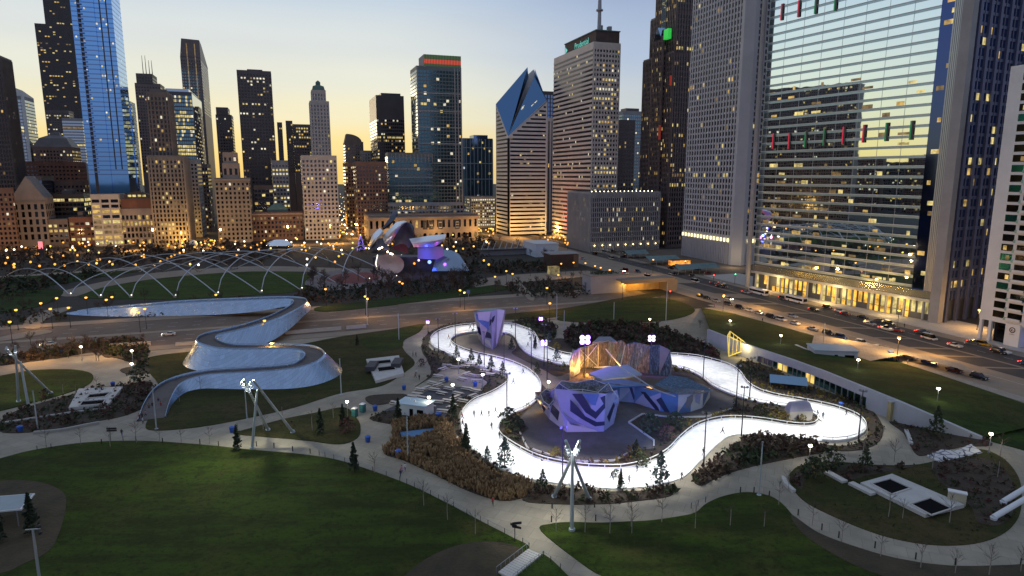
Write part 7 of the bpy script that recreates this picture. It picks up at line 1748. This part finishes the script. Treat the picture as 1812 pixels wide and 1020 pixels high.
# fence along the big lawn, sign post, short rails
def fence(label, px, h=1.1, gap=2.0, mesh=True):
    P = [G(*p) for p in px]; P = smooth(P, 5, False); O = P[0].copy(); t = thing('fence', label, 'fence', O); mb = MB(); mp = MB(); acc = 9
    for a, b_ in zip(P, P[1:]):
        mb.bar(a-O+Vector((0,0,h)), b_-O+Vector((0,0,h)), .05, .05)
        if mesh:
            for k in range(1, 4): mb.bar(a-O+Vector((0,0,h*k/4)), b_-O+Vector((0,0,h*k/4)), .025, .025)
        acc += (b_-a).length
        if acc > gap: acc = 0; mp.bar(a-O, a-O+Vector((0,0,h+.05)), .09, .09)
    mb.build('rail', POLEG, t); mp.build('post', POLED, t)['kind'] = 'stuff'
fence('thin grey mesh fence along the right edge of the big lawn', [(565,806),(600,816),(660,835),(720,857),(790,892),(850,924),(915,957)])
fence('short wooden rail at the top of the stair', [(925,962),(938,972)], 1.0, 1.5, False); fence('dark rail right of the stair beside the path', [(962,986),(984,1002),(1000,1014)], 1.0, 1.8, False)
fence('short rail at the left on the big lawn edge', [(66,797),(80,796),(96,792)], 1.0, 2.5, False); fence('short dark rail between two saplings by the sign', [(218,780),(254,780)], 1.0, 2.5, False); fence('rail along the bed by the lawn mast', [(420,757),(440,752)], 1.0, 2.5, False)
fence('rail at the lawn tip in the lower right', [(1223,900),(1243,892),(1250,888)], 1.1, 1.5, False)
fence('low rail at the left end of the hedge bed', [(1228,848),(1240,856)], .8, 1, False)
def signpost(label, px, py, h, arms):
    t = thing('sign_post', label, 'sign', G(px, py)); mb = MB(); mb.tube([(0,0,0),(0,0,h)], .07, 6); mb.build('post', POLED, t)
    for z, w_, a in arms: mb = MB(); c, s_ = math.cos(a), math.sin(a); mb.bar((-w_*.3*c,-w_*.3*s_,z),(w_*.7*c,w_*.7*s_,z),.06,.42); mb.build('panel', POLED, t)
signpost('dark finger post with two panels at the path fork', 911, 960, 3.6, [(3.4,1.6,.2),(2.8,1.6,-.4),(3.0,1.3,2.5)])
signpost('dark notice board on two panels above the big lawn', 196, 780, 3.2, [(2.9,2.2,.1),(2.4,2.2,.1)])
# bollards on the path edges
t = thing('bollard', '', 'bollard', (0,0,-500), 0, 'dark bollards'); mb = MB(); mb.tube([(0,0,0),(0,0,1.1)], .11, 8); mb.build('post', POLED, t); mb = MB(); mb.tube([(0,0,1.1),(0,0,1.2)], [.15,.05], 8); mb.build('cap', POLED, t); PBO = Proto(t)
for px, py in ((976,924),(1054,922),(977,900),(1052,898),(454,790),(485,793),(518,799),(549,803),(387,790),(354,786),(288,784),(180,786),(1310,872),(1334,872),(1361,879),(1412,912),(1454,938),(1484,952),(1548,970),(1620,990),(1690,1000),(1806,1000)): PBO.put(G(px, py), 0, 'dark waist high bollard on the path edge', 'dark bollards on the path edges')
# ---------------------------------------------------------------- trees of the near park
sap = [Proto(bare_proto('sapling', 61+i, 5.2, '', '', 1, 5, .07, BARKP, TWIG, .8)) for i in range(3)]
SAP = [(82,792),(143,787),(195,790),(242,783),(283,783),(321,784),(371,786),(663,836),(750,895),(792,920),(841,945),(984,940),(1035,942),(1079,944),(1118,944),(1117,932),(1171,924),(1230,935),(1292,930),(1352,932),(1378,893),(1437,930),(1489,960),(1558,985),(1629,1005),(1690,1015),(1750,1018),(1806,1012),(1582,818),(1527,810),(1572,915),(1597,918),(1680,925),(1765,845),(1770,806),(1395,868),(553,762),(590,740),(500,745),(466,760),(112,697),(135,700),(172,690),(318,712),(355,690),(1650,830)]
for i, (px, py) in enumerate(SAP):
    wh = 'on the left path edge' if px < 700 else ('along the fork of the paths' if px < 1130 else ('by the lower right lawn' if py > 880 else 'round the oval lawn'))
    sap[i % 3].put(G(px, py, .1), None, 'slender bare sapling planted '+wh, 'bare saplings '+wh, R.uniform(.85,1.25))
con = Proto(conifer('cone_tree', '', '', 6.0, 1.05, 5, NEEDLE, 420)); con2 = Proto(conifer('spruce', '', '', 5.5, 1.7, 6, NEEDLE2, 300)); con3 = Proto(conifer('fir', '', '', 5.0, 1.6, 7, LEAFG, 300))
for px, py, sc, lab in ((420,797,1.0,'dark cone tree beside the lawn mast'),(567,768,1.05,'left dark cone tree on the triangular bed'),(607,757,1.0,'right dark cone tree on the triangular bed'),(627,836,1.1,'dark cone tree at the fence of the big lawn'),(705,748,1.05,'dark cone tree at the corner of the kiosk'),(802,742,1.1,'dark cone tree between tables and ice'),(825,798,1.05,'dark cone tree between golden grass and ice'),(57,945,1.25,'dark cone tree on the brown mound at lower left'),(-2,960,1.2,'dark cone tree cut by the left edge'),(1047,652,.7,'dark cone tree behind the netted wall'),(632,612,.7,'small dark cone tree on the dry lawn'),(1098,866,.7,'small dark cone tree at the lower edge of the ice'),(947,618,.8,'dark cone tree right of the neck of the ice'),(1058,588,.8,'dark cone tree on the back lawn')): con.put(G(px, py, .1), None, lab, 'dark cone trees', sc)
for px, py, sc, lab in ((893,828,1.25,'blue spruce overlapping the lower left ice'),(985,640,.9,'bluish spruce behind the neck of the ice'),(862,819,.7,'small bluish spruce at the left rim of the ice'),(1168,858,1.3,'open bluish shrub tree at the lower right rim of the ice'),(972,606,.8,'greyish spruce at the violet lamp')): con2.put(G(px, py, .1), None, lab, 'blue spruces round the ice', sc)
for px, py, sc, lab in ((834,643,1.0,'green fir before the left loop, rear one'),(848,650,.9,'green fir before the left loop, middle one'),(869,656,1.0,'green fir before the left loop, front one'),(889,664,.9,'dark fir at the concave bend'),(808,634,.9,'fir at the lamp outside the left loop'),(960,868,.9,'fir in the bed behind the tripod mast'),(950,665,.9,'fir on the tan neck paving'),(1655,772,1.5,'broad fir in front of the concrete wall'),(1125,812,.9,'fir by the kerb of the rubber plaza'),(1530,832,1.1,'dark fir on the oval lawn'),(905,620,.9,'fir right of the climbing tower')): con3.put(G(px, py, .1), None, lab, 'green firs', sc)
bsh = [Proto(bush('shrub', '', '', 2.2, 1.3, 12, LEAFG)), Proto(bush('shrub', '', '', 2.2, 1.4, 13, LEAFY)), Proto(bush('shrub', '', '', 2.0, 1.3, 14, LEAFR))]
for px, py, k, sc, lab in ((985,618,1,1.1,'yellow shrub right of the violet lamp'),(1120,808,1,1.3,'yellow shrub at the lower right of the plaza'),(985,808,1,1.0,'yellow shrub at the lower kerb of the plaza'),(1372,742,1,1.2,'left yellow shrub at the white block'),(1388,745,1,1.1,'right yellow shrub at the white block'),(1418,748,1,1.0,'yellow shrub before the white block'),(900,752,0,2.0,'large green shrub at the inner bend'),(915,765,0,1.7,'green shrub left of the plaza kerb'),(1135,825,0,1.4,'green shrub at the lower inner rim'),(1345,735,0,1.3,'green shrub on the inner tip'),(80,705,2,1.3,'reddish shrub at the left lawn mast'),(185,735,2,1.6,'reddish shrub at the kerb wall'),(745,648,2,1.2,'red shrub beside the curving path'),(615,765,2,1.8,'dark red shrub on the triangular bed'),(1470,830,0,2.2,'big dark shrub at the tip of the oval'),(1440,845,0,2.0,'dark shrub behind the curved bench'),(1150,765,0,2.2,'dark shrub in the plaza notch'),(1180,780,2,2.0,'dark red shrub in the plaza notch'),(1195,760,0,2.0,'rear dark shrub in the plaza notch'),(1090,845,0,.8,'low shrub at the lower rim'),(255,700,2,2.0,'reddish shrub left of the bridge foot'),(245,675,0,2.2,'dark shrub tree left of the bridge foot')): bsh[k].put(G(px, py, .15), None, lab, None, sc)
# ---------------------------------------------------------------- people
SKIN = pbr('skin', (.36,.22,.15), .6); HAIR = pbr('dark_hair', (.02,.015,.012), .7)
CL = {'black': (.018,.018,.02), 'navy': (.02,.028,.07), 'red': (.32,.03,.03), 'grey': (.13,.13,.14), 'white': (.55,.55,.55), 'pink': (.45,.16,.25), 'blue': (.05,.12,.35), 'brown': (.10,.06,.04), 'purple': (.16,.07,.28)}
CM = {k: pbr('cloth_'+k, v, .85) for k, v in CL.items()}
def person_meshes(stride, arm, lean):
    # one continuous body: skin grown on a skeleton of joints
    V = [(0,0,.95),(0,.0,1.12),(0,lean*.3,1.42),(0,lean*.45,1.52),(0,lean*.5,1.62),(0,lean*.5,1.74)]; Rr = [.15,.14,.17,.06,.095,.085]; E_ = [(0,1),(1,2),(2,3),(3,4),(4,5)]
    def add(p, r, to): V.append(p); Rr.append(r); E_.append((to, len(V)-1)); return len(V)-1
    for s_ in (-1,1):
        a = add((s_*.20,lean*.3,1.42),.075,2); b_ = add((s_*.25,lean*.2+s_*arm*.12,1.16),.055,a); c = add((s_*.26,lean*.2+s_*arm*.32+.08,.94),.045,b_); add((s_*.26,lean*.2+s_*arm*.38+.12,.86),.04,c)
        h_ = add((s_*.10,0,.90),.105,0); k = add((s_*.10,-s_*stride*.16+.05,.50),.075,h_); f = add((s_*.10,-s_*stride*.34,.09),.05,k); add((s_*.10,-s_*stride*.34+.16,.05),.045,f)
    me = bpy.data.meshes.new('body'); me.from_pydata(V, E_, []); o = bpy.data.objects.new('body_tmp', me); COL.objects.link(o)
    md = o.modifiers.new('skin', 'SKIN'); md.use_smooth_shade = True
    for i, r in enumerate(Rr): me.skin_vertices[0].data[i].radius = (r, r*.85)
    me.skin_vertices[0].data[0].use_root = True
    sb = o.modifiers.new('sub', 'SUBSURF'); sb.levels = 1; sb.render_levels = 1
    dg = bpy.context.evaluated_depsgraph_get(); out = bpy.data.meshes.new_from_object(o.evaluated_get(dg)); out.name = 'body'
    bpy.data.objects.remove(o); bpy.data.meshes.remove(me)
    return out
BODY = [person_meshes(1,1,0), person_meshes(.35,.3,0), person_meshes(1.5,.8,.25)]
def paint(me, top, legs):
    m2 = me.copy(); m2.materials.clear()
    for k in (SKIN, CM[top], CM[legs]): m2.materials.append(k)
    for p in m2.polygons:
        z = p.center.z; x = abs(p.center.x); p.material_index = 0 if z > 1.50 or (z < .93 and x > .2) else (1 if z > .88 else 2)
    return m2
PM = {}
def person(px, py, pose, top, legs, label, group=None, rz=None, z=.05, sc=1.0):
    key = (pose, top, legs)
    if key not in PM: PM[key] = paint(BODY[pose], top, legs)
    g = G(px, py, z); o = link('person', PM[key], None, g, R.random()*6.28 if rz is None else rz); tag(o, label, 'person', group); o.scale = (sc,)*3
    if 'hair' not in PM:
        mb = MB(); mb.ball((0,-.02,1.71), .115, 0, 8, 6, .9); PM['hair'] = mb.mesh('hair', HAIR, True)
    hr = link('hair', PM['hair'], o); 
    if pose == 2: hr.location = (0,.125,0)
    return o
SK = [(839,738,'black','navy','leftmost of a row of four skaters'),(852,738,'navy','black','second of a row of four skaters'),(865,738,'grey','black','third of a row of four skaters'),(877,732,'black','grey','rear right of a row of four skaters'),(870,760,'black','black','lone crouching skater below the row of four'),(926,662,'black','navy','skater high on the concave bend'),(908,680,'navy','black','skater alone in the middle of the wide bend'),(797,615,'navy','grey','skater at the left tip of the loop'),(794,600,'red','black','skater crouched on the upper left of the loop'),(938,604,'black','navy','left skater of a cluster on the right neck'),(934,614,'blue','black','front skater of the cluster on the right neck'),(944,600,'black','black','rear skater of the cluster on the right neck'),(945,610,'navy','black','right skater of the cluster on the right neck'),(936,594,'grey','black','far skater above the cluster on the right neck'),(1278,768,'black','navy','skater alone on the lower right straight'),(1447,738,'black','black','small skater by the white block'),(1456,741,'navy','black','taller skater by the white block'),(1497,736,'black','grey','skater against the rail at the far right bend'),(1113,856,'grey','black','skater on the lower straight near the shrub'),(1152,812,'black','navy','skater leaning on the inner rail at the lower right'),(1127,836,'navy','black','skater by the inner rail above the open shrub'),(1082,848,'black','black','skater on the lower straight near the small cone tree'),(818,742,'red','navy','skater at the left outer rail in red'),(819,755,'black','navy','skater at the left outer rail in black'),(884,776,'black','navy','skater holding the inner rail end'),(1244,806,'black','grey','skater coasting by the two headed pole'),(905,582,'black','black','onlooker at the rail behind the climbing tower'),(832,582,'black','navy','left onlooker at the upper left rail'),(838,581,'red','black','right onlooker at the upper left rail')]
for px, py, a, b_, lab in SK: person(px, py, 2, a, b_, lab+', '+a+' jacket', 'skaters on the ice', z=.22)
PE = [(731,631,1,'black','black','left of two walkers in black on the curving path'),(736,632,0,'black','navy','right of two walkers in black on the curving path'),(749,643,0,'black','grey','left of two walkers lower on the curving path'),(756,642,0,'red','black','red walker lower on the curving path'),(735,669,0,'red','black','walker in red at the mouth of the picnic path'),(742,673,1,'black','black','walker in black at the mouth of the picnic path'),(737,663,1,'white','grey','walker in white at the bench of the picnic path'),(872,895,0,'red','black','lone walker in red and black on the lower path'),(1206,850,0,'black','black','dark walker leaving the ice at the lower right'),(711,838,0,'pink','purple','walker in pink by the golden grass'),(717,834,0,'white','blue','walker in white by the golden grass'),(709,845,1,'navy','grey','walker in navy by the golden grass'),(270,723,0,'black','black','walker in black on the bridge ramp'),(281,715,0,'navy','grey','walker in navy on the bridge ramp'),(285,722,0,'red','black','walker in red on the bridge ramp'),(264,726,1,'brown','black','walker in brown at the ramp side'),(247,744,1,'red','navy','walker in red in the group below the ramp'),(252,742,1,'black','black','tall walker in black in the group below the ramp'),(258,738,0,'pink','black','walker in pink in the group below the ramp'),(253,750,1,'white','black','walker in white in the group below the ramp'),(216,772,1,'black','blue','lone walker in black by the notice board'),(1264,545,0,'red','black','walker in red at the top of the upper path'),(1243,552,1,'black','navy','walker in black on the upper path'),(1349,570,1,'navy','black','person beside the parked cars in navy'),(1495,612,1,'black','black','left person of a pair by the parked cars'),(1499,610,1,'black','navy','right person of a pair by the parked cars'),(1573,640,1,'white','black','person in white by the blue cabin'),(1590,640,1,'red','black','person in red by the blue cabin'),(1606,644,1,'white','grey','person in white behind the parked cars'),(1172,585,1,'black','grey','left person behind the blue net wall'),(1178,583,1,'black','black','right person behind the blue net wall'),(1706,612,1,'white','black','person in white on the far pavement'),(1600,580,1,'black','black','person in black on the far pavement')]
for px, py, po, a, b_, lab in PE: person(px, py, po, a, b_, lab, 'people walking in the park')
# ---------------------------------------------------------------- cars and buses
TYRE = pbr('tyre', (.015,.015,.016), .8); RIM = pbr('rim', (.30,.31,.33), .35, .8); HL = lamp_mat('headlight_light', (1,.95,.8), 14); TL = lamp_mat('tail_light_light', (1,.04,.02), 10); HLO = pbr('headlight_off', (.6,.6,.62), .2); TLO = pbr('tail_light_off', (.25,.02,.02), .3)
PAINTS = {'white': (.62,.62,.62), 'silver': (.34,.36,.39), 'black': (.018,.018,.02), 'grey': (.10,.10,.11), 'blue': (.03,.07,.22), 'maroon': (.14,.02,.02), 'red': (.35,.03,.03), 'yellow': (.5,.3,.03)}
PM2 = {k: pbr('car_paint_'+k, v, .25, .2) for k, v in PAINTS.items()}
def car_meshes(kind):
    L, Wd, H_ = {'sedan': (4.7,1.8,1.45), 'suv': (4.7,1.9,1.75), 'pickup': (5.6,1.95,1.85), 'van': (5.4,2.0,2.2)}[kind]
    mb = MB(); l = L/2; w = Wd/2
    prof = [(-l,.32),(-l,.80),(-l+.15,.92),(-l*.35,.98) ,(l*.1,1.0),(l-.85 if kind != 'van' else l-.5,.98),(l-.08,.85),(l,.7),(l,.32)]
    mb.loft([[(x, y*ww, z) for x, z in prof] for y, ww in ((-1,w*.96),(-1,w),(1,w),(1,w*.96))], 0, True, True, True)
    r = {'sedan': (-l*.30,-l*.0,l*.42,l*.78), 'suv': (-l*.42,-l*.12,l*.80,l*.94), 'pickup': (-l*.35,-l*.12,l*.12,l*.22), 'van': (-l*.75,-l*.5,l*.9,l*.97)}[kind]
    # cabin: x0 windscreen foot .. x3 rear foot (front is -x)
    cb = MB(); z0, z1 = .94, H_
    b_ = [(r[0],-w*.95,z0),(r[3],-w*.95,z0),(r[3],w*.95,z0),(r[0],w*.95,z0)]; t_ = [(r[1],-w*.78,z1),(r[2],-w*.78,z1),(r[2],w*.78,z1),(r[1],w*.78,z1)]
    cb.loft([b_, t_], 0, True, False, False); rf = MB(); rf.loft([[(x,y,z1-.03) for x, y, z in t_], [(x*.98,y*.9,z1+.05) for x, y, z in t_]], 0, True, False, True)
    wh = MB(); wh.tube([(0,-.11,0),(0,.11,0)], .34, 12); rm = MB(); rm.tube([(0,-.118,0),(0,.118,0)], .2, 8)
    hl = MB(); hl.box(-.04,.04,-.26,.26,-.13,.13)
    return dict(body=mb, cabin=cb, roof=rf, wheel=wh, rim=rm, lamp=hl, L=L, W=Wd, H=H_)
CMESH = {}
def car(px, py, kind, col, label, group, rz, lights=(0,0), z=.02, pos=None):
    if kind not in CMESH:
        d_ = car_meshes(kind); CMESH[kind] = {k: (v.mesh('part', []) if isinstance(v, MB) else v) for k, v in d_.items()}
        for k, mts in (('cabin',[G_BLACK]),('wheel',[TYRE]),('rim',[RIM])):
            CMESH[kind][k].materials.clear(); CMESH[kind][k].materials.append(mts[0])
    C_ = CMESH[kind]; p = pos if pos is not None else G(px, py, z)
    t = thing('parked_car' if 'parked' in (group or '') else 'car', label, 'car', p, rz, group)
    def part(nm, base, mat, loc=(0,0,0), parent=None):
        key = (kind, base, mat.name)
        if key not in CMESH: me = C_[base].copy(); me.materials.clear(); me.materials.append(mat); me.name = nm; CMESH[key] = me
        return link(nm, CMESH[key], parent or t, loc)
    part('body', 'body', PM2[col]); part('windows', 'cabin', G_BLACK); part('roof', 'roof', PM2[col]); l, w = C_['L']/2, C_['W']/2
    for x in (-l*.62, l*.62):
        for y in (-w+.06, w-.06): wl = part('wheel', 'wheel', TYRE, (x,y,.34)); part('rim', 'rim', RIM, (0,0,0), wl)
    for y in (-w*.66, w*.66): part('headlight', 'lamp', HL if lights[0] else HLO, (-l-.01,y,.68)); part('tail_light', 'lamp', TL if lights[1] else TLO, (l+.01,y,.76))
    return t
RZW = math.atan2(WV.y, WV.x)   # facing down the avenue: -x is the nose
GP = 'cars parked along the near kerb'
PK = [(1228,527,'suv','black','farthest'),(1241,530,'sedan','black','second farthest'),(1260,535,'sedan','silver','blue tinted'),(1281,541,'suv','grey','dark'),(1303,547,'suv','black','shadowy'),(1321,552,'sedan','white','pale'),(1340,557,'sedan','silver','bright'),(1362,563,'suv','black','dark'),(1381,568,'suv','white','first of two white'),(1406,575,'sedan','white','second of two white'),(1446,584,'sedan','silver','silver'),(1470,592,'suv','black','dark'),(1494,599,'suv','blue','deep blue'),(1533,609,'suv','white','large white'),(1562,617,'sedan','white','low white'),(1595,625,'suv','black','dark'),(1628,633,'sedan','white','white'),(1661,643,'sedan','blue','bright blue'),(1707,656,'sedan','maroon','maroon'),(1750,668,'suv','black','nearest black')]
WH = ['at the far end of the row','behind the farthest car','by the top of the upper path','under the orange street lamp','opposite the far bus','between the dark ones','left of the second lane silver car','above the upper lawn middle','side by side with another white','side by side and nearer','before the grey hut','behind the pair of people','left of the large white one','the largest in the row','behind the blue cabin','hidden by the blue cabin','right of the blue cabin','at the right part of the row','second from the right','rightmost in the row']
for (px, py, kd, col, ad), wh in zip(PK, WH):
    w_, n_ = wn(G(px, py)); car(0, 0, kd, col, f"{ad} parked {'car' if kd != 'suv' else 'utility car'} {wh}", GP, RZW+R.uniform(-.03,.03), pos=grid(w_, 192.5+R.uniform(-.3,.3), .02))
GT = 'cars driving on the avenue'
for px, py, kd, col, lt, lab in ((1289,531,'suv','white',(1,0),'white car in the lane beside the parked row, far one'),(1402,562,'sedan','silver',(0,0),'silver car in the lane beside the parked row, near one'),(1146,492,'van','white',(0,0),'white van on the avenue before the crossing'),(1101,481,'sedan','white',(1,0),'white car on the avenue by the dark pavilion'),(1230,500,'van','white',(0,0),'white van in the middle of the crossing'),(1322,519,'sedan','red',(0,1),'red car with glowing tail lamps left of the far bus'),(1262,503,'sedan','grey',(0,1),'dark car with bright red lamps at the crossing'),(1273,509,'sedan','black',(0,1),'second car with bright red lamps at the crossing'),(1464,546,'suv','black',(0,1),'black car with red lamps behind the near bus'),(1486,553,'sedan','white',(0,1),'white car with red lamps before the gold lobby'),(1527,564,'sedan','black',(0,0),'dark car at the right end of the gold lobby'),(1557,571,'sedan','grey',(0,0),'grey car between dark and red lamped cars'),(1573,575,'suv','black',(0,1),'black car with red lamps by the corner fin'),(1567,584,'pickup','white',(0,1),'white flatbed truck with red lamps on the avenue'),(1588,587,'sedan','red',(0,1),'red car in front of the flatbed truck'),(1634,590,'sedan','black',(0,1),'dark car behind the white van on the avenue'),(1644,601,'van','white',(0,1),'white van with red flank lamps on the avenue'),(1724,609,'sedan','grey',(0,1),'grey car with red lamps below the apartments'),(1772,625,'pickup','white',(0,0),'white pickup truck at the right edge'),(1740,612,'suv','yellow',(0,1),'orange yellow car behind the grey one')):
    car(px, py, kd, col, lab, GT, RZW+math.pi*0+R.uniform(-.04,.04), lt)
AD = iter(('first','second','third','fourth','fifth','sixth','seventh','eighth','ninth','tenth','eleventh','twelfth','thirteenth','fourteenth'))
for k, (w_, n_, kd, col) in enumerate(((338,221,'sedan','black'),(327,226.5,'suv','grey'),(316,221,'sedan','silver'),(300,227,'sedan','white'),(290,221,'suv','black'),(272,221,'sedan','silver'),(252,227,'suv','grey'),(226,221,'sedan','black'),(214,227,'sedan','maroon'),(196,221,'suv','silver'),(178,227,'sedan','grey'),(160,221,'sedan','white'),(149,227,'suv','black'),(136,221,'sedan','blue'))):
    car(0, 0, kd, col, f'{next(AD)} car in the far lanes from the crossing on, {col}', GT, RZW, (0,1), pos=grid(w_, n_, .02))
rn = random.Random(77); GF = 'cars crowded beyond the crossing'
cols = ['white','silver','black','grey','white','red','blue']
for k in range(34):
    w_, n_ = rn.uniform(322,520), rn.choice((194,199,206,212,220,226,232,241,247,253))+rn.uniform(-1,1)
    c_ = rn.choice(cols); lt = (1,0) if n_ > 216 else (0,1)
    car(0, 0, rn.choice(('sedan','suv','sedan','van')), c_, f'small {c_} car in the far jam beyond the crossing', c_+' '+GF, RZW+(math.pi if n_ > 216 else 0), lt, pos=grid(w_, n_, .02))
for px, py, lab in ((86,612,'pale car alone on the road at left'),(299,594,'pale car alone on the road left of the bridge')): car(px, py, 'sedan', 'white', lab, 'cars on the road behind the park', math.atan2(NV.y, NV.x), (1,0))
def bus(px, py, label):
    t = thing('bus', label, 'bus', G(px, py, .02), RZW, 'white buses on the avenue'); l, w = 6.0, 1.3
    mb = MB(); mb.loft([[(x,-w,.35),(x,w,.35),(x,w,2.85),(x,w*.85,3.05),(x,-w*.85,3.05),(x,-w,2.85)] for x in (-l,l)], 0, True, True, True); mb.build('body', pbr('bus_white', (.60,.61,.62), .4), t)
    mb = MB()
    for s_ in (-1,1): mb.box(-l+.6,l-.5,s_*w*1.005-.02,s_*w*1.005+.02,1.35,2.35)
    mb.build('windows', G_BLACK, t); mb = MB(); mb.box(-l-.03,-l-.005,-w*.85,w*.85,1.2,2.6); mb.build('windscreen', G_BLACK, t); mb = MB(); mb.box(l+.005,l+.04,-w*.95,w*.95,.5,2.7); mb.build('rear_panel', pbr('bus_rear', (.25,.06,.10), .5), t)
    mb = MB(); mb.box(-l*.4,l*.2,-w*.6,w*.6,3.055,3.3); mb.build('roof_unit', GREYC, t)
    for x in (-l*.6, l*.55):
        for y in (-w+.1, w-.1): m2 = MB(); m2.tube([(0,-.14,0),(0,.14,0)], .48, 12); o = m2.build('wheel', TYRE, t); o.location = (x,y,.48)
    for y in (-w*.8, w*.8): m2 = MB(); m2.box(l+.045,l+.09,y-.2,y+.2,.7,1.1); m2.build('tail_light', TL, t)
bus(1342,521,'far white bus with dark windows on the avenue'); bus(1408,535,'near white bus with dark windows on the avenue')
# traffic lights and columns along the avenue
def signal(label, px, py, col):
    t = thing('traffic_light', label, 'traffic light', G(px, py), 0, 'traffic lights at the crossing'); mb = MB(); mb.tube([(0,0,0),(0,0,6)], .12, 6); mb.build('pole', POLED, t); mb = MB(); mb.box(-.25,.25,-.25,.25,4.6,6.1); hd = mb.build('housing', POLED, t); mb = MB(); mb.ball((0,-.3,5.6), .3, 0, 8, 5); mb.build('lens', col, hd)
GRL = lamp_mat('signal_green_light', (.1,1,.4), 6)
for px, py, c, lab in ((1300,503,GRL,'green traffic light before the mirror tower column'),(1262,505,TL,'red traffic light at the crossing'),(1212,478,GRL,'green traffic light at the granite tower corner'),(1733,566,TL,'red traffic light in front of the white apartments'),(1185,536,TL,'traffic light on the near corner of the crossing')): signal(lab, px, py, c)
